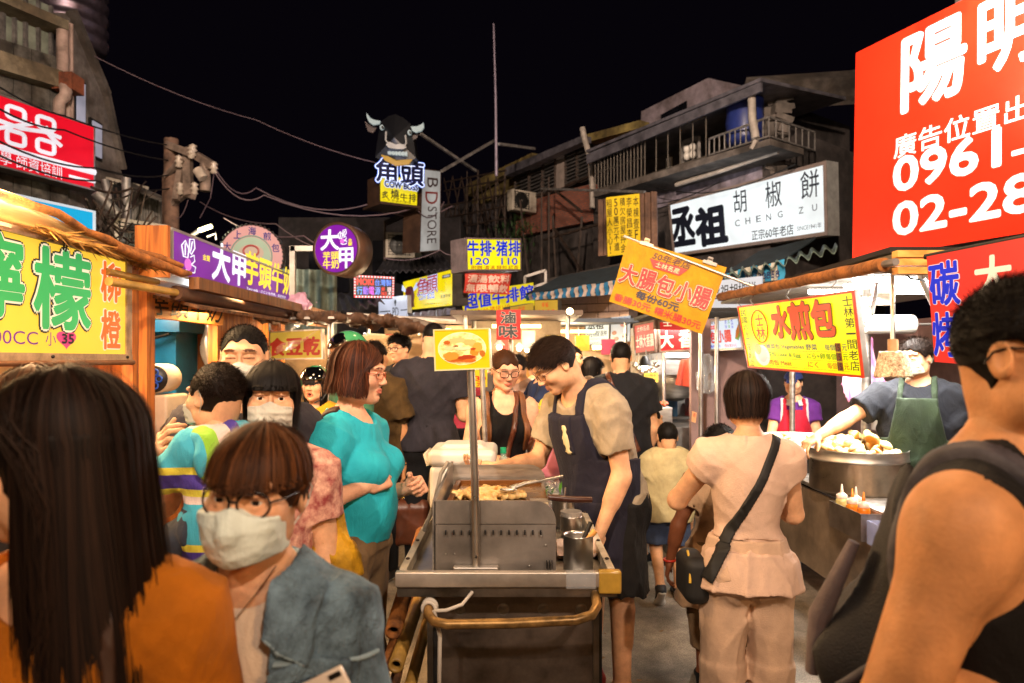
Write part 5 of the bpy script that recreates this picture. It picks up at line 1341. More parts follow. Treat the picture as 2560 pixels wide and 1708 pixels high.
shape(f, ht, lit('heart_pink', '#E0447C', .8), .005); f.text(rt, '35', (.605, .81, .665, .895), BLK, .03, off=.009)
ty = MB(); ty.tube([f.P(.60, .06, .02), f.P(.595, -.08, .03), f.P(.605, -.1, .0), f.P(.615, -.04, .03), f.P(.61, .07, .02)], .004, 5); ty.tube([f.P(.965, .02, .02), f.P(.96, -.1, .02), f.P(.985, -.1, .01), f.P(.975, .02, .02)], .004, 5); part('wire_tie', ty, IRON, rt)
part('roller', MB().tube([f.P(.0, 1.07, .0), f.P(1.03, 1.07, .01)], .014, 8), mat('pole_brown', '#6E4A30', .6), rt)

# purple taro sign
f = sign('lightbox_sign', 'long purple taro milk lightbox on top of the wooden stall', 'sign', ((428, 568), (737, 691), (733, 757), (428, 689)), 4.4, 7.0, PURP, ALU, .22, .018)
tpx(f, '大甲', (530, 620, 612, 706), WHT, .035); tpx(f, '芋頭牛奶', (612, 654, 731, 725), YELT, .03); f.text(f.root, 'Taro milk · さといも牛乳 · 토란우유', (.50, .83, .90, .925), WHT, .01)
f.text(f.root, '金蘭', (.175, .33, .22, .47), YELT, .02)
def taro(f, u, v, s, asp, parent):
 ln = MB()
 def tl(pts): ln.tube([f.P(u+x*s, v+y*s*asp, .006) for x, y in pts], .0045, 5)
 tl([(-.7, .1), (-.9, -.6), (-.5, -1.0), (-.1, -.5), (-.2, .1), (-.7, .1)]); tl([(-.1, -.4), (.0, -1.2), (.5, -1.3), (.6, -.7), (.2, -.2), (-.1, -.4)])
 tl([(-.5, -.8), (-.5, 0)]); tl([(.3, -1.1), (.1, -.4)]); tl([(.1, .0), (.5, -.2), (.6, .2), (.2, .5)]); tl([(.2, .5), (.7, .6), (.6, 1.0), (.0, 1.1), (-.4, .95)])
 part('emblem', ln, WHT, parent); shape(f, disc(f, u-.15*s, v+.55*s*asp, .42*s, .42*s*asp), lit('taro_pink', '#E070D8', .9, .05), .005, parent=parent)
taro(f, .095, .5, .05, 6.5, f.root)
# round purple sign
def round_sign(name, label, px, py, r, z, yaw, depth, face_m, case_m, rim):
 c = W(px, py, z); rad = r/FPX*z; M = Matrix.Rotation(R(yaw), 3, 'Z'); x = M @ Vector((1, 0, 0)); n = M @ Vector((0, -1, 0)); up_ = Vector((0, 0, 1))
 rt = thing(name, label, 'sign', c); d = c+n*.012; f = Face(d-x*rad+up_*rad, d+x*rad+up_*rad, d+x*rad-up_*rad, d-x*rad-up_*rad); f.root = rt
 Q = M @ Matrix.Rotation(R(90), 3, 'X')
 part('case', MB().lathe(c, [(.001, -depth), (rad*1.0, -depth), (rad*rim, -depth*.92), (rad*rim, .01), (rad*1.01, .02), (rad, .012)], 48, Q), case_m, rt)
 part('face', MB().lathe(c, [(.001, .010), (rad*1.005, .010)], 48, Q), face_m, rt); return f
f = round_sign('round_sign', 'round purple lightbox sign in a deep brown case on a bracket', 842, 622, 59, 6.5, -16, .26, lit('sign_violet', '#7A18A0', .85, .2), CASEB, 1.13)
f.text(f.root, '大', (.14, .1, .56, .52), WHT, .03); f.text(f.root, '甲', (.58, .5, .90, .92), WHT, .025); f.text(f.root, '芋頭', (.19, .56, .57, .73), YELT, .02); f.text(f.root, '牛奶', (.19, .74, .57, .92), YELT, .02); f.text(f.root, '金蘭', (.79, .30, .88, .46), YELT, .02, vertical=True)
taro(f, .67, .28, .13, 1.0, f.root)
part('bracket', MB().bar(W(727, 622, 6.6), W(800, 622, 6.6), .05).bar(W(732, 616, 6.6), W(732, 760, 6.6), .05), ALU, f.root)
# round pink sign
f = round_sign('round_sign', 'round pink bun shop sign behind the purple lightbox', 629, 641, 77, 8.2, 4, .12, lit('sign_pinkish', '#E0A098', .7, .08), CASEB, 1.03)
shape(f, disc(f, .5, .5, .31, .31, 32), lit('sign_palegreen', '#B8C8A8', .6), .005); part('ring', MB().tube([f.P(.5+.33*math.cos(2*PI*i/40), .5+.33*math.sin(2*PI*i/40), .006) for i in range(41)], .008, 5, False), lit('ring_green', '#8AA890', .6), f.root)
for ch, a in zip('大上海煎包', (-158, -122, -88, -52, -20)): u, v = .5+.41*math.cos(R(a)), .5+.41*math.sin(R(a)); f.text(f.root, ch, (u-.06, v-.065, u+.06, v+.065), lit('letter_indigo', '#3A2E86', .5), .02)
shape(f, disc(f, .5, .45, .2, .14), lit('print_bun', '#D8B8A0', .6, .2), .008, 'picture'); part('ring', MB().tube([f.P(.5+.12*math.cos(2*PI*i/40), .42+.09*math.sin(2*PI*i/40), .012) for i in range(41)], .012, 5, False), lit('ring_red', '#C05048', .6), f.root)
for i in range(40): pass
bl = MB()
for i in range(44): a = 2*PI*i/44; bl.ball(f.P(.5+.515*math.cos(a), .5+.515*math.sin(a), .01), .018, 6, 4)
part('rim_bulbs', bl, BLKP, f.root, kind='stuff')

# LED ticker
f = sign('led_sign', 'small red framed LED sign with coloured dotted characters', 'sign', ((885, 688), (985, 693), (984, 745), (885, 744)), 9, 9.2, mat('led_black', '#120608', .3), BLKP, .2)
for i in range(30):
 pass
lb_ = {0: MB(), 1: MB()}
def bord(n, fn):
 for i in range(n): lb_[i % 2].plate(f.sub(*fn(i/n, (i+.92)/n), off=.006), .004)
bord(26, lambda a, b: (a, .0, b, .075)); bord(26, lambda a, b: (a, .925, b, 1)); bord(13, lambda a, b: (0, .08+a*.84, .035, .08+b*.84)); bord(13, lambda a, b: (.965, .08+a*.84, 1, .08+b*.84))
part('led_border', lb_[0], lit('led_red', '#FF3040', 1.4), f.root, kind='stuff'); part('led_border', lb_[1], lit('led_white', '#FFE0E0', 1.4), f.root, kind='stuff')
f.text(f.root, 'MOKI', (.07, .14, .48, .42), lit('led_red2', '#FF4038', 1.3), .04); f.text(f.root, '台灣製', (.52, .14, .93, .44), lit('led_blue', '#6090FF', 1.3), .01)
for ch, u, c in zip('行動電源', (.07, .22, .37, .52), ('#60B0FF', '#A070FF', '#E060E0', '#80A0FF')): f.text(f.root, ch, (u, .50, u+.135, .86), lit('led_'+ch, c, 1.3), .01)
f.text(f.root, '保', (.68, .50, .77, .68), lit('led_red2', '#FF4038', 1.3), .01); f.text(f.root, '固', (.84, .50, .93, .68), lit('led_white', '#FFE0E0', 1.4), .01); f.text(f.root, '365', (.67, .72, .82, .88), lit('led_red2', '#FF4038', 1.3), .01); f.text(f.root, '天', (.84, .70, .94, .9), lit('led_white', '#FFE0E0', 1.4), .01)
# PD sign
f = sign('wall_sign', 'white restaurant sign with a spoon and black lettering lit by small spots', 'sign', ((946, 746), (1018, 738), (1018, 802), (948, 806)), 11.5, 11, lit('sign_coolwhite', '#C8CDE0', .72, .2), CASEW, .1)
f.text(f.root, 'PD', (.50, .44, .71, .80), BLK, .0); f.text(f.root, '一', (.03, .55, .42, .59), BLK); f.text(f.root, '一', (.78, .55, 1, .59), BLK); shape(f, disc(f, .6, .22, .04, .09), BLK); shape(f, [(.585, .25), (.615, .25), (.615, .38), (.585, .38)], BLK); shape(f, [(0, .93), (1, .93), (1, 1), (0, 1)], lit('stripe_orange', '#E8B088', .6), .004)
lamp(f.P(.3, -.05, .3), 8, COOL, .05, f.root)
# lower bull shop billboard
f = sign('lightbox_sign', 'yellow steak house billboard with raised red and blue characters over its awning', 'sign', ((1008, 705), (1130, 674), (1130, 764), (1010, 776)), 11.5, 9.6, lit('sign_yellow2', '#F4DC10', .85), CASEG, .25)
NEB = lit('neon_blue', '#2038C0', .6); NEW = lit('neon_white', '#C8D4FF', 1.1); RB2 = lit('letter_crimson', '#B81830', .6)
for ch, b in (('角', (1050, 697, 1078, 738)), ('頭', (1077, 690, 1102, 730))): tpx(f, ch, b, RB2, .02, ((BLK, .055), (NEW, .032)), off=.05)
tpx(f, 'COW BOSS', (1055, 733, 1094, 748), NEB, .03, ((NEW, .035),), off=.05); tpx(f, '炙燒牛排', (1102, 736, 1127, 744), BLK, .01); f.text(f.root, '—大哥級的美味—', (.45, .86, .72, .91), BLK); shape(f, [(.83, .10), (.98, .10), (.98, .2), (.83, .2)], BLK); f.text(f.root, '士林陽明店', (.84, .12, .97, .18), WHT, .0, off=.009)
# plain ox shape (stand-in for the shop figure)
shape(f, [(.09, .3), (.14, .22), (.22, .22), (.27, .3), (.3, .55), (.28, .75), (.29, .93), (.22, .93), (.2, .82), (.16, .93), (.09, .93), (.08, .6)], mat('ox_maroon', '#5A1016', .4), .03, 'ox_figure')
shape(f, [(.1, .3), (.02, .1), (.0, .3), (.09, .4)], NEW, .032, 'ox_horn'); shape(f, [(.27, .32), (.36, .12), (.38, .3), (.28, .42)], NEW, .032, 'ox_horn')
aw = Face(W(1016, 784, 10.6), W(1138, 768, 9.4), W(1140, 790, 9.2), W(1018, 800, 10.4)); aw.curve = lambda u, v: .012*math.sin(u*40)
solo('awning_frame', grid_mesh(aw, 40, 2, .02), mat('awning_silver', '#8C8488', .4, .4, .4), 'silvery rolled awning under the yellow steak house billboard', 'awning')
fr_ = Face(W(1010, 800, 10), W(1142, 785, 9), W(1142, 812, 9), W(1012, 818, 10)); fr_.curve = lambda u, v: .04*math.sin(u*55)*v
solo('scalloped_valance', grid_mesh(fr_, 60, 3, .01), mat('valance_black', '#1D1715', .8, 0, .4), 'ragged black valance hanging below the silver awning', 'awning')
# bull tower
Zb = 12.5
f = sign('tower_sign', 'yellow lightbox of the bull tower with steak characters under neon letters', 'sign', ((951, 436), (1043, 451), (1042, 517), (951, 506)), Zb, Zb+.5, lit('sign_yellow3', '#EED814', .85), CASEB, .5)
for ch, b in zip('炙燒牛排', ((955, 478, 971, 496), (977, 474, 997, 498), (1000, 484, 1018, 502), (1022, 485, 1040, 505))): tpx(f, ch, b, BLK, .02)
f.text(f.root, '—大哥級的美味—', (.06, .83, .95, .94), BLK, .0); part('base', MB().plate([f.P(-.06, 1.0, .1), f.P(1.02, 1.0, .1), f.P(1.02, 1.09, .1), f.P(-.06, 1.09, .1)], .7), CASEB, f.root)
f2 = Face(W(922, 388, Zb-.15), W(1062, 404, Zb+.45), W(1060, 478, Zb+.45), W(924, 470, Zb-.15)); f2.root = thing('neon_letters', 'big outlined neon characters and name across the bull tower sign', 'neon sign', f2.P(.5, .5))
for ch, b in (('角', (.10, .10, .46, .80)), ('頭', (.54, .13, .96, .86))): f2.text(f2.root, ch, b, mat('letter_midnight', '#0C1230', .4), .02, ((lit('neon_glow', '#5C86FF', 1.6), .058), (lit('neon_core', '#E8F0FF', 1.8), .038), (NEB, .014)), off=.05)
f3 = Face(W(952, 450, Zb-.1), W(1044, 464, Zb+.4), W(1043, 480, Zb+.4), W(953, 468, Zb-.1)); f3.text(f2.root, 'COW BOSS', (.06, .1, .97, .95), mat('letter_midnight', '#0C1230', .4), .05, ((NEW, .08),), off=.05)
c = f2.P(.5, .5); lamp(c+Vector((-.2, -1.2, 0)), 26, (.55, .65, 1), .4, f2.root, 'neon_spill')
# plain bull head above the letters
bh = thing('bull_head_sign', 'black bull head figure with pale horns on top of the sign tower', 'sign', W(990, 400, Zb))
def BX(x, y, z=Zb): return W(600+x*.3571, 200+y*.3571, z)
pts = [(985, 292), (1035, 255), (1085, 238), (1140, 262), (1192, 305), (1208, 380), (1222, 470), (1232, 545), (1180, 575), (1090, 590), (1000, 570), (945, 540), (955, 470), (968, 380)]
hd = MB(); A = [BX(*p) for p in pts]; B = [p+Vector((0, .45, 0)) for p in A]; cc = sum(A, Vector())/len(A)-Vector((0, .14, 0)); n = len(A)
hd.add(A+B+[cc], [(2*n, (i+1) % n, i) for i in range(n)] + [tuple(range(n, 2*n))] + [(i, (i+1) % n, (i+1) % n+n, i+n) for i in range(n)])
part('head', hd, mat('bull_black', '#0D0D10', .35), bh)
def flat(name, pts, m, dz=-.2, sub=None):
 mb = MB(); A = [BX(*p, Zb+dz) for p in pts]; c = sum(A, Vector())/len(A); mb.add([c]+A, [(0, i+1, (i+1) % len(A)+1) for i in range(len(A))]); mb2 = [p+Vector((0, .05, 0)) for p in A]; mb.add(A+mb2, [(i, (i+1) % len(A), (i+1) % len(A)+len(A), i+len(A)) for i in range(len(A))]); return part(name, mb, m, bh)
HORN = lit('horn_pale', '#B8C4C0', .55, .1); MUZ = mat('muzzle_grey', '#8C8880', .5, emit=.1, ecol='#8C8880')
flat('horn', [(884, 230), (905, 262), (940, 280), (982, 286), (975, 305), (930, 312), (902, 292), (888, 262)], HORN); flat('horn', [(1196, 325), (1240, 324), (1270, 310), (1284, 298), (1287, 330), (1270, 355), (1230, 366), (1205, 352)], HORN)
flat('ear', [(872, 285), (900, 310), (960, 330), (930, 372), (895, 360)], mat('bull_brown', '#3A2A26', .5), -.02); flat('ear', [(1205, 390), (1252, 372), (1235, 410), (1212, 420)], mat('bull_brown', '#3A2A26'), -.02)
for x, y in ((992, 330), (1186, 366)): flat('eye', [(x+14*math.cos(a), y+17*math.sin(a)) for a in np.linspace(0, 6.28, 13)[:-1]], HORN); flat('pupil', [(x+4+8*math.cos(a), y+10*math.sin(a)) for a in np.linspace(0, 6.28, 11)[:-1]], BLK, -.23)
flat('muzzle', [(1020, 452), (1040, 432), (1065, 440), (1090, 452), (1120, 446), (1150, 452), (1166, 470), (1140, 484), (1090, 482), (1040, 474)], MUZ); part('nose_line', MB().tube([BX(1022, 362, Zb-.2), BX(1020, 420, Zb-.2), BX(1036, 444, Zb-.2)], .018, 5).tube([BX(1158, 388, Zb-.2), BX(1164, 440, Zb-.2), BX(1152, 466, Zb-.2)], .018, 5), MUZ, bh)
for i in range(6): x = 1034+i*23; flat('tooth', [(x, 500+i*1.5-i*(i < 1)), (x+20, 498+i*.5), (x+20, 522+i*2), (x, 516+i*2)], HORN)
flat('collar', [(985, 522), (1040, 535), (1090, 568), (1150, 560), (1205, 555), (1180, 590), (1090, 600), (1010, 560)], lit('collar_gold', '#C8961E', .45))
# vertical store sign
f = sign('vertical_sign', 'tall white vertical store sign with sideways lettering below the bull tower', 'sign', ((1055, 421), (1102, 427), (1100, 627), (1048, 632)), 13.2, 13.8, lit('sign_greywhite', '#B8B6B2', .55, .35), CASEB, .4, .02)
a, b, c, d = f.sub(0, 0, 1, 1); rf = Face(b, c, d, a); rf.text(f.root, 'B', (.10, .16, .22, .72), mat('letter_brown', '#3A2420', .5), .0); rf.text(f.root, 'D', (.27, .16, .42, .80), lit('letter_oxblood', '#8C2418', .4), .0); rf.text(f.root, 'STORE', (.45, .2, .90, .66), mat('letter_brown', '#3A2420'), -.005)
# steak prices
f = sign('lightbox_sign', 'yellow steak price lightbox with blue characters and red line below', 'sign', ((1164, 594), (1302, 597), (1303, 677), (1166, 678)), 8.6, 9.3, lit('sign_yellow4', '#F2E81A', .92), mat('case_mauve', '#6E5E64', .5, .3, .3), .3, .02)
for ch, b in zip('牛排猪排', ((1168, 602, 1196, 640), (1200, 602, 1228, 640), (1240, 602, 1268, 640), (1271, 602, 1299, 640))): tpx(f, ch, b, BLUT, .03)
tpx(f, '·', (1231, 618, 1236, 624), BLUT, .03); tpx(f, '120', (1176, 645, 1222, 662), BLUT, .025); tpx(f, '110', (1253, 645, 1293, 662), BLUT, .025); tpx(f, '附贈:濃湯.麵包.紅茶', (1178, 664, 1296, 675), lit('letter_rust', '#C0481C', .7), .008)
bm2 = lambda nm, lab, q, zl, zr, m, curve=None: None
def banner(name, label, q, zl, zr, m, curve, nu=14, nv=8):
 f = Face(*pquad(*q, zl, zr)); f.curve = curve; f.root = thing(name, label, 'banner', f.P(.5, .5)); part('cloth', grid_mesh(f, nu, nv), m, f.root); return f
f = banner('cloth_banner', 'faded red cloth banner with pale characters under the steak prices', ((1162, 683), (1278, 685), (1275, 737), (1158, 732)), 8.7, 9.0, fab('banner_faded_red', '#A83428', .8, emit=.10, ecol='#A83428'), lambda u, v: .03*math.sin(u*9+v*3))
f.text(f.root, '濃湯飲料', (.05, .08, .96, .46), PGREY, .035, off=.01); f.text(f.root, '無限暢飲', (.04, .54, .95, .92), PGREY, .035, off=.01)
f = banner('vinyl_banner', 'sloping yellow vinyl steak banner with large blue characters', ((1147, 733), (1334, 706), (1333, 765), (1160, 800)), 10.2, 10.8, lit('vinyl_yellow', '#EED61E', .85), lambda u, v: .04*math.sin(u*6+v*2))
f.text(f.root, '超值牛排館', (.02, .08, .985, .66), BLUT, .03, off=.012); f.text(f.root, '牛排120·猪排110', (.07, .70, .66, .92), REDT, .0, off=.012)
f = sign('shop_sign', 'dull yellow rice shop sign with red characters under the striped awning', 'sign', ((1337, 752), (1394, 750), (1394, 804), (1337, 806)), 9.8, 9.6, YELD, CASEG, .12)
f.text(f.root, '幸福', (.31, .09, .6, .32), REDT, .0); f.text(f.root, '油飯', (.12, .42, .86, .92), REDT, .02, shear=.2)
f = sign('shop_sign', 'second dull yellow rice shop sign half hidden by the red braised food sign', 'sign', ((1276, 768), (1334, 758), (1333, 818), (1276, 832)), 9.4, 9.9, YELD, CASEG, .12)
f.text(f.root, '幸福', (.31, .05, .6, .28), REDT, .0); f.text(f.root, '油飯', (.1, .36, .92, .9), REDT, .02, shear=.2)
f = sign('lightbox_sign', 'red braised food lightbox with two black characters on a steel pole', 'sign', ((1241, 775), (1302, 774), (1302, 848), (1241, 849)), 5.4, 5.4, lit('sign_scarlet', '#E8261E', .9), mat('case_red', '#8C1A16', .4), .12)
f.text(f.root, '滷', (.17, .07, .78, .46), BLK, .03, ((CREAM, .018),)); f.text(f.root, '味', (.12, .52, .86, .95), BLK, .03, ((CREAM, .018),)); part('pole', MB().tube([W(1277, 845, 5.5), Vector((W(1277, 0, 5.5).x, 5.5, .02))], .02, 10), STEEL, f.root)
f = sign('price_tag', 'small bright yellow rice price sign beside the dark television', 'sign', ((1303, 827), (1320, 826), (1320, 853), (1303, 855)), 9, 9, lit('sign_lime', '#F0E82A', .9), CASEG, .05); f.text(f.root, '油飯', (.1, .2, .9, .62), REDT, .01)
t = sign('television', 'switched off television hung under the rice shop signs', 'television', ((1320, 826), (1382, 829), (1382, 860), (1320, 858)), 9, 9.2, mat('screen_grey', '#6A6A70', .15, 0, .5, scale=3, spec=.8), BLKP, .1, .02)
f = sign('lightbox_sign', 'small white pepper bun lightbox next to the magazine poster', 'sign', ((1463, 799), (1526, 794), (1524, 861), (1462, 865)), 9.6, 9.2, lit('sign_white2', '#E4EEE4', .9, .05), CASEG, .1, .015)
f.text(f.root, '丞祖', (.12, .14, .76, .40), BLK, .03); f.text(f.root, '胡椒餅', (.05, .46, .90, .68), BLK, .0); f.text(f.root, 'CHENG ZU', (.06, .74, .9, .79), PGREY); f.text(f.root, '45', (.88, .80, .96, .86), BLK); f.text(f.root, '正宗60年老店', (.2, .88, .62, .94), BLK)
f = sign('magazine_poster', 'pale magazine poster with food photos beside the pepper bun lightbox', 'poster', ((1528, 794), (1576, 789), (1574, 853), (1526, 858)), 9.2, 9.0, lit('poster_pale', '#C8D2D8', .65), CASEG, .06)
f.text(f.root, 'TaipeiWalker', (.03, .04, .95, .17), lit('letter_slate', '#4A62B0', .6), .01)
g = np.random.default_rng(4)
for u, v, c in ((.2, .62, '#B06A50'), (.32, .86, '#8A5A48'), (.62, .32, '#D8907E'), (.85, .2, '#C87868'), (.75, .8, '#5A4A48'), (.18, .85, '#D8C0B0')): shape(f, disc(f, u, v, .13, .09, 10), lit('photo_'+c[1:], c, .55, .4), .004+.001*u, 'picture')
# red sausage sign box (two faces)
f = sign('sausage_sign', 'faded pink red side panel of the sausage stall sign box', 'sign', ((1584, 810), (1637, 799), (1641, 882), (1588, 889)), 7.4, 6.9, lit('sign_fadedred', '#D8544A', .8, .15), CASEB, .08, .025, frame_m=mat('rusty_frame', '#6A5446', .6, .3, .4))
f.text(f.root, '士林名產', (.16, .12, .76, .28), CREAM, .0); f.text(f.root, '士林大香腸', (.1, .40, .92, .78), CREAM, .03)
f = sign('sausage_sign', 'deep red front panel of the sausage stall sign box with cream characters', 'sign', ((1645, 801), (1735, 800), (1733, 877), (1649, 882)), 6.9, 6.7, lit('sign_deepred', '#C8141C', .8, .12), CASEB, .08, .02, frame_m=MATS['rusty_frame'])
f.text(f.root, '士', (.15, .0, .4, .18), CREAM, .03); f.text(f.root, '大', (.05, .34, .42, .86), CREAM, .04); f.text(f.root, '香', (.60, .30, 1.0, .88), CREAM, .04)
f = sign('lightbox_sign', 'white lightbox of the small sausage in large sausage stall with a hot dog picture', 'sign', ((1735, 806), (1849, 791), (1860, 874), (1735, 880)), 6.9, 6.3, lit('sign_bluewhite', '#D2E0F2', .95, .06), ALU, .14, .02)
for ch, u in zip('大腸包小腸', (.10, .235, .375, .52, .665)): f.text(f.root, ch, (u, .38, u+.13, .74), REDT, .03, ((WHT, .035),) if 0 else ((lit('rim_rose', '#E88080', .8), .02),))
f.text(f.root, '50年老店', (.35, .06, .55, .16), BLK, .01); shape(f, [(.36, .19), (.55, .19), (.52, .31), (.39, .31)], REDT); f.text(f.root, '士林名產', (.39, .215, .52, .285), WHT, .0, off=.008); f.text(f.root, '香腸30元', (.13, .81, .29, .90), REDT, .0); f.text(f.root, '每份60元', (.37, .81, .57, .90), BLUT, .02); f.text(f.root, '糯米腸30元', (.65, .81, .88, .90), REDT, .0)
f.text(f.root, '原味', (.69, .06, .73, .34), BLUT, .0, vertical=True); f.text(f.root, '蒜味', (.755, .06, .795, .34), GRNT, .0, vertical=True); f.text(f.root, '黑胡椒', (.82, .06, .86, .34), BLUT, .0, vertical=True)
shape(f, [(.865, .66), (.90, .42), (.97, .2), (1.0, .22), (.99, .5), (.93, .72)], lit('print_leaf', '#7A9A3A', .7, .4), .005, 'picture'); shape(f, [(.88, .62), (.91, .42), (.96, .25), (.985, .28), (.97, .46), (.92, .64)], lit('print_sausage', '#C06A28', .8, .3), .008, 'picture')
f = sign('glowing_tag', 'little glowing yellow price tag hung in the sausage stall', 'price tag', ((1610, 933), (1643, 932), (1643, 956), (1610, 956)), 6.6, 6.5, lit('tag_glow', '#FFE060', 1.3), None, .02); f.text(f.root, '小份8', (.1, .12, .9, .42), REDT, .0); f.text(f.root, '大份1', (.1, .55, .9, .88), REDT, .0)
# white cloth sign behind the stall roof
f = sign('wall_sign', 'white cloth sign mostly hidden behind the rolled awning', 'sign', ((1765, 705), (1905, 690), (1905, 790), (1765, 798)), 8, 7.6, lit('sign_softwhite', '#D8DCE4', .7, .1), None, .03); f.text(f.root, '丞祖胡椒餅', (.12, .12, .9, .5), BLK, .01); f.text(f.root, '正宗60年老店', (.3, .72, .8, .86), BLK, .01)
# red school sign high on the left
f = Face(LB(-90, 206, .45), LB(237, 318, .45), LB(237, 476, .45), LB(-90, 393, .45)); f.root = thing('lightbox_sign', 'big red school lightbox sign high on the corrugated house', 'sign', f.P(.5, 1))
part('face', MB().plate(f.sub(.0, .0, 1, 1, .001), .004), lit('sign_crimson', '#E60F26', .85, .1), f.root); part('case', MB().plate(f.sub(0, 0, 1, 1, -.004), .3), CASEG, f.root)
fb = MB(); [fb.plate(f.sub(*q, off=.01), .02) for q in ((0, -.01, 1, .015), (0, .985, 1, 1.01), (.988, .0, 1.0, 1))]; part('frame', fb, ALU, f.root)
def rr(x0, y0, x1, y1): 
 b = uv(f, x0, y0, x1, y1); u0, v0, u1, v1 = b; e = .25; ps = []
 for cx, cy, a in ((u1, v0, -90), (u1, v1, 0), (u0, v1, 90), (u0, v0, 180)):
  for k in range(4): t = R(a+30*k); sx = (u1-u0)*e; sy = (v1-v0)*e; ps.append(f.P(cx-sx*(1 if cx == u1 else -1)+sx*math.cos(t), cy-sy*(1 if cy == v1 else -1)+sy*math.sin(t), .008))
 return ps+[ps[0]]
lg = MB()
for b in ((16, 270, 60, 298), (92, 295, 134, 322), (16, 330, 60, 362), (92, 352, 134, 382)): lg.tube(rr(*b), .03, 6, False)
def fp(x, y): u, v, _, _ = uv(f, x, y, x+.5, y+.5); return f.P(u, v, .008)
for pts in ([(-15, 298), (52, 322), (110, 330), (150, 345)], [(78, 310), (-15, 322)], [(108, 320), (128, 345), (152, 366)], [(112, 318), (130, 335)]): lg.tube([fp(*p) for p in pts], .03, 6)
part('emblem', lg, lit('logo_white', '#F0ECF4', .9), f.root)
st_ = MB(); st_.tube([fp(-20, 364), fp(236, 432)], .045, 6); st_.tube([fp(172, 440), fp(236, 456)], .02, 6); part('stripe', st_, MATS['logo_white'], f.root)
tpx(f, '學·師資培訓', (0, 398, 154, 430), MATS['logo_white'], .0)
# blue lightbox
f = sign('lightbox_sign', 'plain cyan blue lightbox with white rim above the left canopy', 'sign', ((20, 480), (238, 528), (238, 600), (20, 600)), 6.2, 7.0, lit('sign_cyan', '#18A8DC', .85, .08), CASEG, .12, .03, frame_m=lit('rim_white', '#D8E4EC', .7))
# ------------------------------------------------------------------ pancake cart in the middle
ct = thing('food_cart', 'stainless pancake cart with griddle, rails and dented front panel', 'food cart', (0, 2.6, 0))
CP = lambda n, mb, m, **k: part(n, mb, m, ct, **k)
zt = .87; zf = 2.24
def T(px, py, z=zt+.04):
 """point on the table plane at pixel"""
 d = (EYE-z)*FPX/(py-900); return Vector(((px-1280)/FPX*d, d, z))
xl, xr = -.372, .340; yb = 3.75
CP('table_top', MB().box(((xl+xr)/2, (zf+yb)/2, zt-.012), (xr-xl, yb-zf, .024), bev=.004), STEEL)
CRM = mat('rail_cream', '#BDB09A', .5, 0, .3, scale=10)
CP('rail', MB().bar((xl+.012, zf+.02, zt+.02), (xl+.012, yb, zt+.02), .024, .04), CRM); CP('rail', MB().bar((xr-.012, zf+.02, zt+.02), (xr-.012, yb, zt+.02), .024, .04), CRM)
CP('front_rail', MB().box(((xl+xr)/2, zf, zt+.012), (xr-xl+.02, .03, .05), bev=.005), mat('rail_alu', '#C2B8AC', .35, .7, .25)); CP('front_lip', MB().box(((xl+xr)/2, zf+.008, zt-.03), (xr-xl+.01, .02, .034)), STEELD)
CP('tape', MB().box((xr-.02, zf-.001, zt+.004), (.075, .036, .075), bev=.008), mat('packing_tape', '#C69A3C', .2, 0, .3, alpha=.9, spec=.8)); CP('tape', MB().box((xr-.115, zf-.001, zt+.01), (.10, .034, .056), bev=.006), PLSTC)
for x in (xl+.012, xr-.012):
 for i in range(6): CP('rivet', MB().ball((x, zf+.12+i*.24, zt+.044), (.008, .008, .004), 8, 5), RUST)
CP('front_panel', MB().box((.02, zf+.14, .42), (.56, .02, .80)), mat('panel_brown_steel', '#776A60', .36, .75, .35, scale=7, bump=.03, bscale=90))
CP('side_panel', MB().box((xr-.05, 3.05, .42), (.02, 1.4, .80)), STEELD); CP('side_panel', MB().box((xl+.09, 3.05, .42), (.02, 1.4, .80)), STEELD); CP('back_panel', MB().box((0, yb-.05, .42), (.6, .02, .80)), STEELD)
for x in (-.27, .3): CP('frame_leg', MB().box((x, zf+.13, .42), (.022, .022, .84)), IRON)
for i, (x, z) in enumerate(((-.18, .735), (-.03, .735), (.11, .735), (.24, .735), (.285, .70), (.285, .60))): CP('bolt', MB().lathe((x, zf+.128, z), [(.022, 0), (.018, -.001), (.015, .001), (.001, .001)] if i < 4 else [(.008, .0), (.006, .004), (.001, .005)], 14, Matrix.Rotation(R(90), 3, 'X')), STEELD)
hb = MB(); hp = [T(1062, 1500, zt-.06)]; y0 = zf-.06
P = lambda x, y, z: Vector((x, y, z))
CP('push_handle', MB().tube([P(-.255, zf+.13, .80), P(-.27, y0+.06, .80), P(-.268, y0-.01, .792), P(-.24, y0-.05, .782), P(-.20, y0-.058, .778), P(0, y0-.06, .782), P(.20, y0-.055, .79), P(.25, y0-.04, .80), P(.272, y0, .815), P(.272, y0+.06, .83), P(.26, zf+.13, .84)], .0155, 12), mat('handle_pipe', '#A8824C', .35, .6, .45, scale=18))
CP('cord', MB().tube([P(-.13, zf-.005, zt-.03), P(-.16, zf-.05, zt-.055), P(-.21, zf-.06, zt-.07), P(-.25, zf-.05, zt-.075)], .006, 6).tube([P(-.25, zf-.06, .80), P(-.23, zf-.06, .72), P(-.235, zf-.05, .5), P(-.25, zf-.04, .25), P(-.26, zf, .1)], .0075, 6), mat('cord_white', '#C8C0B4', .5))
CP('cord_wrap', MB().tube([P(-.268+.022*math.cos(a), y0+.02+a*.004, .795+.022*math.sin(a)) for a in np.linspace(0, 12, 40)], .007, 6), MATS['cord_white'])
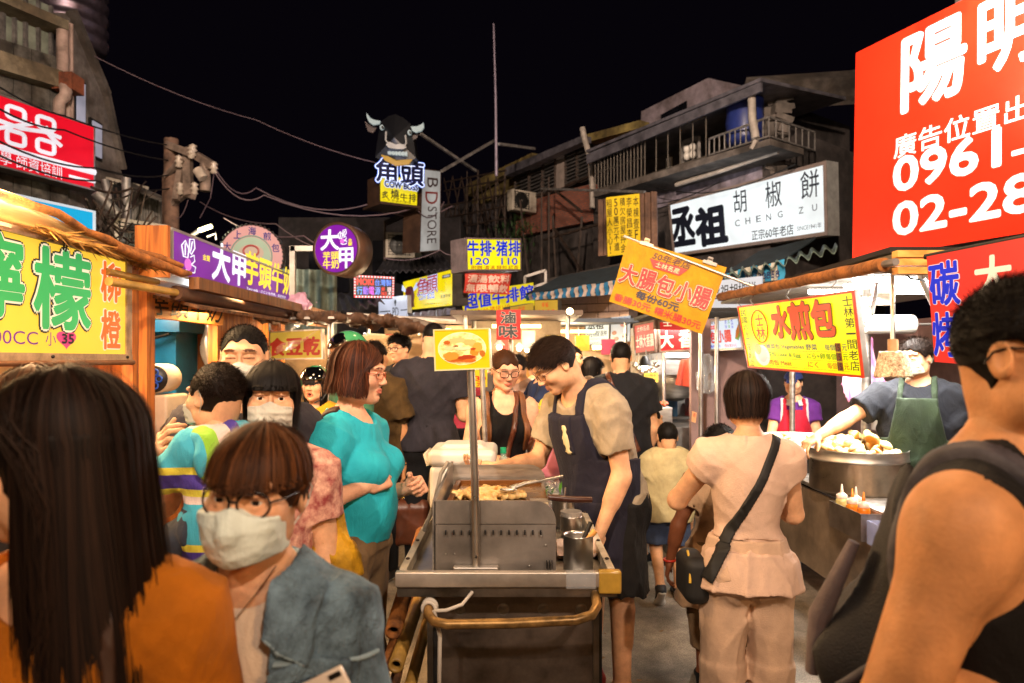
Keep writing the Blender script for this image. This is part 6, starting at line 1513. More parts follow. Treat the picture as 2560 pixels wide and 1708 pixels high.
for k, (x, y) in enumerate(((-.24, 2.55), (.26, 2.55), (-.24, 3.5), (.26, 3.5))): w = CP('wheel', MB().lathe((x, y, .1), [(.02, -.02), (.09, -.02), (.1, -.01), (.1, .01), (.09, .02), (.02, .02)], 20, Matrix.Rotation(R(90), 3, 'Y')), BLKP)
# griddle
gx0, gx1, gy0, gy1 = -.262, .148, 2.30, 3.0; gz0, gz1 = zt+.01, zt+.255
gd = thing('griddle', 'steel gas griddle with rounded right corner and row of vent slots', 'griddle', (-.06, 2.6, zt)); GP = lambda n, mb, m, **k: part(n, mb, m, gd, **k)
def side_poly(zlo, zhi, cut=.07): return [(gx0, zlo), (gx1, zlo), (gx1, zhi-cut)] + [(gx1-cut+cut*math.cos(a), zhi-cut+cut*math.sin(a)) for a in np.linspace(.2, PI/2, 6)] + [(gx0, zhi)]
MX = Matrix(((1, 0, 0, 0), (0, 0, -1, gy0), (0, 1, 0, 0), (0, 0, 0, 1)))
GSM = mat('griddle_steel', '#A09890', .42, .85, .35, scale=3, bump=.05, bscale=12)
GP('front_panel', MB().prism([(gx0, gz0), (gx1, gz0), (gx1, gz0+.165), (gx0, gz0+.165)], MX, .012), GSM)
GP('splash_guard', MB().prism(side_poly(gz0+.168, gz1), MX, .01), GSM)
MX2 = MX.copy(); MX2[1][3] = gy1+.012; bk = side_poly(gz0, gz1+.012); GP('back_panel', MB().prism(bk, MX2, .01), STEEL)
GP('side_panel', MB().plate([(gx0-.006, gy1, gz1+.03), (gx0-.006, gy0, gz1), (gx0-.006, gy0, gz0), (gx0-.006, gy1, gz0)], .01), STEEL)
GP('hot_plate', MB().box(((gx0+gx1)/2, (gy0+gy1)/2+.008, gz1-.075), (gx1-gx0-.02, gy1-gy0-.02, .02)), mat('griddle_plate', '#A0783C', .22, .85, .5, scale=6, bump=.1, bscale=30))
GP('inner_rim', MB().bar((gx0+.03, gy0+.03, gz1-.058), (gx0+.03, gy1-.03, gz1-.058), .02).bar((gx0+.03, gy1-.03, gz1-.058), (gx1-.02, gy1-.03, gz1-.058), .02), mat('browned_steel', '#7A4C22', .4, .6, .4))
for i in range(13): GP('vent_slot', MB().box((gx0+.04+i*.0265, gy0-.0135, gz0+.142), (.006, .004, .017), bev=.0015), BLK)
for i in range(3): GP('vent_slot', MB().box((gx1-.032+i*.009, gy0-.0135, gz0+.035), (.003, .004, .028)), BLK)
for x, z in ((gx0+.04, gz0+.07), (gx0+.07, gz0+.07), (gx1-.05, gz0+.13), (gx1-.035, gz0+.10), (gx1-.09, gz0+.03)): GP('screw', MB().ball((x, gy0-.012, z), .003, 6, 4), CHROME)
GP('clip_strap', MB().tube([(gx0-.01, gy1-.1, gz1+.04), (gx0-.035, gy1-.15, gz1-.0), (gx0-.05, gy1-.3, gz1-.11), (gx0-.065, gy1-.45, gz1-.16)], .009, 6), mat('strap_grey', '#8E867C', .5, .3))
# pancake in folds on the plate
g = np.random.default_rng(8); F = Fld((-.24, 2.52, gz1-.07), (.09, 2.86, gz1+.02), .0045)
for i in range(48):
 a = g.uniform(0, 6.28); rr_ = g.uniform(0, 1)**.6; c = np.array((-.075+.145*rr_*math.cos(a), 2.69+.11*rr_*math.sin(a), gz1-.058+.026*(1-rr_))); d = np.array((math.cos(a+1.4+g.normal()*.4), math.sin(a+1.4+g.normal()*.4), g.normal()*.12))*g.uniform(.02, .05)
 F.cap(c-d, c+d, .011, .009, .008)
F.add(folds(3, 70, .004)); V, Q = F.mesh()
solo('flatbread', npmesh('flatbread', V, Q), mat('dough', '#E3C68A', .5, 0, .25, scale=26, col2='#C08A3C', sss=.1, spec=.4), 'pile of folded pale flatbread frying on the griddle', 'food')
tg = thing('tongs', 'steel tongs lying across the flatbread', 'tongs', (.03, 2.66, gz1))
for dx in (0, .012): part('arm', MB().tube([(-.005, 2.62+dx, gz1-.02), (.05, 2.64+dx*1.4, gz1-.005), (.2, 2.70+dx*.6, gz1+.015)], [.012, .007, .005], 8), CHROME, tg)
part('tip', MB().ball((-.015, 2.615, gz1-.022), (.035, .016, .008), 12, 6), CHROME, tg)
solo('food_paper', MB().add([(.02, 2.36, gz1-.06), (.14, 2.36, gz1-.052), (.13, 2.52, gz1-.045), (.06, 2.44, gz1-.05)], [(0, 1, 2, 3)]), mat('wax_paper', '#C8BCA4', .4, 0, .2), 'sheet of greasy paper on the near right of the griddle', 'paper')
pn = thing('scraper', 'dark wooden handled scraper resting on the griddle edge', 'scraper', (.16, 2.5, gz1)); part('handle', MB().tube([(.13, 2.46, gz1-.02), (.21, 2.47, gz1-.03), (.29, 2.49, gz1-.035)], [.011, .013, .011], 8), mat('dark_handle', '#3C1C10', .35), pn); part('blade', MB().box((.10, 2.455, gz1-.03), (.07, .05, .004)), STEEL, pn)
def pot(label, c, r, h, lip=True, m=CHROME, group='steel pots on the cart', fill=None):
 t = thing('steel_pot', label, 'pot', c, group); e = .002
 part('body', MB().lathe(c, [(.001, 0), (r-.006, 0), (r, .006), (r, h-.004), (r+.003, h), (r-.002, h), (r-.004, h-.01), (r-.004, .01), (.001, .01)], 28), m, t)
 if fill: part('contents', MB().lathe(Vector(c)+Vector((0, 0, h*.75)), [(.001, .004), (r-.006, 0)], 20), fill, t)
 return t
p1_ = pot('shiny cylindrical steel pot holding two knives at the cart corner', (.23, 2.37, zt), .052, .125)
kn = thing('knife', 'black handled knife standing in the corner pot', 'knife', (.235, 2.37, zt+.05)); part('handle', MB().tube([(.245, 2.37, zt+.10), (.275, 2.38, zt+.165)], [.008, .009], 8), BLKP, kn); part('blade', MB().bar((.225, 2.365, zt+.03), (.246, 2.37, zt+.105), .02, .003), CHROME, kn)
kn = thing('knife', 'wooden handled knife standing in the corner pot', 'knife', (.24, 2.36, zt+.05)); part('handle', MB().tube([(.255, 2.36, zt+.10), (.288, 2.362, zt+.14)], [.009, .011], 8), WOODL, kn); part('blade', MB().bar((.235, 2.36, zt+.03), (.256, 2.36, zt+.105), .02, .003), CHROME, kn)
pot('open steel sauce pot with a spoon beside the cook', (.225, 3.0, zt), .05, .12, fill=mat('sauce_brown', '#3A1C10', .2)); pot('steel jar with screw lid between griddle and cook', (.235, 2.72, zt), .042, .11)
solo('spoon', MB().tube([(.22, 3.0, zt+.06), (.235, 3.0, zt+.17)], .004, 6), CHROME, 'steel spoon standing in the sauce pot', 'spoon')
solo('jar_lid', MB().cyl((.235, 2.72, zt+.11), .043, .018, 24), mat('lid_grey', '#B8B0A6', .3, .6), 'brushed lid on the steel jar between griddle and cook', 'lid')
cl = MB(); g = np.random.default_rng(2); f = Face((.17, 2.62, zt+.03), (.33, 2.66, zt+.035), (.32, 2.50, zt+.03), (.165, 2.48, zt+.03)); f.curve = lambda u, v: .01*math.sin(u*9+v*4)+.012*math.sin(v*6)
solo('cleaning_cloth', grid_mesh(f, 14, 12, .01), fab('cloth_pinkwhite', '#D8BCA8', .8), 'folded pinkish white cloth on the cart by the corner pot', 'cloth')
F = Fld((.05, 3.05, zt), (.33, 3.5, zt+.22), .007)
for i in range(16): F.ell((.19+g.normal()*.05, 3.28+g.normal()*.06, zt+.06+.05*g.uniform()), (.05*g.uniform(.6, 1.2), .06, .045), .02)
F.add(folds(9, 45, .014)); V, Q = F.mesh(); solo('plastic_bag', npmesh('plastic_bag', V, Q), PLSTC, 'crumpled clear plastic bag of greens on the cart', 'bag')
lf = MB()
for i in range(60): c = Vector((.13+g.normal()*.035, 3.17+g.normal()*.03, zt+.11+.02*g.normal())); d = Vector(g.normal(size=3).tolist()).normalized()*.03; e = d.cross(Vector((.3, .1, 1))).normalized()*.008; lf.add([c-d, c+e, c+d, c-e], [(0, 1, 2, 3)])
solo('spring_onions', lf, mat('onion_green', '#4E8A28', .4, 0, .3, scale=30), 'chopped green onions beside the plastic bag', 'vegetables').__setitem__('kind', 'stuff')
# cool box
cb = thing('cool_box', 'white plastic cool box behind the griddle', 'cool box', (-.235, 3.42, zt))
F = Fld((-.47, 3.15, zt), (.02, 3.7, zt+.34), .007); F.rbox((-.24, 3.42, zt+.115), (.155, .17, .11), .03); V, Q = F.mesh(); part('body', npmesh('body', V, Q), WPL, cb)
F = Fld((-.47, 3.15, zt+.15), (.02, 3.7, zt+.40), .007); F.rbox((-.24, 3.42, zt+.26), (.165, .18, .04), .03, .02); F.rbox((-.24, 3.42, zt+.30), (.10, .10, .018), .02, .03); V, Q = F.mesh(); part('lid', npmesh('lid', V, Q), WPL, cb)
part('latch', MB().box((-.13, 3.242, zt+.21), (.05, .016, .07), bev=.006), WPL, cb); part('handle', MB().tube([(-.405, 3.3, zt+.22), (-.42, 3.3, zt+.27), (-.42, 3.5, zt+.27), (-.405, 3.5, zt+.22)], .01, 8), WPL, cb)
bt = thing('water_bottle', 'clear plastic water bottle with green cap behind the cool box', 'bottle', (-.045, 3.55, zt)); part('body', MB().lathe((-.045, 3.55, zt), [(.001, 0), (.03, 0), (.034, .01), (.032, .05), (.034, .09), (.034, .17), (.03, .2), (.014, .235), (.013, .25)], 20), mat('bottle_plastic', '#A8C8B8', .08, 0, .05, alpha=.4, spec=.8), bt); part('cap', MB().cyl((-.045, 3.55, zt+.245), .016, .03, 16), mat('cap_green', '#1E9A6A', .35), bt)
# two poles and the lightbox
CP('sign_pole', MB().tube([(-.12, zf+.045, zt-.0), (-.124, zf+.045, 1.2), (-.138, zf+.045, 1.585)], .0135, 14), CHROME); CP('sign_pole', MB().tube([(-.135, yb-.03, zt), (-.165, yb-.03, 1.6), (-.17, yb-.03, 1.72)], .0145, 12), STEEL)
CP('pole_foot', MB().box((-.12, zf+.04, zt+.036), (.15, .035, .012), bev=.004), STEEL); CP('bolt', MB().ball((-.12, zf+.03, zt+.075), .005, 8, 6), BLK)
f = sign('lightbox_sign', 'small yellow lightbox with a photo of a flaky pancake on the cart pole', 'sign', ((1083, 824), (1223, 820), (1228, 922), (1087, 928)), 2.27, 2.27, lit('sign_gold', '#FFC60C', .95, .05), lit('case_cream', '#E8C890', .35), .16, .004, frame_m=lit('edge_cream', '#FFE2A0', .7))
g = np.random.default_rng(6)
def blob(u, v, ru, rv, n, j, seed): gg = np.random.default_rng(seed); return [(u+ru*(1+j*gg.normal())*math.cos(2*PI*i/n), v+rv*(1+j*gg.normal())*math.sin(2*PI*i/n)) for i in range(n)]
def cake(m, col, col2, s): return mat(m, col, .4, 0, .3, scale=30, col2=col2, emit=s, ecol=col, evar=.5)
shape(f, blob(.5, .48, .43, .40, 40, .01, 1), lit('halo_pale', '#FFF0B4', .95, .05), .003, 'picture'); shape(f, blob(.5, .48, .41, .385, 60, .018, 2), mat('cake_gold', '#FFD98C', .4, 0, .1, scale=34, col2='#C8641A', emit=.95, evar=.1, stretch=(1, 1, 1.6)), .005, 'picture')
for i, (u, v, ru, rv, c) in enumerate(((.42, .28, .16, .06, '#FBCB76'), (.64, .33, .12, .07, '#F6BE66'), (.28, .46, .10, .05, '#FCD68C'), (.52, .48, .14, .04, '#FFE0A0'), (.72, .58, .08, .09, '#E88A24'), (.42, .74, .22, .06, '#C85A14'), (.30, .66, .14, .1, '#E8922E'), (.58, .7, .16, .06, '#B2380E'), (.62, .78, .12, .04, '#D2641A'), (.78, .45, .09, .12, '#F0A83C'), (.24, .33, .06, .05, '#D2641A'), (.70, .5, .05, .03, '#C24A12'), (.40, .42, .05, .02, '#5A200A'), (.86, .62, .05, .08, '#C86A1E'))): shape(f, blob(u, v, ru, rv, 22, .10, 10+i), lit('cake_'+c[1:], c, .9, .35), .0065+.0008*i, 'picture')
f = sign('price_disc', 'round yellow price card with red writing behind the cart poles', 'price card', ((1185, 925), (1218, 925), (1218, 968), (1185, 968)), 3.9, 3.9, lit('card_yellow', '#F2C81E', .8), None, .01); f.text(f.root, '30', (.1, .36, .9, .62), REDT, .03); f.text(f.root, '元', (.2, .68, .8, .96), REDT, .03)
# bundle of poles hanging at the cart's left
for i, (x, z, r, l, m) in enumerate(((-.395, .56, .026, .9, 'bamboo'), (-.36, .44, .022, .85, 'bamboo'), (-.45, .50, .018, .8, 'brown_canvas'), (-.42, .64, .03, .8, 'brown_canvas'), (-.43, .40, .02, .7, 'old_wood'))):
 if m == 'bamboo': mat('bamboo', '#B08A44', .4, 0, .3, scale=9)
 solo('pole', MB().lathe((x, 2.32+.03*i, z), [(r*.6, .03), (r*.62, 0), (r, 0), (r*1.02, .2), (r, .4), (r*1.02, .41), (r, l), (.001, l)], 14, Matrix.Rotation(R(-88+3*i), 3, 'X')), MATS[m], ('thick bamboo pole with open end beside the cart', 'thinner bamboo pole under the thick one', 'brown rolled rod left of the bamboo poles', 'rolled brown canvas on top of the poles', 'old wooden rod lowest in the bundle')[i], 'pole', 'poles slung beside the cart')
# ------------------------------------------------------------------ right stall: fried buns
rs = thing('food_stall', 'fried bun stall with white ceiling, rolled brown awning and steel counter', 'market stall', (2.3, 4.4, 0)); SP = lambda n, mb, m, **k: part(n, mb, m, rs, **k)
SP('awning_roll', MB().tube([(1.80+.003*math.sin(i*1.7), 3.3+i*.137, 2.06+.003*math.sin(i*2.3)+.0045*i) for i in range(20)], [.034+.0015*math.sin(i*3.1) for i in range(20)], 14), CANV)
SP('awning_pole', MB().tube([(1.80, 3.2, 2.06), (1.80, 5.95, 2.145)], .018, 8), GALV)
for i in range(14): SP('ceiling_panel', MB().box((2.62, 3.42+i*.2, 2.11), (1.5, .19, .02)), mat('ceiling_grey', '#9C988E', .6, 0, .15))
SP('roof', MB().plate([(1.84, 6.1, 2.15), (3.4, 6.1, 2.15), (3.4, 3.32, 2.15), (1.84, 3.32, 2.15)], .025), IRON)
for i, z in enumerate((2.03, 2.07, 2.11)): SP('roof_board', MB().box((2.2, 3.3, z), (.7, .05, .033)), WOODL)
SP('crossbeam', MB().box((2.55, 3.55, 2.07), (1.5, .05, .05)), STEELD); SP('bracket', MB().box((2.18, 3.54, 2.06), (.07, .06, .07)), CRM)
SP('strut', MB().tube([(2.12, 3.6, 2.12), (2.55, 4.0, 1.75)], .018, 10), CHROME); SP('strut', MB().tube([(2.02, 3.75, 2.12), (2.6, 5.0, 1.7)], .014, 10), CHROME)
for i, (x, y) in enumerate(((2.30, 3.9), (2.42, 4.25), (2.35, 4.6))): 
 SP('tube_lamp', MB().tube([(x-.35, y, 2.06), (x+.6, y, 2.06)], .016, 10), WHEM)
 area((x-.1, y, 2.03), (x-.5, y-.15, 0), 62, (1, .95, .88), .9, .06, rs)
SP('post', MB().tube([(2.36, 4.55, 0), (2.36, 4.55, 2.12)], .03, 12), STEEL); SP('post', MB().tube([(2.3, 5.6, 0), (2.3, 5.6, 2.12)], .022, 12), STEEL)
cz = .80
SP('counter_top', MB().box((2.27, 4.55, cz-.014), (.66, 2.1, .028), bev=.004), mat('counter_steel', '#BDB6AE', .3, .85, .45, scale=9, bump=.05))
SP('front_skirt', MB().plate([(1.95, 5.55, cz-.05), (1.95, 3.56, cz-.05), (1.95, 3.56, .24), (1.95, 5.55, .24)], .02), mat('skirt_steel', '#A8937C', .38, .75, .3, scale=5, bump=.04, bscale=40))
SP('end_frame', MB().bar((2.18, 3.6, cz-.05), (2.18, 3.6, .1), .035).bar((2.55, 3.6, cz-.05), (2.55, 3.6, .1), .035).bar((2.0, 3.6, .3), (2.55, 3.6, .3), .03), IRON); SP('inner_panel', MB().box((2.3, 3.72, .45), (.55, .02, .6)), BLKP)
for y in (3.9, 5.2): SP('wheel', MB().lathe((2.02, y, .17), [(.03, -.03), (.13, -.03), (.17, -.02), (.17, .02), (.13, .03), (.03, .03)], 24, Matrix.Rotation(R(90), 3, 'Y')), BLKP)
# sauce rack + bottles
rk = thing('sauce_rack', 'steel tray hung on the counter front holding sauce bottles', 'rack', (1.9, 3.75, .62))
def hollow(c, s, t, parent, m, name='tray'):
 c = Vector(c); mb = MB(); mb.box(c-Vector((0, 0, s[2]/2-t/2)), (s[0], s[1], t)); mb.box(c+Vector((s[0]/2-t/2, 0, 0)), (t, s[1], s[2]-t*2)); mb.box(c-Vector((s[0]/2-t/2, 0, 0)), (t, s[1], s[2]-t*2)); mb.box(c+Vector((0, s[1]/2-t/2, 0)), (s[0]-2*t, t, s[2]-t*2)); mb.box(c-Vector((0, s[1]/2-t/2, 0)), (s[0]-2*t, t, s[2]-t*2)); return part(name, mb, m, parent)
hollow((1.885, 3.76, .72), (.11, .36, .15), .004, rk, mat('rack_steel', '#A89A8C', .3, .85, .3))
for i, (y, dx, c, lab) in enumerate(((3.88, -.01, '#C8B878', 'pale yellow sauce bottle at the far end of the steel tray'), (3.80, .03, '#D8A050', 'amber sauce bottle behind the orange ones'), (3.74, -.02, '#E08420', 'first orange sauce bottle with pointed tip in the tray'), (3.64, -.01, '#E07A1C', 'orange sauce bottle nearest to the pink box'))):
 p = Vector((1.885+dx, y, .70)); b = thing('sauce_bottle', lab, 'bottle', p, 'sauce bottles in the steel tray'); part('body', MB().lathe(p, [(.001, 0), (.030, 0), (.033, .006), (.033, .10), (.028, .115), (.001, .116)], 18), mat('sauce'+c[1:], c, .25, 0, .12, spec=.6), b); part('cap', MB().lathe(p+Vector((0, 0, .115)), [(.029, 0), (.029, .02), (.012, .03), (.009, .035)], 16), mat('cap_pale', '#E0C8B8', .3), b); part('nozzle', MB().lathe(p+Vector((0, 0, .15)), [(.009, 0), (.003, .045), (.001, .046)], 10), MATS['cap_pale'] if i < 2 else MATS['sauce'+c[1:]], b)
pb = thing('plastic_basket', 'clear perforated plastic basket with pink spoons on the tray end', 'basket', (1.90, 3.5, .68)); hollow((1.915, 3.51, .705), (.13, .10, .125), .004, pb, mat('basket_plastic', '#B8C0E0', .15, 0, .1, alpha=.5, spec=.8), 'basket')
for i in range(9): part('spoon', MB().tube([(1.875+.01*i, 3.48+.008*(i % 3), .655), (1.88+.0095*i, 3.5, .70+.01*(i % 2))], .008, 6), mat('spoon_pink', '#D0487A', .3), pb)
# pans with buns
def bunpan(label, c, r, h, n, seed, lab2, steep=.10, tray=False):
 t = thing('bun_pan', label, 'pan', c); 
 if not tray: part('body', MB().lathe(c, [(.001, 0), (r*.93, 0), (r*.95, .02), (r*.95, h-.07), (r*.96, h-.065)], 40), mat('pan_steel', '#9A8A78', .28, .9, .35, scale=4), t)
 part('rim', MB().lathe(Vector(c)+Vector((0, 0, h-.066)), [(r*.97, -.006), (r*1.02, 0), (r*1.0, .008), (r, .06), (r*1.012, .066), (r*.985, .064), (r*.975, .012), (.001, .008)], 40), STEEL if not tray else mat('tray_enamel', '#D8D0C4', .3), t)
 g = np.random.default_rng(seed); k = 0; protos = []
 for q in range(4):
  F = Fld((-.055, -.055, -.01), (.055, .055, .05), .0042)
  F.ell((0, 0, .016), (.040, .040, .024), .01); F.clip(lambda X, Y, Z: (.0-Z)+0*X+0*Y, .01)
  gg = np.random.default_rng(q+seed)
  for i in range(9): a = 2*PI*i/9; F.cap((.012*math.cos(a), .012*math.sin(a), .04), (.034*math.cos(a+.5), .034*math.sin(a+.5), .028), .004, .003, .006)
  V, Q = F.mesh(); C = np.ones((len(V), 3), f32); fried = np.clip((.012-V[:, 2])/.01, 0, 1)[:, None]; C = C*(1-fried)+np.array((.72, .42, .12))*fried
  protos.append(npmesh('bun', V, Q, True, C))
 for i in range(n):
  a = g.uniform(0, 6.28); rr = (g.uniform(0, 1)**.55)*(r-.05); z = h-.045 + max(0, steep*(1-(rr/(r))**1.4)*g.uniform(.3, 1))
  b = part('bun', protos[i % 4], None, None); b.parent = t; b.location = (rr*math.cos(a), rr*math.sin(a), z); b.rotation_euler = (g.normal()*.9, g.normal()*.9, g.uniform(0, 6)); s = g.uniform(.85, 1.1); b.scale = (s, s, s)
  if not b.data.materials: b.data.materials.append(mat('bun_dough', '#DDBE82', .5, 0, .12, scale=40, attr=True, spec=.4))
  if i < 1: pass
 return t
bunpan('big round steel pan heaped with golden fried buns', (2.13, 4.22, cz), .285, .26, 62, 3, '', .13)
bunpan('flat white enamel pan of pale buns on the far burner', (2.12, 5.05, cz), .27, .24, 20, 5, '', .012, True); solo('burner_drum', MB().cyl((2.12, 5.05, cz), .24, .17, 32), STEELD, 'round steel burner drum under the flat bun pan', 'burner')
fl_ = MB(); 
# hanging dried paper shade and bag roll
hs = thing('paper_shade', 'rough papery cone shade hanging in front of the vendor', 'lamp shade', (2.05, 3.55, 1.65)); c = Vector((2.02, 3.62, 1.51))
F = Fld((-.11, -.11, -.02), (.11, .11, .2), .005); F.cone((0, 0, 0), (0, 0, .135), .092, .066, .0); F.add(folds(4, 70, .005)); V, Q = F.mesh(); part('shade', npmesh('shade', V+np.array(c[:]), Q), mat('dry_bark', '#DCC8A6', .8, 0, .4, scale=60, bump=.8, bscale=120, col2='#8A6A4A'), hs)
part('stem', MB().tube([c+Vector((0, 0, .12)), c+Vector((0, 0, .2))], .026, 10), mat('stem_tan', '#C09468', .6), hs); part('rod', MB().tube([c+Vector((0, 0, .2)), c+Vector((.01, .02, .62))], .012, 8), CHROME, hs)
br_ = thing('bag_roll', 'thick white roll of plastic bags mounted on the post', 'roll', (2.4, 4.4, 1.88)); part('roll', MB().lathe((2.28, 4.42, 1.83), [(.022, 0), (.06, 0), (.062, .005), (.062, .31), (.06, .315), (.022, .315), (.022, 0)], 24, Matrix.Rotation(R(90), 3, 'Y')), WPL, br_); part('spindle', MB().tube([(2.2, 4.42, 1.83), (2.75, 4.42, 1.83)], .008, 8), STEEL, br_)
def bagmesh(c, sx, sz, seed, tie=True):
 F = Fld((-sx*1.6, -sx, -sz*1.2), (sx*1.6, sx, sz*1.2), max(sx/14, .005)); F.ell((0, 0, -sz*.35), (sx, sx*.6, sz*.6), .03); F.cap((0, 0, 0), (0, 0, sz*.8), sx*.75, sx*.45, .05, flat=(1, .6, 1))
 F.add(folds(seed, 3.2/sx, sx*.16, (1, 1, .12))); V, Q = F.mesh(); return npmesh('bag', V+np.array(c[:], f32), Q)
solo('striped_bag', bagmesh(Vector((2.5, 4.85, 1.48)), .13, .26, 3), mat('bag_magenta', '#D0489A', .3, 0, .5, scale=5, col2='#F0D0DC', alpha=.92, stretch=(6, 6, .3)), 'magenta and white striped plastic bag hung behind the vendor', 'bag')
SP('back_door', MB().box((2.75, 6.6, 1.0), (.75, .05, 2.0)), mat('door_dark', '#3A322E', .6, .3, .45)); SP('back_wall', MB().box((3.35, 6.7, 1.0), (3.2, .08, 2.0)), mat('wall_rosy', '#7E625C', .7, 0, .2)); SP('side_wall', MB().box((4.0, 5.0, 1.0), (.08, 3.6, 2.0)), MATS['wall_rosy'])
SP('crate_stack', MB().box((2.98, 5.6, 1.15), (.2, .2, .06)).box((2.99, 5.6, 1.25), (.2, .2, .06)), WOODL); SP('power_box', MB().box((2.42, 4.5, 2.0), (.13, .07, .08)), CRM)
for i in range(4): SP('shelf_box', MB().box((3.0+.012*(i % 2), 5.55, .95+.12*i), (.16, .18, .08), bev=.008), WPL if i % 2 else CRM)
# flour dusting is part of the counter material; scraps under the stall
# billboard legs
SP('cable', MB().tube([(2.02, 3.62, 2.12), (2.1, 3.6, 2.03), (2.2, 3.62, 2.02), (2.25, 3.64, 2.1)], .006, 5), CABLE)
# ------------------------------------------------------------------ sausage stall further back
ss = thing('sausage_stall', 'open sausage grill stall with steel posts under the red and white sign boxes', 'market stall', (1.9, 7, 0)); QP = lambda n, mb, m, **k: part(n, mb, m, ss, **k)
QP('counter', MB().box((1.55, 7.3, .46), (1.9, .9, .92)), STEELD); QP('grill_box', MB().box((1.28, 6.8, 1.0), (.55, .4, .28), bev=.01), STEEL); QP('roof', MB().box((2.35, 7.6, 2.1), (1.7, 1.6, .04)), IRON)
for px, z in ((1752, 6.2), (1792, 6.4), (1660, 6.9), (1733, 7.3)): x = (px-1280)/FPX*z; QP('post', MB().tube([(x, z, .0), (x, z, 2.0)], .02, 10), CHROME)
QP('back_wall', MB().box((2.5, 8.6, 1.0), (2.0, .06, 2.0)), mat('stall_white', '#C8C4BC', .4, 0, .15)); QP('side_panel', MB().box((1.52, 8.2, .95), (.05, .7, 1.9)), CRM)
for i, (px, py) in enumerate(((1790, 886), (1828, 886), (1858, 888), (1690, 888))): a = W(px, py, 7.1); QP('tube_lamp', MB().tube([a-Vector((.13, 0, 0)), a+Vector((.13, 0, 0))], .02, 8), WHEM)
area((1.95, 7.0, 1.9), (1.9, 7.1, 0), 60, (1, .93, .85), 1.2, .3, ss)
for i in range(9): c_ = ('#B03028', '#D8C8A8', '#3A6A9A', '#C88A2C')[i % 4]; QP('goods_box', MB().box((1.65+.14*i, 8.35, 1.0+.45*(i % 2)), (.14, .2, .2+.06*(i % 3))), mat('goods_'+c_[1:], c_, .5, 0, .2))
for z in (.9, 1.34): QP('shelf', MB().box((2.3, 8.38, z), (1.5, .3, .03)), STEEL)
QP('hood', MB().lathe(W(1690, 950, 7.9), [(.02, .1), (.18, .06), (.24, 0), (.25, -.01)], 24, Matrix.Rotation(R(90), 3, 'X')), STEEL); QP('exhaust_hood', MB().box((1.75, 7.6, 1.52), (.55, .4, .16)), STEEL)
cl_ = Face(W(1702, 900, 7.2), W(1722, 898, 7.2), W(1726, 968, 7.2), W(1688, 962, 7.2)); cl_.curve = lambda u, v: .03*math.sin(u*9); solo('red_towel', grid_mesh(cl_, 10, 6, .01), fab('towel_red', '#C85038', .8), 'salmon red towel hanging beneath the white hot dog lightbox', 'towel')
solo('white_bag', bagmesh(W(1768, 935, 6.6), .09, .2, 6), PLSTC, 'white plastic bag hanging on the middle steel post', 'bag')
g = np.random.default_rng(21); SAUS = mat('sausage_red', '#B0481E', .3, 0, .25, scale=20, spec=.6)
base = None
for r_ in range(2):
 for i in range(16):
  p = Vector((.98+i*.036+r_*.01, 6.72+r_*.17+g.normal()*.01, 1.155+.012*(i % 2)))
  if base is None: base = MB().tube([(-.0, -.075, 0), (.004, -.05, .004), (.0, 0, .008), (-.004, .05, .004), (0, .075, 0)], [.006, .015, .017, .015, .006], 8).mesh('sausage'); base.materials.append(SAUS)
  o = part('sausage', base, None); o.location = p; o.rotation_euler[2] = g.normal()*.12; props(o, 'grilled red sausage in one of the two rows on the steel grill box', 'sausage', 'sausages on the grill')
for i, (px, py, c, lab) in enumerate(((1768, 996, '#B81E2A', 'red sauce bottle at the end of the shelf'), (1774, 994, '#D84A8A', 'pink sauce bottle in the middle of the shelf'), (1783, 990, '#A8201C', 'tall dark red sauce bottle on the shelf'))): p = W(px, py+12, 7.4); b = thing('sauce_jar', lab, 'bottle', p, 'sauce bottles of the sausage stall'); part('body', MB().lathe(p, [(.001, 0), (.045, 0), (.045, .13), (.02, .17), (.001, .172)], 14), mat('jar'+c[1:], c, .3), b); part('cap', MB().cyl(p+Vector((0, 0, .17)), .02, .03, 10), WPL, b)
for i, (px, py) in enumerate(((1812, 915), (1836, 915), (1780, 912))): p = W(px, py, 7.2); c = thing('hanging_cup', ('left', 'right', 'farthest')[i] + ' white cup hung on a hook under the lightbox', 'cup', p, 'cups hung in the sausage stall'); part('cup', MB().lathe(p-Vector((0, 0, .12)), [(.001, 0), (.05, 0), (.065, .15), (.06, .15), (.047, .01), (.001, .01)], 16), WPL, c); part('hook', MB().tube([p+Vector((-.05, 0, .03)), p+Vector((0, 0, .16)), p+Vector((.05, 0, .03))], .006, 5), STEEL, c)
for i in range(7): 
 px = 1588+i*9; p = W(px, 905+8*(i % 3), 7.0); o = solo('ladle', MB().tube([p+Vector((0, 0, .12)), p], .006, 6).ball(p-Vector((0, 0, .03)), (.035, .03, .03), 10, 6), STEEL, f'{("first", "second", "third", "fourth", "fifth", "sixth", "last")[i]} ladle from the left hanging over the sausage grill', 'ladle', 'ladles over the sausage grill')
sd_ = thing('spot_lamp', 'small clip lamp shining warmly above the sausages', 'lamp', W(1612, 915, 6.8)); part('housing', MB().lathe(W(1612, 915, 6.8), [(.02, .1), (.05, .06), (.07, 0)], 14), BLKP, sd_); part('bulb', MB().ball(W(1612, 917, 6.8), .035, 10, 8), BULB, sd_); lamp(W(1612, 928, 6.75), 20, WARM2, .05, sd_)
lt = thing('low_table', 'low steel display table with skewers in front of the sausage stall', 'table', (1.5, 5.3, 0)); part('table_top', MB().box((1.62, 5.6, .74), (.75, .5, .04)), STEEL, lt); part('leg', MB().box((1.62, 5.62, .36), (.7, .45, .72)), STEELD, lt)
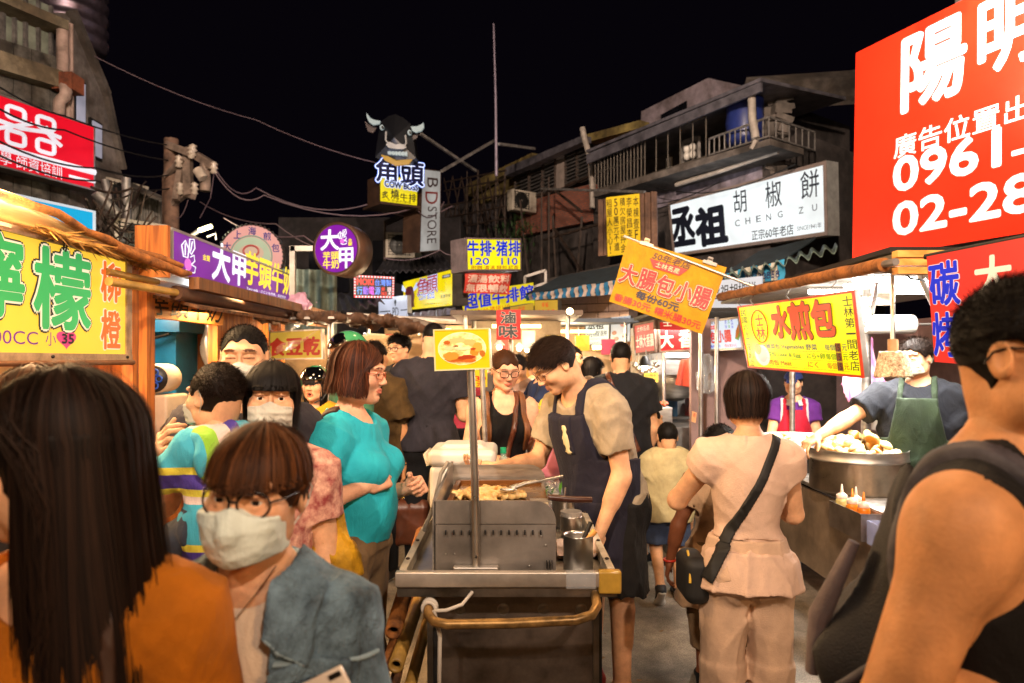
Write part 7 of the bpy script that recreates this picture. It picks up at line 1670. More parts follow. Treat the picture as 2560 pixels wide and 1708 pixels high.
f = sign('price_card', 'tilted small orange price card on the low display table', 'price card', ((1731, 1028), (1742, 1032), (1739, 1058), (1729, 1054)), 5.4, 5.4, mat('card_tan', '#D8A070', .6), None, .01); f.text(f.root, '香', (.2, .1, .8, .5), PRED, .0)
# ------------------------------------------------------------------ left: lemon stall
ls = thing('lemon_stall', 'lemon drink stall with glowing cream canopy and thatched brown eave', 'market stall', (-2.8, 3, 0)); LS = lambda n, mb, m, **k: part(n, mb, m, ls, **k)
cn = Face((-3.4, 1.2, 2.50), (-3.4, 3.75, 2.36), (-1.96, 3.75, 2.16), (-1.96, 1.2, 2.30)); cn.curve = lambda u, v: .05*math.sin(v*3.1)+.012*math.sin(u*14)
LS('canopy', grid_mesh(cn, 24, 10, .015), mat('canopy_cream', '#E8C79A', .7, 0, .15, trans=.05))
LS('eave_roll', MB().tube([(-1.93+.015*math.sin(i*1.9), 1.2+i*.12, 2.325-.0085*i-.012*math.sin(i*.8)) for i in range(22)]+[(-1.86, 3.85, 2.13)], [.019+.004*math.sin(i*2.7) for i in range(22)]+[.014], 10), CANV)
th = MB(); g = np.random.default_rng(14)
for i in range(200): y = g.uniform(2.8, 3.75); a = Vector((-1.98+g.normal()*.03, y, 2.155-.04*(y-2.7)+g.normal()*.008)); d = Vector((g.normal()*.04, .12+g.normal()*.07, -.012+g.normal()*.02)); e = Vector((0, .0, .004)); th.add([a-e, a+d*.5-e, a+d, a+d*.5+e, a+e], [(0, 1, 2, 3, 4)])
LS('thatch', th, mat('straw', '#B5843C', .8, 0, .4, scale=30), kind='stuff')
LS('eave_end', MB().tube([(-1.92, 3.3, 2.15), (-1.9, 3.6, 2.12), (-1.86, 3.85, 2.09), (-1.86, 3.95, 2.10)], [.02, .026, .024, .012], 10), CANV)
for i in range(3): LS('tube_lamp', MB().tube([(-2.35-.3*i, 1.6, 2.26), (-2.35-.3*i, 3.3, 2.16)], .016, 8), WAEM)
area((-2.1, 2.5, 2.12), (-.6, 2.5, .6), 200, (1, .62, .30), .25, 1.6, ls, 'tube_light'); area((-2.3, 2.6, 2.1), (-2.4, 2.6, 3), 22, (1, .74, .42), .3, 1.4, ls, 'tube_light')
LS('counter', MB().box((-2.5, 2.6, .45), (.8, 1.9, .9)), WOODP); LS('post', MB().box((-2.08, 3.72, 1.1), (.06, .06, 2.2)), WOODP); LS('fridge', MB().box((-3.0, 3.9, 1.0), (.5, .5, 2.0), bev=.02), mat('fridge_white', '#C9C8BE', .3, 0, .08)); LS('notice', MB().box((-2.82, 3.62, 1.52), (.1, .01, .12)), CRM); LS('notice', MB().box((-2.98, 3.62, 1.50), (.08, .01, .2)), WPL)
solo('red_bag', bagmesh(Vector((-2.66, 3.55, 1.42)), .05, .07, 8), mat('bag_red', '#A82A2A', .5), 'small red patterned bag hanging by the white fridge', 'bag')
# wooden taro stall
ts = thing('wooden_stall', 'pine plank taro milk stall with deep eave and counter', 'market stall', (-2.5, 5, 0)); TS = lambda n, mb, m, **k: part(n, mb, m, ts, **k)
for i in range(8): TS('plank', MB().box((-2.87+i*.083, 3.98, 1.02), (.08, .025, 2.04)), WOODP)
TS('corner_post', MB().box((-2.15, 3.98, 1.04), (.09, .09, 2.08)), WOODP); 
for i in range(7): TS('plank', MB().box((-2.235, 5.22+i*.155, 1.0), (.03, .148, 2.0)), WOOD)
TS('corner_post', MB().box((-2.17, 6.32, 1.0), (.1, .1, 2.0)), WOOD); TS('corner_post', MB().box((-2.24, 5.14, 1.0), (.07, .06, 2.0)), WOOD)
for i in range(5): TS('eave_board', MB().plate([(-2.42+.12*i, 7.0, 2.08-.028*i), (-2.31+.12*i, 7.0, 2.05-.028*i), (-2.31+.12*i, 4.0, 2.03-.028*i), (-2.42+.12*i, 4.0, 2.06-.028*i)], .02), WOODO)
TS('eave_beam', MB().box((-1.84, 5.5, 2.045), (.06, 3.1, .07)), mat('eave_tan', '#6A421E', .6, 0, .35, kind='wood')); TS('awning_roll', MB().tube([(-1.92, 3.9+i*.3, 1.985+.003*math.sin(i)) for i in range(11)], .042, 12), mat('roll_brown', '#5A3A26', .7, 0, .3)); TS('roll_pole', MB().tube([(-1.95, 3.3, 1.98), (-1.92, 3.95, 1.985)], .022, 10), mat('bamboo', '#B08A44')); TS('roll_pole', MB().tube([(-2.02, 3.4, 2.04), (-2.0, 3.85, 2.04)], .018, 10), MATS['bamboo'])
TS('sign_box_end', MB().box((-2.29, 4.35, 2.29), (.21, .03, .33)), WOODP)
f = sign('wooden_board', 'hanging pine board with black brush writing under the taro stall eave', 'sign', ((338, 735), (566, 752), (556, 814), (342, 787)), 4.15, 5.05, WOODL, None, .04); f.text(f.root, '芋頭牛奶', (.14, .0, .96, .90), BLK, .02, jit=.6)
for i in range(6): TS('counter_plank', MB().box((-2.10, 4.18+i*.19, .47), (.03, .184, .93)), WOODP)
TS('counter_top', MB().box((-2.3, 4.7, .955), (.5, 1.3, .04), bev=.006), WOOD); TS('counter_trim', MB().box((-2.075, 4.7, .86), (.03, 1.2, .09)), WOOD)
f = sign('menu_box', 'small dark red taro milk box with gold writing on the wooden counter', 'box', ((408, 1104), (478, 1090), (478, 1140), (412, 1160)), 4.15, 4.6, mat('box_maroon', '#4A1410', .5), None, .12); f.text(f.root, '芋頭牛奶', (.06, .12, .95, .48), mat('print_gold', '#D8A03C', .4), .03); f.text(f.root, 'Taro milk', (.3, .6, .8, .75), MATS['print_gold'], .01)
f = sign('lightbox_sign', 'purple lightbox with white brush strokes below the wooden counter', 'sign', ((400, 1338), (478, 1320), (478, 1400), (400, 1420)), 3.9, 4.3, PURP, BLKP, .1); tpx(f, '大', (408, 1345, 460, 1398), WHT, .03); taro(f, .85, .35, .1, 1, f.root)
# drinks machine
dm = thing('sealing_machine', 'beige drink machine with teal panel and blue star knobs', 'machine', (-2.5, 4.45, .97)); DM = lambda n, mb, m, **k: part(n, mb, m, dm, **k)
mx = mat('machine_beige', '#C9B9A0', .4, 0, .12); DM('body', MB().box((-2.42, 4.6, 1.22), (.34, .3, .30), bev=.02), mx); DM('panel', MB().box((-2.46, 4.44, 1.24), (.2, .015, .2)), mat('panel_teal', '#2E7C80', .4))
DM('display', MB().box((-2.52, 4.43, 1.30), (.05, .01, .03)), lit('lcd_green', '#4AD060', .8)); DM('dial', MB().cyl((-2.455, 4.435, 1.30), .018, .012, 14, Matrix.Rotation(R(90), 3, 'X')), BLKP); DM('switch', MB().box((-2.395, 4.43, 1.30), (.03, .012, .035)), lit('switch_green', '#18B048', .7)); DM('button', MB().cyl((-2.395, 4.435, 1.20), .02, .012, 14, Matrix.Rotation(R(90), 3, 'X')), mat('button_lime', '#8ACB3E', .4)); DM('sticker', MB().box((-2.45, 4.43, 1.15), (.1, .008, .03)), mat('sticker_pink', '#D88A80', .5))
DM('press_arm', MB().tube([(-2.28, 4.45, 1.15), (-2.22, 4.42, 1.22), (-2.22, 4.42, 1.0)], .016, 8), STEEL); DM('blue_base', MB().box((-2.33, 4.45, 1.02), (.14, .1, .14)), mat('panel_blue', '#1A4EA8', .4)); DM('side_case', MB().box((-2.24, 4.8, 1.15), (.06, .14, .34), bev=.01), mat('machine_white', '#B8AE9E', .4))
for i, (x, y, z) in enumerate(((-2.62, 4.5, 1.475), (-2.36, 4.5, 1.475))):
 M = Matrix.Rotation(R(90), 3, 'X') @ Matrix.Rotation(R(8), 3, 'Y'); d = DM('drum', MB().lathe((x, y, z), [(.001, -.26), (.09, -.26), (.098, -.24), (.098, .0), (.085, .012), (.001, .012)], 24, M), mx); part('drum_face', MB().lathe((x, y-.012, z), [(.092, .0), (.088, .012), (.001, .012)], 24, M), BLKP, d)
 kb = MB()
 for k in range(6): a = k*PI/3; c = Vector((x+.05*math.cos(a), y-.035, z+.05*math.sin(a))); kb.tube([c+Vector((.02*math.cos(t), 0, .02*math.sin(t))) for t in np.linspace(0, 2*PI, 13)], .0055, 6, False)
 part('star_knob', kb, mat('knob_blue', '#1E5AC8', .35), d); part('hub', MB().ball((x, y-.04, z), .022, 10, 8), mat('brass', '#B8903C', .3, .9), d)
DM('dust_cover', bagmesh(Vector((-2.66, 4.62, 1.43)), .12, .1, 4), PLSTC)
# back of the stall
bc = thing('blue_cabinet', 'bright blue steel cabinet seen through the taro stall', 'cabinet', (-2.95, 5.5, .9)); part('body', MB().box((-2.92, 5.5, 1.25), (.62, .4, 1.25)), mat('cabinet_blue', '#1270B0', .4, 0, .2), bc); part('top', MB().box((-2.90, 5.46, 1.86), (.72, .5, .09)), MATS['cabinet_blue'], bc); part('door', MB().box((-2.97, 5.29, 1.3), (.4, .02, .9)), MATS['cabinet_blue'], bc); part('cable', MB().tube([(-3.2, 5.25, 1.80), (-3.0, 5.22, 1.76), (-2.8, 5.22, 1.75), (-2.62, 5.22, 1.80)], .012, 6), CABLE, bc)
cf = Face((-4.2, 7.2, 2.6), (-1.95, 7.6, 2.6), (-1.95, 7.6, 0), (-4.2, 7.2, 0)); cf.curve = lambda u, v: .02*math.sin(u*110); solo('sheet_fence', grid_mesh(cf, 220, 1, .01), CORRG, 'pale green corrugated sheet fence behind the taro stall', 'fence')
solo('purple_post', MB().box((-2.72, 6.6, 1.3), (.16, .1, 2.6)), mat('post_plum', '#4A2234', .6), 'plum coloured post between cabinet and fence', 'post'); solo('wood_post', MB().box((-2.58, 5.7, 1.2), (.07, .07, 2.3)), WOODO, 'old wooden post beside the blue cabinet', 'post')
solo('bare_bulb', MB().ball(W(490, 832, 7.0), .04, 10, 8), BULB, 'bare bulb glowing behind the taro stall', 'light bulb'); lamp(W(492, 836, 6.8), 26, COOL, .05)
solo('foil_bag', bagmesh(W(535, 850, 5.4), .12, .22, 12), mat('foil', '#B8B4B8', .25, .5, .3, alpha=.8), 'crumpled clear plastic sack hanging by the plank wall', 'bag')
ptn = sign('menu_poster', 'white paper menu behind the bare bulb', 'poster', ((478, 815), (556, 825), (556, 870), (480, 872)), 7.1, 7.1, lit('paper_glow', '#D8D4DC', .7, .2), None, .01); shape(ptn, [(.3, .55), (.55, .55), (.55, .85), (.3, .85)], mat('print_meat', '#8A3A2A', .6))
area((-2.25, 4.7, 1.9), (-1.6, 4.6, 0), 60, (1, .62, .28), .3, .8, ts, 'stall_light'); TS('tube_lamp', MB().tube([(-2.36, 4.3, 1.96), (-2.36, 5.1, 1.96)], .014, 8), WAEM)
lamp((-2.7, 4.9, 2.0), 18, WARM2, .1, ts); TS('roof', MB().box((-3.0, 5.5, 2.22), (1.4, 3.0, .05)), WOODO)  # unseen lamp added to brighten the dark stall interior
# tofu stall
tf_ = thing('tofu_stall', 'dried tofu stall under ragged brown tarpaulins', 'market stall', (-1.9, 6.2, 0)); TF = lambda n, mb, m, **k: part(n, mb, m, tf_, **k)
f = sign('lightbox_sign', 'dim yellow dried tofu sign with red characters and steel frame', 'sign', ((672, 829), (805, 822), (808, 898), (672, 900)), 5.9, 5.9, YELD, ALU, .08, .012); f.text(f.root, '素食豆乾', (-.30, .26, .94, .85), lit('letter_brickred', '#B82A1A', .6), .045)
fo = Face(W(690, 868, 5.83), W(800, 826, 5.83), W(760, 858, 5.8), W(690, 888, 5.8)); fo.curve = lambda u, v: .02*math.sin(u*8); solo('clear_sheet', grid_mesh(fo, 10, 4), mat('film_clear', '#D8B898', .2, alpha=.35, spec=.8), 'torn clear plastic film hanging over the tofu sign', 'plastic sheet')
for x in (-1.58, -1.55): TF('post', MB().tube([(x, 5.88, 0), (x, 5.88, 2.0)], .016, 10), CHROME)
F = Fld((-2.6, 5.5, 1.75), (-.7, 6.7, 2.2), .016)
g = np.random.default_rng(17)
for i in range(9): F.cap((-2.3+i*.16, 5.85+g.normal()*.05, 2.0-.006*i), (-2.1+i*.17, 6.0+g.normal()*.06, 1.96-.008*i+g.normal()*.02), .045, .05, .03, flat=(1, 1.6, .8))
F.add(folds(19, 22, .03)); V, Q = F.mesh(); TF('tarpaulin', npmesh('tarpaulin', V, Q), mat('tarp_brown', '#553A26', .7, 0, .45, scale=12, bump=.4))
TF('tarp_roll', MB().tube([(-1.15, 6.3, 1.92), (-.9, 6.32, 1.93), (-.62, 6.35, 1.88)], [.05, .06, .045], 10), CANVG); TF('roof_bar', MB().bar((-1.5, 6.2, 2.02), (-.55, 6.6, 1.98), .04, .02), ALU); TF('roof_bar', MB().bar((-2.2, 5.8, 1.95), (-1.5, 5.8, 1.96), .02), ALU)
TF('counter', MB().box((-1.75, 6.2, .45), (1.0, .5, .9)), STEELD); TF('back_wall', MB().box((-1.6, 6.9, .95), (1.6, .04, 1.8)), mat('stall_tan', '#B89468', .7, 0, .25)); lamp((-1.7, 6.2, 1.75), 34, WARM2, .08, tf_); TF('bulb', MB().ball((-1.45, 6.3, 1.75), .04, 10, 8), BULB)
solo('pink_bag', bagmesh(Vector((-1.85, 5.95, 2.10)), .12, .06, 9), mat('bag_lilac', '#B88AA0', .4), 'lilac plastic bag lying on the ragged tarpaulin', 'bag'); solo('clear_sack', bagmesh(W(712, 800, 6.0), .13, .08, 10), PLSTC, 'clear sack stuck under the wooden eave', 'bag')
f = sign('lightbox_sign', 'pale glowing sign with orange characters behind the teal helmet', 'sign', ((918, 832), (963, 836), (960, 890), (918, 890)), 6.9, 7.1, lit('sign_cream', '#F2DCA0', .85, .12), ALU, .06); f.text(f.root, '水煎', (.1, .35, .95, .85), ORGT, .02); f.text(f.root, '大腸', (.25, .06, .8, .24), GRNT, .0)
f = sign('lightbox_sign', 'narrow red vertical sign next to the pale orange lettered one', 'sign', ((963, 838), (974, 838), (974, 892), (962, 892)), 7.3, 7.3, lit('sign_red3', '#D02018', .8), ALU, .06); f.text(f.root, '香腸', (.15, .1, .85, .9), CREAM, .0, vertical=True)
# market further in: two rows of small stalls with lamps
def back_stall(label, x, y, w, col, lampcol, power, seed, h=2.1):
 t = thing('market_stall', label, 'market stall', (x, y, 0), 'stalls deeper in the alley'); g = np.random.default_rng(seed)
 part('counter', MB().box((x, y, .45), (w, .6, .9)), STEELD, t); part('roof', MB().box((x, y+.2, h), (w+.3, 1.2, .05)), mat('roof_'+str(seed % 3), ('#5A4A3E', '#4A5460', '#6A4A3A')[seed % 3], .7), t); part('back_wall', MB().box((x, y+.8, 1.1), (w, .04, 2.1)), mat('stallback_'+str(seed % 4), ('#B89A78', '#C2B0A0', '#A88060', '#B8A890')[seed % 4], .7, 0, .25), t)
 for s in (-1, 1): part('post', MB().tube([(x+s*w/2, y-.28, 0), (x+s*w/2, y-.28, h)], .022, 8), CHROME, t)
 part('tray', MB().box((x-w*.2, y-.05, .93), (w*.4, .4, .05)), STEEL, t); part('price_board', MB().box((x+.1*w, y+.77, 1.45), (w*.45, .02, .4)), lit('board_'+col[1:], col, .7, .4), t)
 part('lamp_tube', MB().tube([(x-w*.25, y+.1, h-.12), (x+w*.25, y+.1, h-.12)], .02, 8), WHEM if lampcol == COOL else WAEM, t); lamp((x, y-.05, h-.25), power, lampcol, .15, t)
 shb = part('shelf', MB().box((x, y+.66, 1.12), (w*.9, .2, .03)), STEEL, t)
 for i in range(7): hh_ = g.uniform(.1, .24); c_ = ('#B03028', '#D8C8A8', '#3A6A9A', '#C88A2C', '#6A8A4A', '#E0D8D0', '#8A4A2A')[(i+seed) % 7]; part('box', MB().box((x-w*.38+i*w*.125, y+.62, 1.135+hh_/2), (w*.09, .12, hh_)), mat('goods_'+c_[1:], c_, .5, 0, .2), t)
 for i in range(4): c_ = ('#D8503C', '#E8DCC8', '#F0C83A', '#C23A5A')[(i+seed) % 4]; part('hanging_tag', MB().box((x-w*.36+i*w*.24, y-.1, h-.28-.05*(i % 2)), (w*.13, .012, .2)), mat('tag_'+c_[1:], c_, .6, 0, .15), t)
 return t
BS = (('stall with red price board left of the black shirted man', -1.1, 8.6, 1.3, '#D8503C', WARM2, 46), ('stall with white board behind the tall grey shirt man', -.3, 10.2, 1.6, '#E8DCC8', COOL, 50), ('stall with yellow board behind the cart lightbox', -.75, 9.4, 1.0, '#F0C83A', WARM2, 40), ('stall with orange board behind the woman with glasses', .05, 7.6, 1.1, '#E8A04A', WARM2, 46), ('stall with cream board under the television', .75, 9.0, 1.4, '#F0DCB4', WARM2, 60), ('stall with pale board at the end of the alley', .3, 11.9, 2.0, '#F2E8D8', COOL, 60), ('stall with tan board beneath the pepper bun lightbox', 1.45, 10.0, 1.0, '#C8905A', WARM2, 34))
for i, (lab, x, y, w, c, lc, p) in enumerate(BS): back_stall(lab, x, y, w, c, lc, p, i)
# food display in the middle distance
fd = thing('display_counter', 'steel counter with trays of food behind the pink bag', 'counter', (.15, 5.3, 0)); part('body', MB().box((.1, 5.4, .45), (.95, .6, .9)), STEELD, fd); part('counter_top', MB().box((.1, 5.4, .915), (1.0, .65, .03)), STEEL, fd)
for i in range(5): part('food_tray', MB().box((-.25+i*.18, 5.25, .95), (.15, .2, .04), bev=.006), (STEEL, WPL, mat('tray_red', '#A8201C', .4), WPL, STEEL)[i], fd)
for i in range(24): g = np.random.default_rng(i); part('food_piece', MB().ball((-.32+(i % 8)*.1, 5.2+.08*(i//8), .975), (.04, .035, .025), 8, 6), mat(('food_gold', 'food_green', 'food_brown', 'food_red')[i % 4], ('#C88A30', '#6A8A3A', '#7A4420', '#A83A24')[i % 4], .5, 0, .3), fd)
wb = thing('white_tub', 'white plastic tub on the display counter', 'tub', (.12, 5.15, .93)); part('body', MB().cyl((.02, 5.12, .93), .07, .15, 20), WPL, wb); part('lid', MB().cyl((.02, 5.12, 1.08), .075, .02, 20), WPL, wb)
lamp((.5, 5.6, 1.8), 22, WARM2, .12, fd); part('bulb', MB().ball((.5, 5.9, 2.02), .03, 8, 6), BULB, fd)
for i, (px, py, z) in enumerate(((1248, 868, 7), (1298, 872, 8), (1318, 876, 8), (1350, 880, 8.5), (1100, 885, 8), (1065, 868, 9), (1226, 842, 9), (1280, 852, 10), (1342, 846, 9.5), (1400, 868, 8), (1422, 880, 9), (1120, 850, 10), (1008, 862, 9))):  # bulbs from the seventh on are added for more light in the lane
 p = W(px, py, z); t = thing('hanging_bulb', ('first', 'second', 'third', 'fourth', 'fifth', 'sixth', 'added seventh', 'added eighth', 'added ninth', 'added tenth', 'added eleventh', 'added twelfth', 'last')[i] + ' small white bulb hanging among the far stalls', 'light bulb', p, 'bulbs hanging among the far stalls'); part('bulb', MB().ball(p, .03, 8, 6), BULB, t); part('shade', MB().lathe(p+Vector((0, 0, .02)), [(.015, .05), (.06, 0)], 10), WHITE, t)
area((1.5, 10.2, 2.3), (1.4, 10.4, 0), 30, WARM2, .8, .3); tl = thing('tube_lamp', 'bare warm tube under the small white pepper bun lightbox', 'lamp', W(1502, 870, 9.2)); part('tube', MB().tube([W(1483, 871, 9.2), W(1523, 869, 9.0)], .022, 8), WAEM, tl); part('fitting', MB().bar(W(1481, 866, 9.25), W(1525, 864, 9.05), .03), WHITE, tl)
# ------------------------------------------------------------------ people
def stripes(name, cols, period, axis=2, rough=.85, ph=0):
 m = fab(name, cols[0], rough); nt = m.node_tree; N, L = nt.nodes, nt.links; b = N['Principled BSDF']
 tc = N.new('ShaderNodeTexCoord'); sx = N.new('ShaderNodeSeparateXYZ'); L.new(tc.outputs['Object'], sx.inputs[0])
 a = N.new('ShaderNodeMath'); a.operation = 'MULTIPLY_ADD'; a.inputs[1].default_value = 1/period; a.inputs[2].default_value = ph; L.new(sx.outputs[axis], a.inputs[0])
 fr = N.new('ShaderNodeMath'); fr.operation = 'FRACT'; L.new(a.outputs[0], fr.inputs[0])
 r = N.new('ShaderNodeValToRGB'); r.color_ramp.interpolation = 'CONSTANT'; e = r.color_ramp.elements
 while len(e) < len(cols): e.new(1)
 for i, c in enumerate(cols): e[i].position = i/len(cols); e[i].color = (*lin(c), 1)
 L.new(fr.outputs[0], r.inputs[0]); L.new(r.outputs[0], b.inputs['Base Color']); return m
HOOD = stripes('hoodie_stripes', ('#46A8BE', '#46A8BE', '#46A8BE', '#46A8BE', '#D8C2B8', '#D9CC48', '#4A3A8E', '#4A3A8E', '#D9CC48', '#46A8BE'), .22, ph=.1)
DENIM = fab('denim_blue', '#6F8A9E', .8, var=.5, scale=11, wrk=.9, bump=.5, bscale=240); DENIM2 = fab('denim_dark', '#3E4450', .8, var=.35); KHAKI = fab('khaki_cotton', '#7A6246', .85, var=.25); BLKC = fab('black_cotton', '#0C0B0E', .85, var=.25); NAVYC = fab('navy_cotton', '#14171F', .85, var=.25); GREYC = fab('grey_cotton', '#38343A', .85, var=.2)
MASKW = fab('mask_paper', '#C9C4B4', .7, bump=.2, bscale=120); MASKG = fab('mask_mint', '#D2DED6', .7, bump=.2, bscale=120); LEATH = mat('brown_leather', '#5A2E1A', .4, 0, .3, bump=.15, bscale=60); SOLE = mat('sole_white', '#C9C4BC', .6)
def apron(p, m, inf=.03, top=.80, bottom=.34, bib=.105, name='apron', seed=3, boxy=0):
 H, J = p.H, p.J; lo, hi = p.bounds(['pel', 'waist', 'chest', 'neck', 'shL', 'shR'], .15*H); lo[2] = bottom*H-.02
 F = Fld(lo, hi, p.h); p.torso(F, inf, .07)
 if boxy: F.cap(J['chest']+p.up2 @ np.array((0, .0, -.02), f32), J['pel'], .098*H*p.g+inf+boxy, .098*H*p.g+inf+boxy, .08, flat=(1, .78, 1))
 F.cone(J['pel']+(0, 0, .04), (0, J['pel'][1]-.01, bottom*H), .105*H+inf, .125*H+inf, .04, flat=.8); F.add(folds(seed, 13, .006, (1, .3, .3)))
 zw = J['waist'][2]; zt = top*H; U = p.up2; c = J['chest']
 def reg(X, Y, Z):
  dz = np.clip((Z-zw+.04)/(zt-zw), 0, 1); yl = (X*U[0][2]+(Y-c[1])*U[1][2]+(Z-c[2])*U[2][2]); yy = (Y-c[1])*U[1][1]+(Z-c[2])*U[2][1]
  r = np.where(Z > zw-.02, np.maximum(np.abs(X)-(.155-(.155-bib)*dz)*1.0, yy+.0), np.maximum(Y-(J['pel'][1]+.035), np.abs(X)-.2))
  return np.maximum(np.maximum(r, yl-(zt-c[2])), bottom*H-Z)
 F.clip(reg); p.cloth[name] = F; return p._emit(F, name, m)
def poly(pts, ymax):
 n = len(pts); ar = sum(pts[i][0]*pts[(i+1) % n][1]-pts[(i+1) % n][0]*pts[i][1] for i in range(n)); sg = 1 if ar > 0 else -1; hp = []
 for i in range(n):
  (a, b), (c, d) = pts[i], pts[(i+1) % n]; l = math.hypot(c-a, d-b); hp.append((a, b, sg*(d-b)/l, -sg*(c-a)/l))
 def fn(X, Y, Z):
  r = Y-ymax
  for a, b, nx, nz in hp: r = np.maximum(r, (X-a)*nx+(Z-b)*nz)
  return r
 return fn
def tubep(p, pts, r, name, m, seg=8, sub=None): return p.local(MB().tube(pts, r, seg), name, m, sub)

# 1 long haired woman in mustard
p = Person('young woman with long dark hair in a mustard top at the frame edge', 176, .97, 1.56, 2, 'f', head=(-86, 4, 0), armL=((.2, .1, -1), (.05, -.3, -1)), hs=1.0)
p.shirt(fab('mustard_knit', '#AE640A', .85, var=.2), .45, .8, .012, fold=.003, slack=.014, neck=('round', .045), name='blouse'); p.pants(BLKC); p.hair(HD, 'part', n=9000, length=.45, vol=.012, width=.0012, flare=.02, part_=.1, seed=3, open_=74, ow=.07, oy=-.002); p.shoe(BLKC)
p.strap('blouse', 'shoulder_strap', mat('strap_brown', '#3A2012', .6), (.085, 1.32), (.10, 1.05), .016, .005)
tubep(p, [(-.03, -.075, 1.235), (0, -.085, 1.225), (.03, -.078, 1.232), (.058, -.04, 1.262), (.066, .0, 1.285)], .0016, 'necklace', BLK)
# 2 girl with round glasses and denim jacket
p = Person('girl with round black glasses, mint face mask and open denim jacket in front', 640, 1.16, 1.475, -4, 'f', head=(2, 3, 5), hs=.93, gaze=(.12, .05), armL=((.22, .0, -1), (.05, -.25, -1)), armR=((-.22, .0, -1), (-.05, -.25, -1)))
p.shirt(fab('white_tee', '#D8C4AE', .85, var=.12), .5, 0, .004, fold=0, neck=('round', .018), name='tee')
p.shirt(DENIM, .46, 1.85, .020, fold=.006, slack=.018, neck=('round', .028), name='jacket', open_=.10, seed=5, ffreq=13, boxy=.0); p.collar(DENIM, r=.060, h=.022, out=.05, gap=48, stand=.012)
p.pants(DENIM2); p.shoe(WPL if 0 else SOLE)
p.patch('jacket', 'chest_pocket', DENIM, lambda X, Y, Z: np.maximum(np.maximum(np.abs(X-.125)-.048, np.abs(Z-1.06)-.06), Y+.02), .006)
p.patch('jacket', 'pocket_flap', DENIM, lambda X, Y, Z: np.maximum(np.maximum(np.abs(X-.125)-.056, np.abs(Z-1.118+.25*np.abs(X-.125))-.016), Y+.02), .012)
for sg in (-1, 1): p.patch('jacket', 'lapel', DENIM, poly([(sg*.052, 1.30), (sg*.135, 1.235), (sg*.125, 1.115), (sg*.055, 1.165)], .03), .013); p.patch('jacket', 'seam', fab('denim_pale', '#8298A4', .8), poly([(sg*.125, 1.122), (sg*.055, 1.172), (sg*.055, 1.166), (sg*.125, 1.116)], .03), .015)
for sg in (-1, 1): p.patch('jacket', 'yoke_seam', fab('denim_pale', '#8298A4', .8), lambda X, Y, Z, sg=sg: np.maximum(np.maximum(np.abs(Z-1.135+.1*np.abs(X))-.004, Y+.0), .07-sg*X), .006)
p.hair(HBR, 'bangs', n=6500, length=.015, bang=.05, vol=.006, width=.0012, seed=8, open_=64); p.mask(MASKG, 1, low=-.104, top=-.010, w=.068); p.glasses(MATS['black_frame'], (.0255, .0235), thick=.0021, z=.006)
tubep(p, [(-.05, -.035, 1.262), (-.03, -.07, 1.225), (0, -.088, 1.185), (.03, -.07, 1.225), (.05, -.035, 1.262)], .0012, 'necklace', mat('chain_dark', '#4A3020', .4, .6)); p.local(MB().box((0, -.092, 1.17), (.004, .003, .026)).box((0, -.0935, 1.176), (.014, .003, .004)), 'pendant', MATS['chain_dark'])
c = p.world((.13, -.138, 1.085)); ph = thing('phone', 'white phone sticking out of the denim chest pocket', 'phone', c); ph.rotation_euler = (0, R(62), R(-8)); part('body', MB().box(c+Vector((0, 0, .03)), (.058, .009, .115), bev=.0035), mat('phone_white', '#E4D8CC', .2), ph); part('camera', MB().box(c+Vector((-.02, -.006, .075)), (.008, .003, .02), bev=.001), BLK, ph)
# 3 father
p = Person('man with cropped hair and face mask carrying the striped child', 612, 2.42, 1.73, 6, 'm', head=(6, 5, 0), lids=.55, armR=((-.35, -.1, -1), (.25, -.75, .75)), armL=((.3, -.1, -1), (-.9, -.8, .0)), handR={'palm': (.8, .2, 0), 'curl': .7}, girth=1.04)
p.shirt(GREYC, .46, .62, .014, fold=.004, name='tee', slack=.02); p.pants(DENIM2); p.shoe(BLKC, SOLE); p.hair(HB, 'buzz', L=.012, n=4000, vol=.005, width=.0018, comb=(0, -.2, .5), line=.014); p.mask(MASKW, 0)
# 4 the carried child
p = Person('toddler in a striped aqua hoodie carried by the cropped hair man', 545, 2.06, .90, -128, 'm', kid=True, dz=.675, head=(10, 4, 0), legL=((.45, -.7, -.5), (0, .3, -1)), legR=((-.45, -.7, -.5), (0, .3, -1)), armL=((.3, -.6, -.6), (0, -.6, -.2)), armR=((-.3, -.6, -.6), (0, -.6, -.2)), hs=.86)
p.shirt(HOOD, .34, 1.8, .014, fold=.005, slack=.012, name='hoodie', neck=('round', .012), seed=2); p.pants(DENIM2, .95, slack=.01); p.hair(HD, 'short', L=.022, n=5000, vol=.007, comb=(0, .6, -.1), width=.0022); p.mask(MASKW)
F = Fld((-.16, -.1, .48), (.16, .2, .80), .006); F.ell((0, .085, .645), (.115, .055, .10), .02); F.cap((-.07, .03, .70), (.07, .03, .70), .03, .03, .05); F.ell((0, -.02, .74), (.06, .08, .06), .01, 's'); F.add(folds(4, 25, .006)); V, Q = F.mesh(); p.local(npmesh('hood', V, Q), 'hood', stripes('hood_stripes', ('#46A8BE', '#46A8BE', '#4A3A8E', '#D8C2B8', '#86B83A', '#46A8BE'), .20, axis=0, ph=.35))
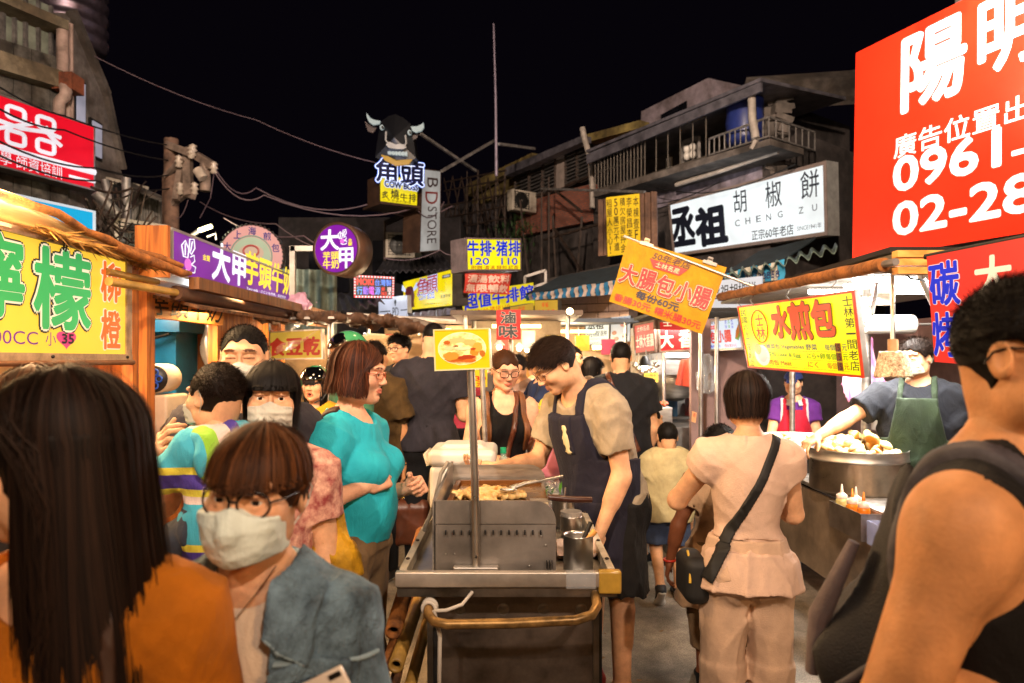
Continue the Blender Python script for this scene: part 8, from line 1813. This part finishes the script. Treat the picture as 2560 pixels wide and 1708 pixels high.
# 5 masked woman with fringe
p = Person('young woman with black fringe and pale mask in a floral top beside the toddler', 676, 2.16, 1.575, 8, 'f', head=(9, -3, 2), gaze=(.05, .02), hs=.98)
p.shirt(fab('floral_top', '#C89C86', .8, var=.6, scale=30, col2='#8A3A3A'), .5, .6, .014, name='top', neck=('high', .02)); p.pants(DENIM2); p.shoe(SOLE); p.hair(HB, 'bangs', n=4500, length=.17, bang=.058, vol=.010, width=.0016, seed=4, open_=56); p.mask(MASKW, 0, low=-.1)
c = p.world((.13, .0, .98)); bgm = bagmesh(c+Vector((.04, .05, 0)), .10, .17, 15); solo('shoulder_bag', bgm, fab('bag_yellow', '#C8961C', .6, var=.4), 'yellow cloth bag hanging beside the fringed woman', 'bag')
# 6 helmet woman, 7 helmet man
HELG = mat('helmet_green', '#3E8A5A', .2, 0, .1, coat=.6); VIS = mat('visor_black', '#060608', .06, 0, .2, spec=.8, coat=1)
p = Person('young woman in a green helmet with dark visor and open mouth', 788, 4.3, 1.55, -6, 'f', head=(-2, 0, 0), mouth=.8); p.shirt(fab('top_yellow', '#C9961C', .8, var=.3), .48, .5, .02, name='top', boxy=.02); p.pants(BLKC); p.hair(HB, 'bangs', n=500, length=.22, bang=.03, vol=.004, width=.004); p.helmet(HELG, VIS, BLKP); p.shoe(BLKC)
p = Person('man in a green helmet with black visor turned away behind the auburn woman', 872, 4.5, 1.775, -62, 'm', head=(-4, 6, 0)); p.shirt(fab('shirt_green', '#3A6A4E', .8), .48, .6, .02, name='shirt'); p.pants(BLKC); p.hair(HB, 'buzz', n=0); p.helmet(HELG, VIS, BLKP); p.shoe(BLKC)
# 8 woman in turquoise
p = Person('woman with auburn bob and orange glasses in a turquoise top facing right', 888, 2.6, 1.665, 77, 'f', girth=.95, head=(5, 6, 0), skin='skin_pale', bust=.02, belly=.008, lids=.3, armR=((-.62, .16, -1), (1.0, -.9, .34)), armL=((.14, -.05, -1), (-.60, -1, .34)), handR={'palm': (1, 0, -.2), 'curl': 1.25, 'spread': .01, 'thumb': 1.3}, handL={'palm': (-1, 0, -.2), 'curl': 1.25, 'spread': .01, 'thumb': 1.3})
TQ = fab('turquoise_jersey', '#22A6B8', .75, var=.1, bump=.15); p.shirt(TQ, .555, .36, .017, fold=.0035, slack=.010, name='top', neck=('round', .022), ffreq=14); p.pants(KHAKI, 1, .007, rise=.58, fold=.006); p.shoe(BLKC); p.hair(HRE, 'part', n=6000, length=.082, vol=.015, flare=.012, width=.0022, seed=6, part_=.25, open_=46); p.glasses(mat('frame_orange', '#A8481C', .3), (.022, .014), 1, .0016)
p.strap('top', 'bag_strap', mat('strap_brown', '#3A2012'), (-.095, 1.42), (.13, 1.0), .035, .008, half='b')
p.patch('trousers', 'back_pocket', KHAKI, lambda X, Y, Z: np.maximum(np.maximum(np.abs(X+.075)-.055, np.abs(Z-.86)-.07), .03-Y), .006)
# 9 man in olive with handbag
p = Person('man in an oversized olive shirt holding a brown leather handbag', 938, 5.0, 1.74, 158, 'm', girth=1.1, armR=((-.16, -.05, -1), (.0, -.18, -1)), skin='skin_tan'); p.shirt(fab('olive_cotton', '#4A3618', .85, var=.3), .43, .72, .025, fold=.010, slack=.06, name='shirt', boxy=.035); p.pants(BLKC, 1); p.shoe(mat('shoe_grey', '#4A4440', .7), SOLE); p.hair(HD, 'short', L=.03, n=900)
tubep(p, [p.J['wrR']-p.fdR*.012+np.array((math.cos(a)*.031, math.sin(a)*.031, 0)) for a in np.linspace(0, 6.283, 17)], .006, 'wristwatch', BLKP)
g = np.random.default_rng(2)
for i in range(7): q = p.J['elR']+(p.J['wrR']-p.J['elR'])*(.2+.09*i); tubep(p, [q+np.array((-.034*math.cos(t), .034*math.sin(t)*1.0, .012*math.sin(t*5+i))) for t in np.linspace(.4, 1.9, 9)], .002, 'tattoo', BLK, 4)
c = p.world(p.gripR); hb_ = thing('handbag', 'brown leather handbag with two handles and a zip in the olive man hand', 'handbag', c-Vector((0, 0, .5)))
F = Fld((-.25, -.12, -.54), (.25, .12, -.08), .01); F.rbox((0, 0, -.34), (.19, .07, .15), .04); F.cap((-.13, 0, -.2), (.13, 0, -.2), .05, .05, .05); F.add(folds(6, 20, .007)); V, Q = F.mesh(); part('body', npmesh('body', V+np.array(c[:], f32), Q), LEATH, hb_)
for s in (-1, 1): part('handle', MB().tube([c+Vector((-.11, s*.03, -.19)), c+Vector((-.05, s*.03, -.05)), c+Vector((0, s*.01, .005)), c+Vector((.05, s*.03, -.05)), c+Vector((.11, s*.03, -.19))], .009, 6), LEATH, hb_)
part('zip', MB().tube([c+Vector((-.12, 0, -.147)), c+Vector((.12, 0, -.147))], .008, 6), mat('brass', '#B8903C'), hb_)
# 10 tall man in black with glasses
p = Person('tall young man in a black V neck shirt and square glasses with hands raised', 1002, 6.2, 1.835, -28, 'm', head=(-4, 6, 0), armR=((-.15, -.1, -1), (.35, -.8, .75)), armL=((.15, -.1, -1), (-.35, -.8, .7)), handR={'curl': .3}); p.shirt(BLKC, .45, .55, .016, name='shirt', neck=('v', .012)); p.pants(BLKC); p.shoe(mat('shoe_blue', '#1440C8', .5), SOLE); p.hair(HB, 'short', L=.045, n=1400, vol=.018, comb=(0, -.5, .4), fade=.6, width=.004); p.glasses(MATS['black_frame'], (.024, .017), 1, .0022, lens=False)
# 11 man in grey seen from behind
p = Person('broad man in a dark grey shirt seen from behind between bag and cart lightbox', 1076, 5.0, 1.90, 176, 'm', girth=1.0, head=(0, 14, -8), armL=((.2, -.1, -1), (-.3, -.8, -.3)), armR=((-.2, -.1, -1), (.3, -.8, .1))); p.shirt(fab('charcoal_tee', '#2A272E', .85, var=.25), .50, .58, .024, fold=.006, name='shirt', slack=.018); p.pants(BLKC, 1, .006, rise=.60); p.shoe(BLKC); p.hair(HB, 'buzz', n=600, L=.012)
# 12 woman in black tank top
p = Person('fair young woman with dark glasses in a black tank top looking into a pink bag', 1258, 3.95, 1.665, 12, 'f', head=(6, 17, 0), skin='skin_pale', lids=.75, bust=.012, armR=((-.22, .02, -1), (.75, -.7, -.05)), armL=((.2, -.02, -1), (.05, -.75, .55)), handR={'palm': (0, .3, -1), 'curl': .6}, handL={'palm': (-.9, 0, -.3), 'curl': .9})
p.shirt(BLKC, .48, 0, .008, fold=.003, name='tank_top', neck=('tank', 0)); p.pants(DENIM2, .42); p.shoe(BLKC, SOLE); p.hair(HBR, 'short', L=.03, n=1800, vol=.008, comb=(0, 1, -.1), width=.002); p.glasses(MATS['black_frame'], (.024, .018), 1, .0022)
for sg in (-1, 1): p.strap('tank_top', 'backpack_strap', mat('strap_tan', '#6E4220', .6), (sg*.105, 1.40), (sg*.115, 1.1), .038, .012, half='f')
p.strap('tank_top', 'bag_strap', LEATH, (.07, 1.38), (-.03, .92), .028, .012, half='f')
c = p.world((-.13, -.12, .92)); bb = thing('crossbody_bag', 'tan canvas crossbody bag at the hip of the woman in black tank top', 'bag', c); F = Fld((-.14, -.08, -.12), (.14, .08, .12), .007); F.rbox((0, 0, 0), (.115, .05, .085), .025); F.rbox((0, -.03, .03), (.118, .035, .055), .02); V, Q = F.mesh(); part('body', npmesh('body', V+np.array(c[:], f32), Q), fab('tan_canvas', '#9A6A2E', .8), bb); part('strap_ring', MB().lathe(c+Vector((.12, -.03, .07)), [(.012, -.002), (.016, 0), (.012, .002)], 12, Matrix.Rotation(R(90), 3, 'X')), CHROME, bb)
c = p.world(p.gripL)+Vector((.0, 0, -.02)); F = Fld((-.16, -.12, -.36), (.16, .12, .05), .007); F.cap((0, 0, -.02), (0, 0, -.05), .015, .03, .02); F.cap((0, 0, -.05), (.02, 0, -.2), .035, .08, .04, flat=(1, .6, 1)); F.cap((.02, 0, -.2), (.05, 0, -.31), .075, .02, .03, flat=(1, .6, 1)); F.cap((-.02, 0, -.14), (-.09, 0, -.17), .03, .03, .04); F.add(folds(8, 24, .018, (1, 1, .3))); V, Q = F.mesh(); solo('pink_bag', npmesh('pink_bag', V+np.array(c[:], f32), Q), PINKB, 'translucent pink plastic bag held by the woman in the tank top', 'bag')
# 13 the cook
p = Person('young cook with glasses in a grey tee and navy apron bending over the griddle', 1514, 3.25, 1.78, -56, 'm', lean=8, bow=22, head=(-14, 22, 0), lids=.7, armL=((.16, .10, -1), (-.05, -.5, -1)), armR=((-.25, -.25, -.95), (.08, -1, -.02)), handR={'palm': (.3, -.2, .95), 'curl': .55, 'thumb': .3}, handL={'curl': .3}, girth=.92)
p.shirt(fab('heather_tee', '#A09078', .85, var=.2), .50, .66, .016, fold=.006, slack=.020, name='tee', boxy=.006); p.pants(fab('cargo_black', '#14110F', .85, var=.3), .47, .028, slack=.03, fold=.007, name='shorts'); p.hair(HD, 'short', L=.045, n=7000, vol=.014, comb=(0, -.75, .25), fade=.7, width=.0026); p.glasses(MATS['black_frame'], (.022, .016), 1, .0014)
ap = apron(p, fab('apron_navy', '#1E1C2A', .8, var=.15), .044, .80, .33, .11, boxy=.014)
for sg in (-1, 1): p.strap('tee', 'apron_strap', MATS['apron_navy'], (sg*.085, 1.50), (sg*.10, 1.2), .036, .010)
p.patch('apron', 'chest_pocket', MATS['apron_navy'], lambda X, Y, Z: np.maximum(np.maximum(np.abs(X-.03)-.035, np.abs(Z-1.26)-.085), Y+.02), .006, sub=None); p.patch('apron', 'cat_print', mat('print_ivory', '#D8C89A', .7), lambda X, Y, Z: np.maximum(np.minimum(np.minimum(((X-.03)/.021)**2+((Z-1.235)/.045)**2-1, ((X-.03)/.017)**2+((Z-1.29)/.019)**2-1), np.abs(X-.03)/.026+np.abs(Z-1.185)/.016-1)*.01, Y+.02), .0095)
p.patch('apron', 'waist_pocket', MATS['apron_navy'], lambda X, Y, Z: np.maximum(np.maximum(np.abs(X)-.16, np.abs(Z-.86)-.10), Y+.02), .006)
p.shoe(mat('clog_red', '#A8201C', .5), mat('clog_sole', '#1E1614', .6), cut=None, name='clog')
# 14 man in dark polo
p = Person('man with cropped hair in a dark polo and shoulder strap seen from behind', 1552, 5.15, 1.745, 172, 'm', girth=1.08, armL=((.15, -.1, -1), (.0, -.3, -1)), armR=((-.2, -.1, -1), (.1, -.5, -1))); p.shirt(fab('polo_dark', '#0F1016', .8, var=.2), .46, .62, .02, fold=.007, slack=.03, name='polo', boxy=.01); p.collar(MATS['polo_dark'], .05, .02, .03, 25); p.pants(DENIM2); p.shoe(BLKC); p.hair(HB, 'buzz', n=1600, L=.012, vol=.006); p.strap('polo', 'shoulder_strap', LEATH, (.09, 1.47), (-.12, .95), .035, .012)
# 15 boys
p = Person('small boy in a black shirt looking right beside the dark polo man', 1628, 5.35, 1.28, 128, 'm', kid=True, head=(-12, 0, 0)); p.shirt(BLKC, .44, .6, .018, name='shirt', slack=.03, boxy=.02); p.pants(fab('jeans_blue', '#2A3C5A', .8), .6); p.shoe(BLKC); p.hair(HB, 'buzz', n=1200, L=.01)
p = Person('boy with shaved head in an olive tee and denim shorts walking away', 1668, 4.6, 1.23, 178, 'm', kid=True, armL=((.22, .05, -1), (.1, -.15, -1)), armR=((-.2, 0, -1), (-.05, -.2, -1)), legL=((.05, -.05, -1), (.0, .62, -.75), (0, -.8, -.9)), legR=((-.05, -.12, -1), (0, .05, -1)))
p.shirt(fab('olive_tee', '#B4A67C', .85, var=.2), .43, .55, .018, fold=.004, name='tee', slack=.028, boxy=.02); p.pants(fab('denim_shorts', '#3A4660', .8, var=.3), .46, .018, slack=.02, name='shorts'); p.hair(HB, 'buzz', n=1600, L=.008, vol=.003); p.shoe(mat('sandal_navy', '#20242E', .6), SOLE, name='sandal')
# 16 child in beige
p = Person('dark armed child in a long beige tunic between the boy and the woman in cream', 1798, 3.35, 1.33, 168, 'f', kid=True, skin='skin_dark', armL=((.42, .05, -1), (.22, -.1, -1)), head=(-20, 4, 0)); p.shirt(fab('beige_linen', '#A88868', .85, var=.2), .31, .55, .02, flare=.06, fold=.007, slack=.035, name='tunic'); p.pants(KHAKI, .8); p.shoe(BLKC); p.hair(HB, 'short', L=.02, n=1200, vol=.012, comb=(0, .4, 0))
tubep(p, [p.J['wrL']+np.array((.028*math.cos(a), .028*math.sin(a), .01)) for a in np.linspace(0, 6.283, 15)], .006, 'bracelet', mat('bracelet_red', '#C8301C', .4))
# 17 woman in cream
p = Person('woman with short black hair in a cream ruffled blouse and wide trousers walking away', 1868, 2.62, 1.55, 176, 'f', girth=.93, head=(-4, 6, 0), armL=((.42, -.5, -.75), (-.55, -.8, .35)), armR=((-.25, -.35, -.9), (.4, -.9, .2)))
CRE = fab('cream_linen', '#CFAE98', .85, var=.12, bump=.25, bscale=200, wrk=.12); CRT = fab('sand_linen', '#C4A48A', .85, var=.14, bump=.25, bscale=200, wrk=.12)
p.pants(CRT, .96, .013, slack=.014, rise=.60, fold=.006, straight=.014, seed=4); p.shirt(CRE, .475, .0, .012, flare=.045, fold=.006, name='peplum', seed=9, ffreq=22, fdir=(1, .9, .08)); p.shirt(CRE, .60, .30, .018, fold=.0025, slack=.010, name='blouse', seed=2, fdir=(.5, .3, 1)); p.collar(CRE, .046, .014, .02, 30, .006)
p.hair(HD, 'bob', n=6000, length=.07, bang=.04, vol=.016, width=.0016, seed=11); p.shoe(BLKC)
STB = mat('strap_black', '#0E0D0D', .7); p.strap('peplum', 'bag_strap', STB, (-.075, 1.28), (.165, .80), .034, .014, half='b'); p.strap('blouse', 'bag_strap', STB, (-.075, 1.28), (.165, .80), .034, .008, half='b')
c = p.world((.20, -.03, .78)); F = Fld((-.12, -.14, -.14), (.12, .14, .12), .006); F.rbox((0, 0, -.02), (.05, .10, .09), .04); V, Q = F.mesh(); t = thing('shoulder_bag', 'small black shoulder bag with yellow piping at the cream woman hip', 'bag', c); part('body', npmesh('body', V+np.array(c[:], f32), Q), STB, t); part('piping', MB().tube([c+Vector((-.035, -.095, -.02+.0)), c+Vector((-.03, -.08, .05)), c+Vector((-.02, -.0, .075))], .005, 6), mat('piping_yellow', '#C8A02C', .5), t)
# 18 vendor in purple
p = Person('vendor in a navy cap, purple polo and red apron behind the flat pan', 1985, 5.75, 1.52, -18, 'f', head=(-12, 14, 0), lids=.6, armR=((-.2, -.2, -1), (.2, -.8, -.35)), armL=((.2, -.2, -1), (-.15, -.8, -.35))); p.shirt(fab('polo_purple', '#5A2270', .8), .48, .5, .014, name='polo'); p.collar(fab('collar_white', '#CFC4BE', .8), .05, .02, .035, 20); p.pants(BLKC); p.hair(HB, 'short', L=.02, n=500, vol=.012); apron(p, fab('apron_red', '#B0142A', .7), .028, .78, .4, .09)
for sg in (-1, 1): p.strap('polo', 'white_stripe', MATS['collar_white'], (sg*.085, 1.24), (sg*.09, 1.0), .05, .007, half='f'); p.strap('polo', 'apron_strap', MATS['apron_red'], (sg*.075, 1.24), (sg*.08, 1.0), .03, .012)
fa = Face(*[p.world(q) for q in ((-.06, -.165, 1.02), (.06, -.165, 1.02), (.06, -.165, .93), (-.06, -.165, .93))]); fa.root = None
aw_ = [MB()]; mbs = {}; fa._t(mbs, '士林', (.1, .1, .9, .7), PCREAM, .02, (), .012, 0, 0); me = mbs[99][0].mesh('lettering', p.root.location); o = part('lettering', me, PCREAM, p.root); o.rotation_euler[2] = -p.root.rotation_euler[2]
F = p.headF(.016); F.clip(lambda X, Y, Z: .045-Z-.02*np.clip(Y*8, -1, 1)+0*X); F.cap((0, -.10, .058), (0, -.155, .045), .05, .045, .01, flat=(1.2, 1, .12)); V, Q = F.mesh(); part('cap', npmesh('cap', p.w2(V), Q), fab('cap_navy', '#1E2A5E', .8), p.root)
# 19 vendor in green apron
p = Person('young vendor in a navy tee and green apron reaching over the bun pan', 2296, 4.2, 1.735, -34, 'm', head=(-26, 8, 0), lids=.5, armR=((-.75, -.55, -.55), (-.55, -.75, -.42)), armL=((.2, -.1, -1), (.05, -.75, -.45)), handR={'curl': .7, 'palm': (0, 0, -1)}, girth=1.05)
p.shirt(NAVYC, .46, .66, .018, fold=.006, slack=.028, name='tee', boxy=.01); p.pants(BLKC); p.hair(HD, 'short', L=.035, n=1800, vol=.014, comb=(0, -.3, .4), fade=.6); apron(p, fab('apron_green', '#22301E', .8, var=.25), .042, .79, .36, .11, boxy=.012)
for sg in (-1, 1): p.strap('tee', 'apron_strap', MATS['apron_green'], (sg*.085, 1.46), (sg*.105, 1.15), .034, .010)
p.mask(MASKW); c = p.world(p.gripR); tg = thing('tongs', 'long steel tongs in the hand of the green apron vendor', 'tongs', c)
for k in (-.01, .01): part('arm', MB().tube([c+Vector((.02, 0, .02)), c+Vector((-.12+k, -.1, -.08)), c+Vector((-.20+k, -.16, -.14))], .006, 6), CHROME, tg)
# 20 man in tank top at the right edge
p = Person('man in a black tank top with glasses and a drawstring bag at the right edge', 2532, 1.06, 1.725, 38, 'm', girth=1.08, bow=3, head=(-8, 0, 0), armR=((-.26, .22, -.95), (.72, -.66, .16)), armL=((.2, 0, -1), (-.2, -1, .1)), skin='skin_tan', hs=1.0)
p.shirt(fab('tank_black', '#0C0A0C', .85, var=.25), .47, 0, .008, fold=.002, name='tank_top', neck=('tank', 0)); p.pants(fab('chino_tan', '#A8783C', .85, var=.2), 1, .02, rise=.60, fold=.006); p.hair(HB, 'short', L=.016, n=9000, vol=.009, comb=(0, -.3, .4), fade=.7, width=.0016); p.glasses(MATS['black_frame'], (.024, .017), 1, .002); p.shoe(BLKC)
SPR = mat('strap_print', '#1A1820', .7, 0, .9, scale=28, col2='#45424A')
p.strap('tank_top', 'printed_strap', SPR, (-.115, 1.46), (-.135, 1.05), .03, .013)
for sg in ():
 S = p.J['shR' if sg < 0 else 'shL']; k = sg*.062
 tubep(p, [(S[0]-k+.0, S[1]-.105, 1.06), (S[0]-k, S[1]-.125, 1.22), (S[0]-k, S[1]-.08, 1.36), (S[0]-k*.9, S[1]-.0, 1.435), (S[0]-k, S[1]+.09, 1.38), (S[0]-k, S[1]+.15, 1.2)], .016, 'strap', SPR, 8)
c = p.world((.02, .20, 1.13)); F = Fld((-.30, -.2, -.42), (.30, .22, .36), .0075); F.cap((0, -.05, .20), (0, .02, -.04), .045, .08, .05, flat=(1.2, .62, 1)); F.ell((0, .03, -.06), (.10, .075, .10), .06); F.add(folds(13, 13, .018, (1, 1, .35))); V, Q = F.mesh()
Mz = Matrix.Rotation(R(42), 3, 'Z'); V = (np.array(Mz) @ V.T).T; bk_ = thing('drawstring_bag', 'black drawstring backpack hanging behind the tank top man', 'backpack', c); part('body', npmesh('body', V+np.array(c[:], f32), Q), mat('bag_mesh_black', '#161418', .6, 0, .35, scale=9, bump=.3, bscale=300), bk_)
for dx in (-.02, .02): part('drawstring', MB().tube([p.world((-.12, .12+dx, 1.12)), p.world((-.14, .20+dx, 1.04)), p.world((-.12, .32+dx, .98))], .008, 7), SPR, bk_)
part('grey_side', MB().tube([p.world((-.05, .22, 1.28)), p.world((-.075, .27, 1.14)), p.world((-.06, .29, 1.03))], [.01, .02, .014], 8), fab('bag_grey', '#6E6264', .8), bk_)
# 21 others further back
def crowd(label, px, z, H, face, sex, top, hair, style='bob', group=None, **k):
 hk = {a: k.pop(a) for a in ('length', 'bang', 'L') if a in k}
 p = Person(label, px, z, H, face, sex, **k); p.shirt(fab('crowd_'+top[1:], top, .85), .48, .55, .016, name='shirt'); p.pants(BLKC); p.shoe(BLKC); p.hair(hair, style, n=500, width=.005, vol=.012, **hk); return p
crowd('long faced woman looking over the cook shoulder in the distance', 1432, 5.9, 1.72, 14, 'f', '#2A2A30', HB, 'short', head=(4, -2, 0), L=.02)
crowd('woman with black bob turned away beside the long faced woman', 1480, 5.9, 1.625, 118, 'f', '#C8C0B8', HB, 'bob', length=.14)
q = crowd('vendor in a red apron bending over food under the television', 1300, 6.6, 1.66, -66, 'f', '#B89A8A', HB, 'short', head=(0, 18, 0), L=.02, armR=((-.1, -.5, -.9), (0, -1, -.2)), armL=((.1, -.5, -.9), (0, -1, -.2))); apron(q, fab('apron_red', '#B0142A'), .028, .78, .4, .1)
crowd('man in a navy vest behind the cook head', 1352, 6.0, 1.70, -75, 'm', '#1E2A4A', HB, 'short', armR=((-.1, -.5, -.8), (0, -1, -.1)), armL=((.1, -.5, -.8), (0, -1, -.1)))
crowd('woman with tied hair looking down behind the grey shirt man', 1056, 7.6, 1.64, 8, 'f', '#A8A098', HB, 'short', head=(0, 14, 0), L=.02)
crowd('fair haired person just behind the broad grey man', 1078, 7.0, 1.62, 170, 'f', '#7A6A5A', HBR, 'short', L=.02)
crowd('dark haired man farthest away in the alley', 1038, 9.0, 1.76, 175, 'm', '#3A3A44', HB, 'short')
crowd('woman with long brown hair behind the cart pole', 1158, 6.6, 1.63, 30, 'f', '#B03A4A', HD, 'part', length=.3)
q = crowd('person in a lime top eating a snack behind the cook', 1405, 4.75, 1.60, -50, 'f', '#C8C02C', HB, 'short', armR=((-.2, -.3, -.9), (.1, -.75, .75)), armL=((.2, -.3, -.9), (-.1, -.75, .8)), skin='skin_pale', L=.02)
solo('snack_bag', bagmesh(q.world(q.gripR)+Vector((0, 0, .0)), .05, .07, 3), PLSTC, 'small clear bag with a fried snack held before the lime top', 'bag')
crowd('brown haired person directly behind the long haired woman', 92, 1.62, 1.585, 170, 'f', '#3A3430', HBR, 'bob', length=.1)
for lab, px, z, H, fa, sx, tc, hr in (('man with grey hair far behind the woman in the tank top', 1212, 7.4, 1.72, 160, 'm', '#5A5048', HB), ('woman in white turned to the stall behind the cook head', 1338, 8.2, 1.62, 100, 'f', '#C8BEB0', HD), ('man in blue far behind the long faced woman', 1412, 8.6, 1.74, 20, 'm', '#2A3A6A', HB), ('woman in pink beyond the helmet man', 908, 8.0, 1.60, 150, 'f', '#B86A78', HD), ('man in yellow beyond the tall glasses man', 968, 8.4, 1.70, -170, 'm', '#A88A30', HB)):
 crowd(lab, px, z, H, fa, sx, tc, hr, 'short', L=.02)
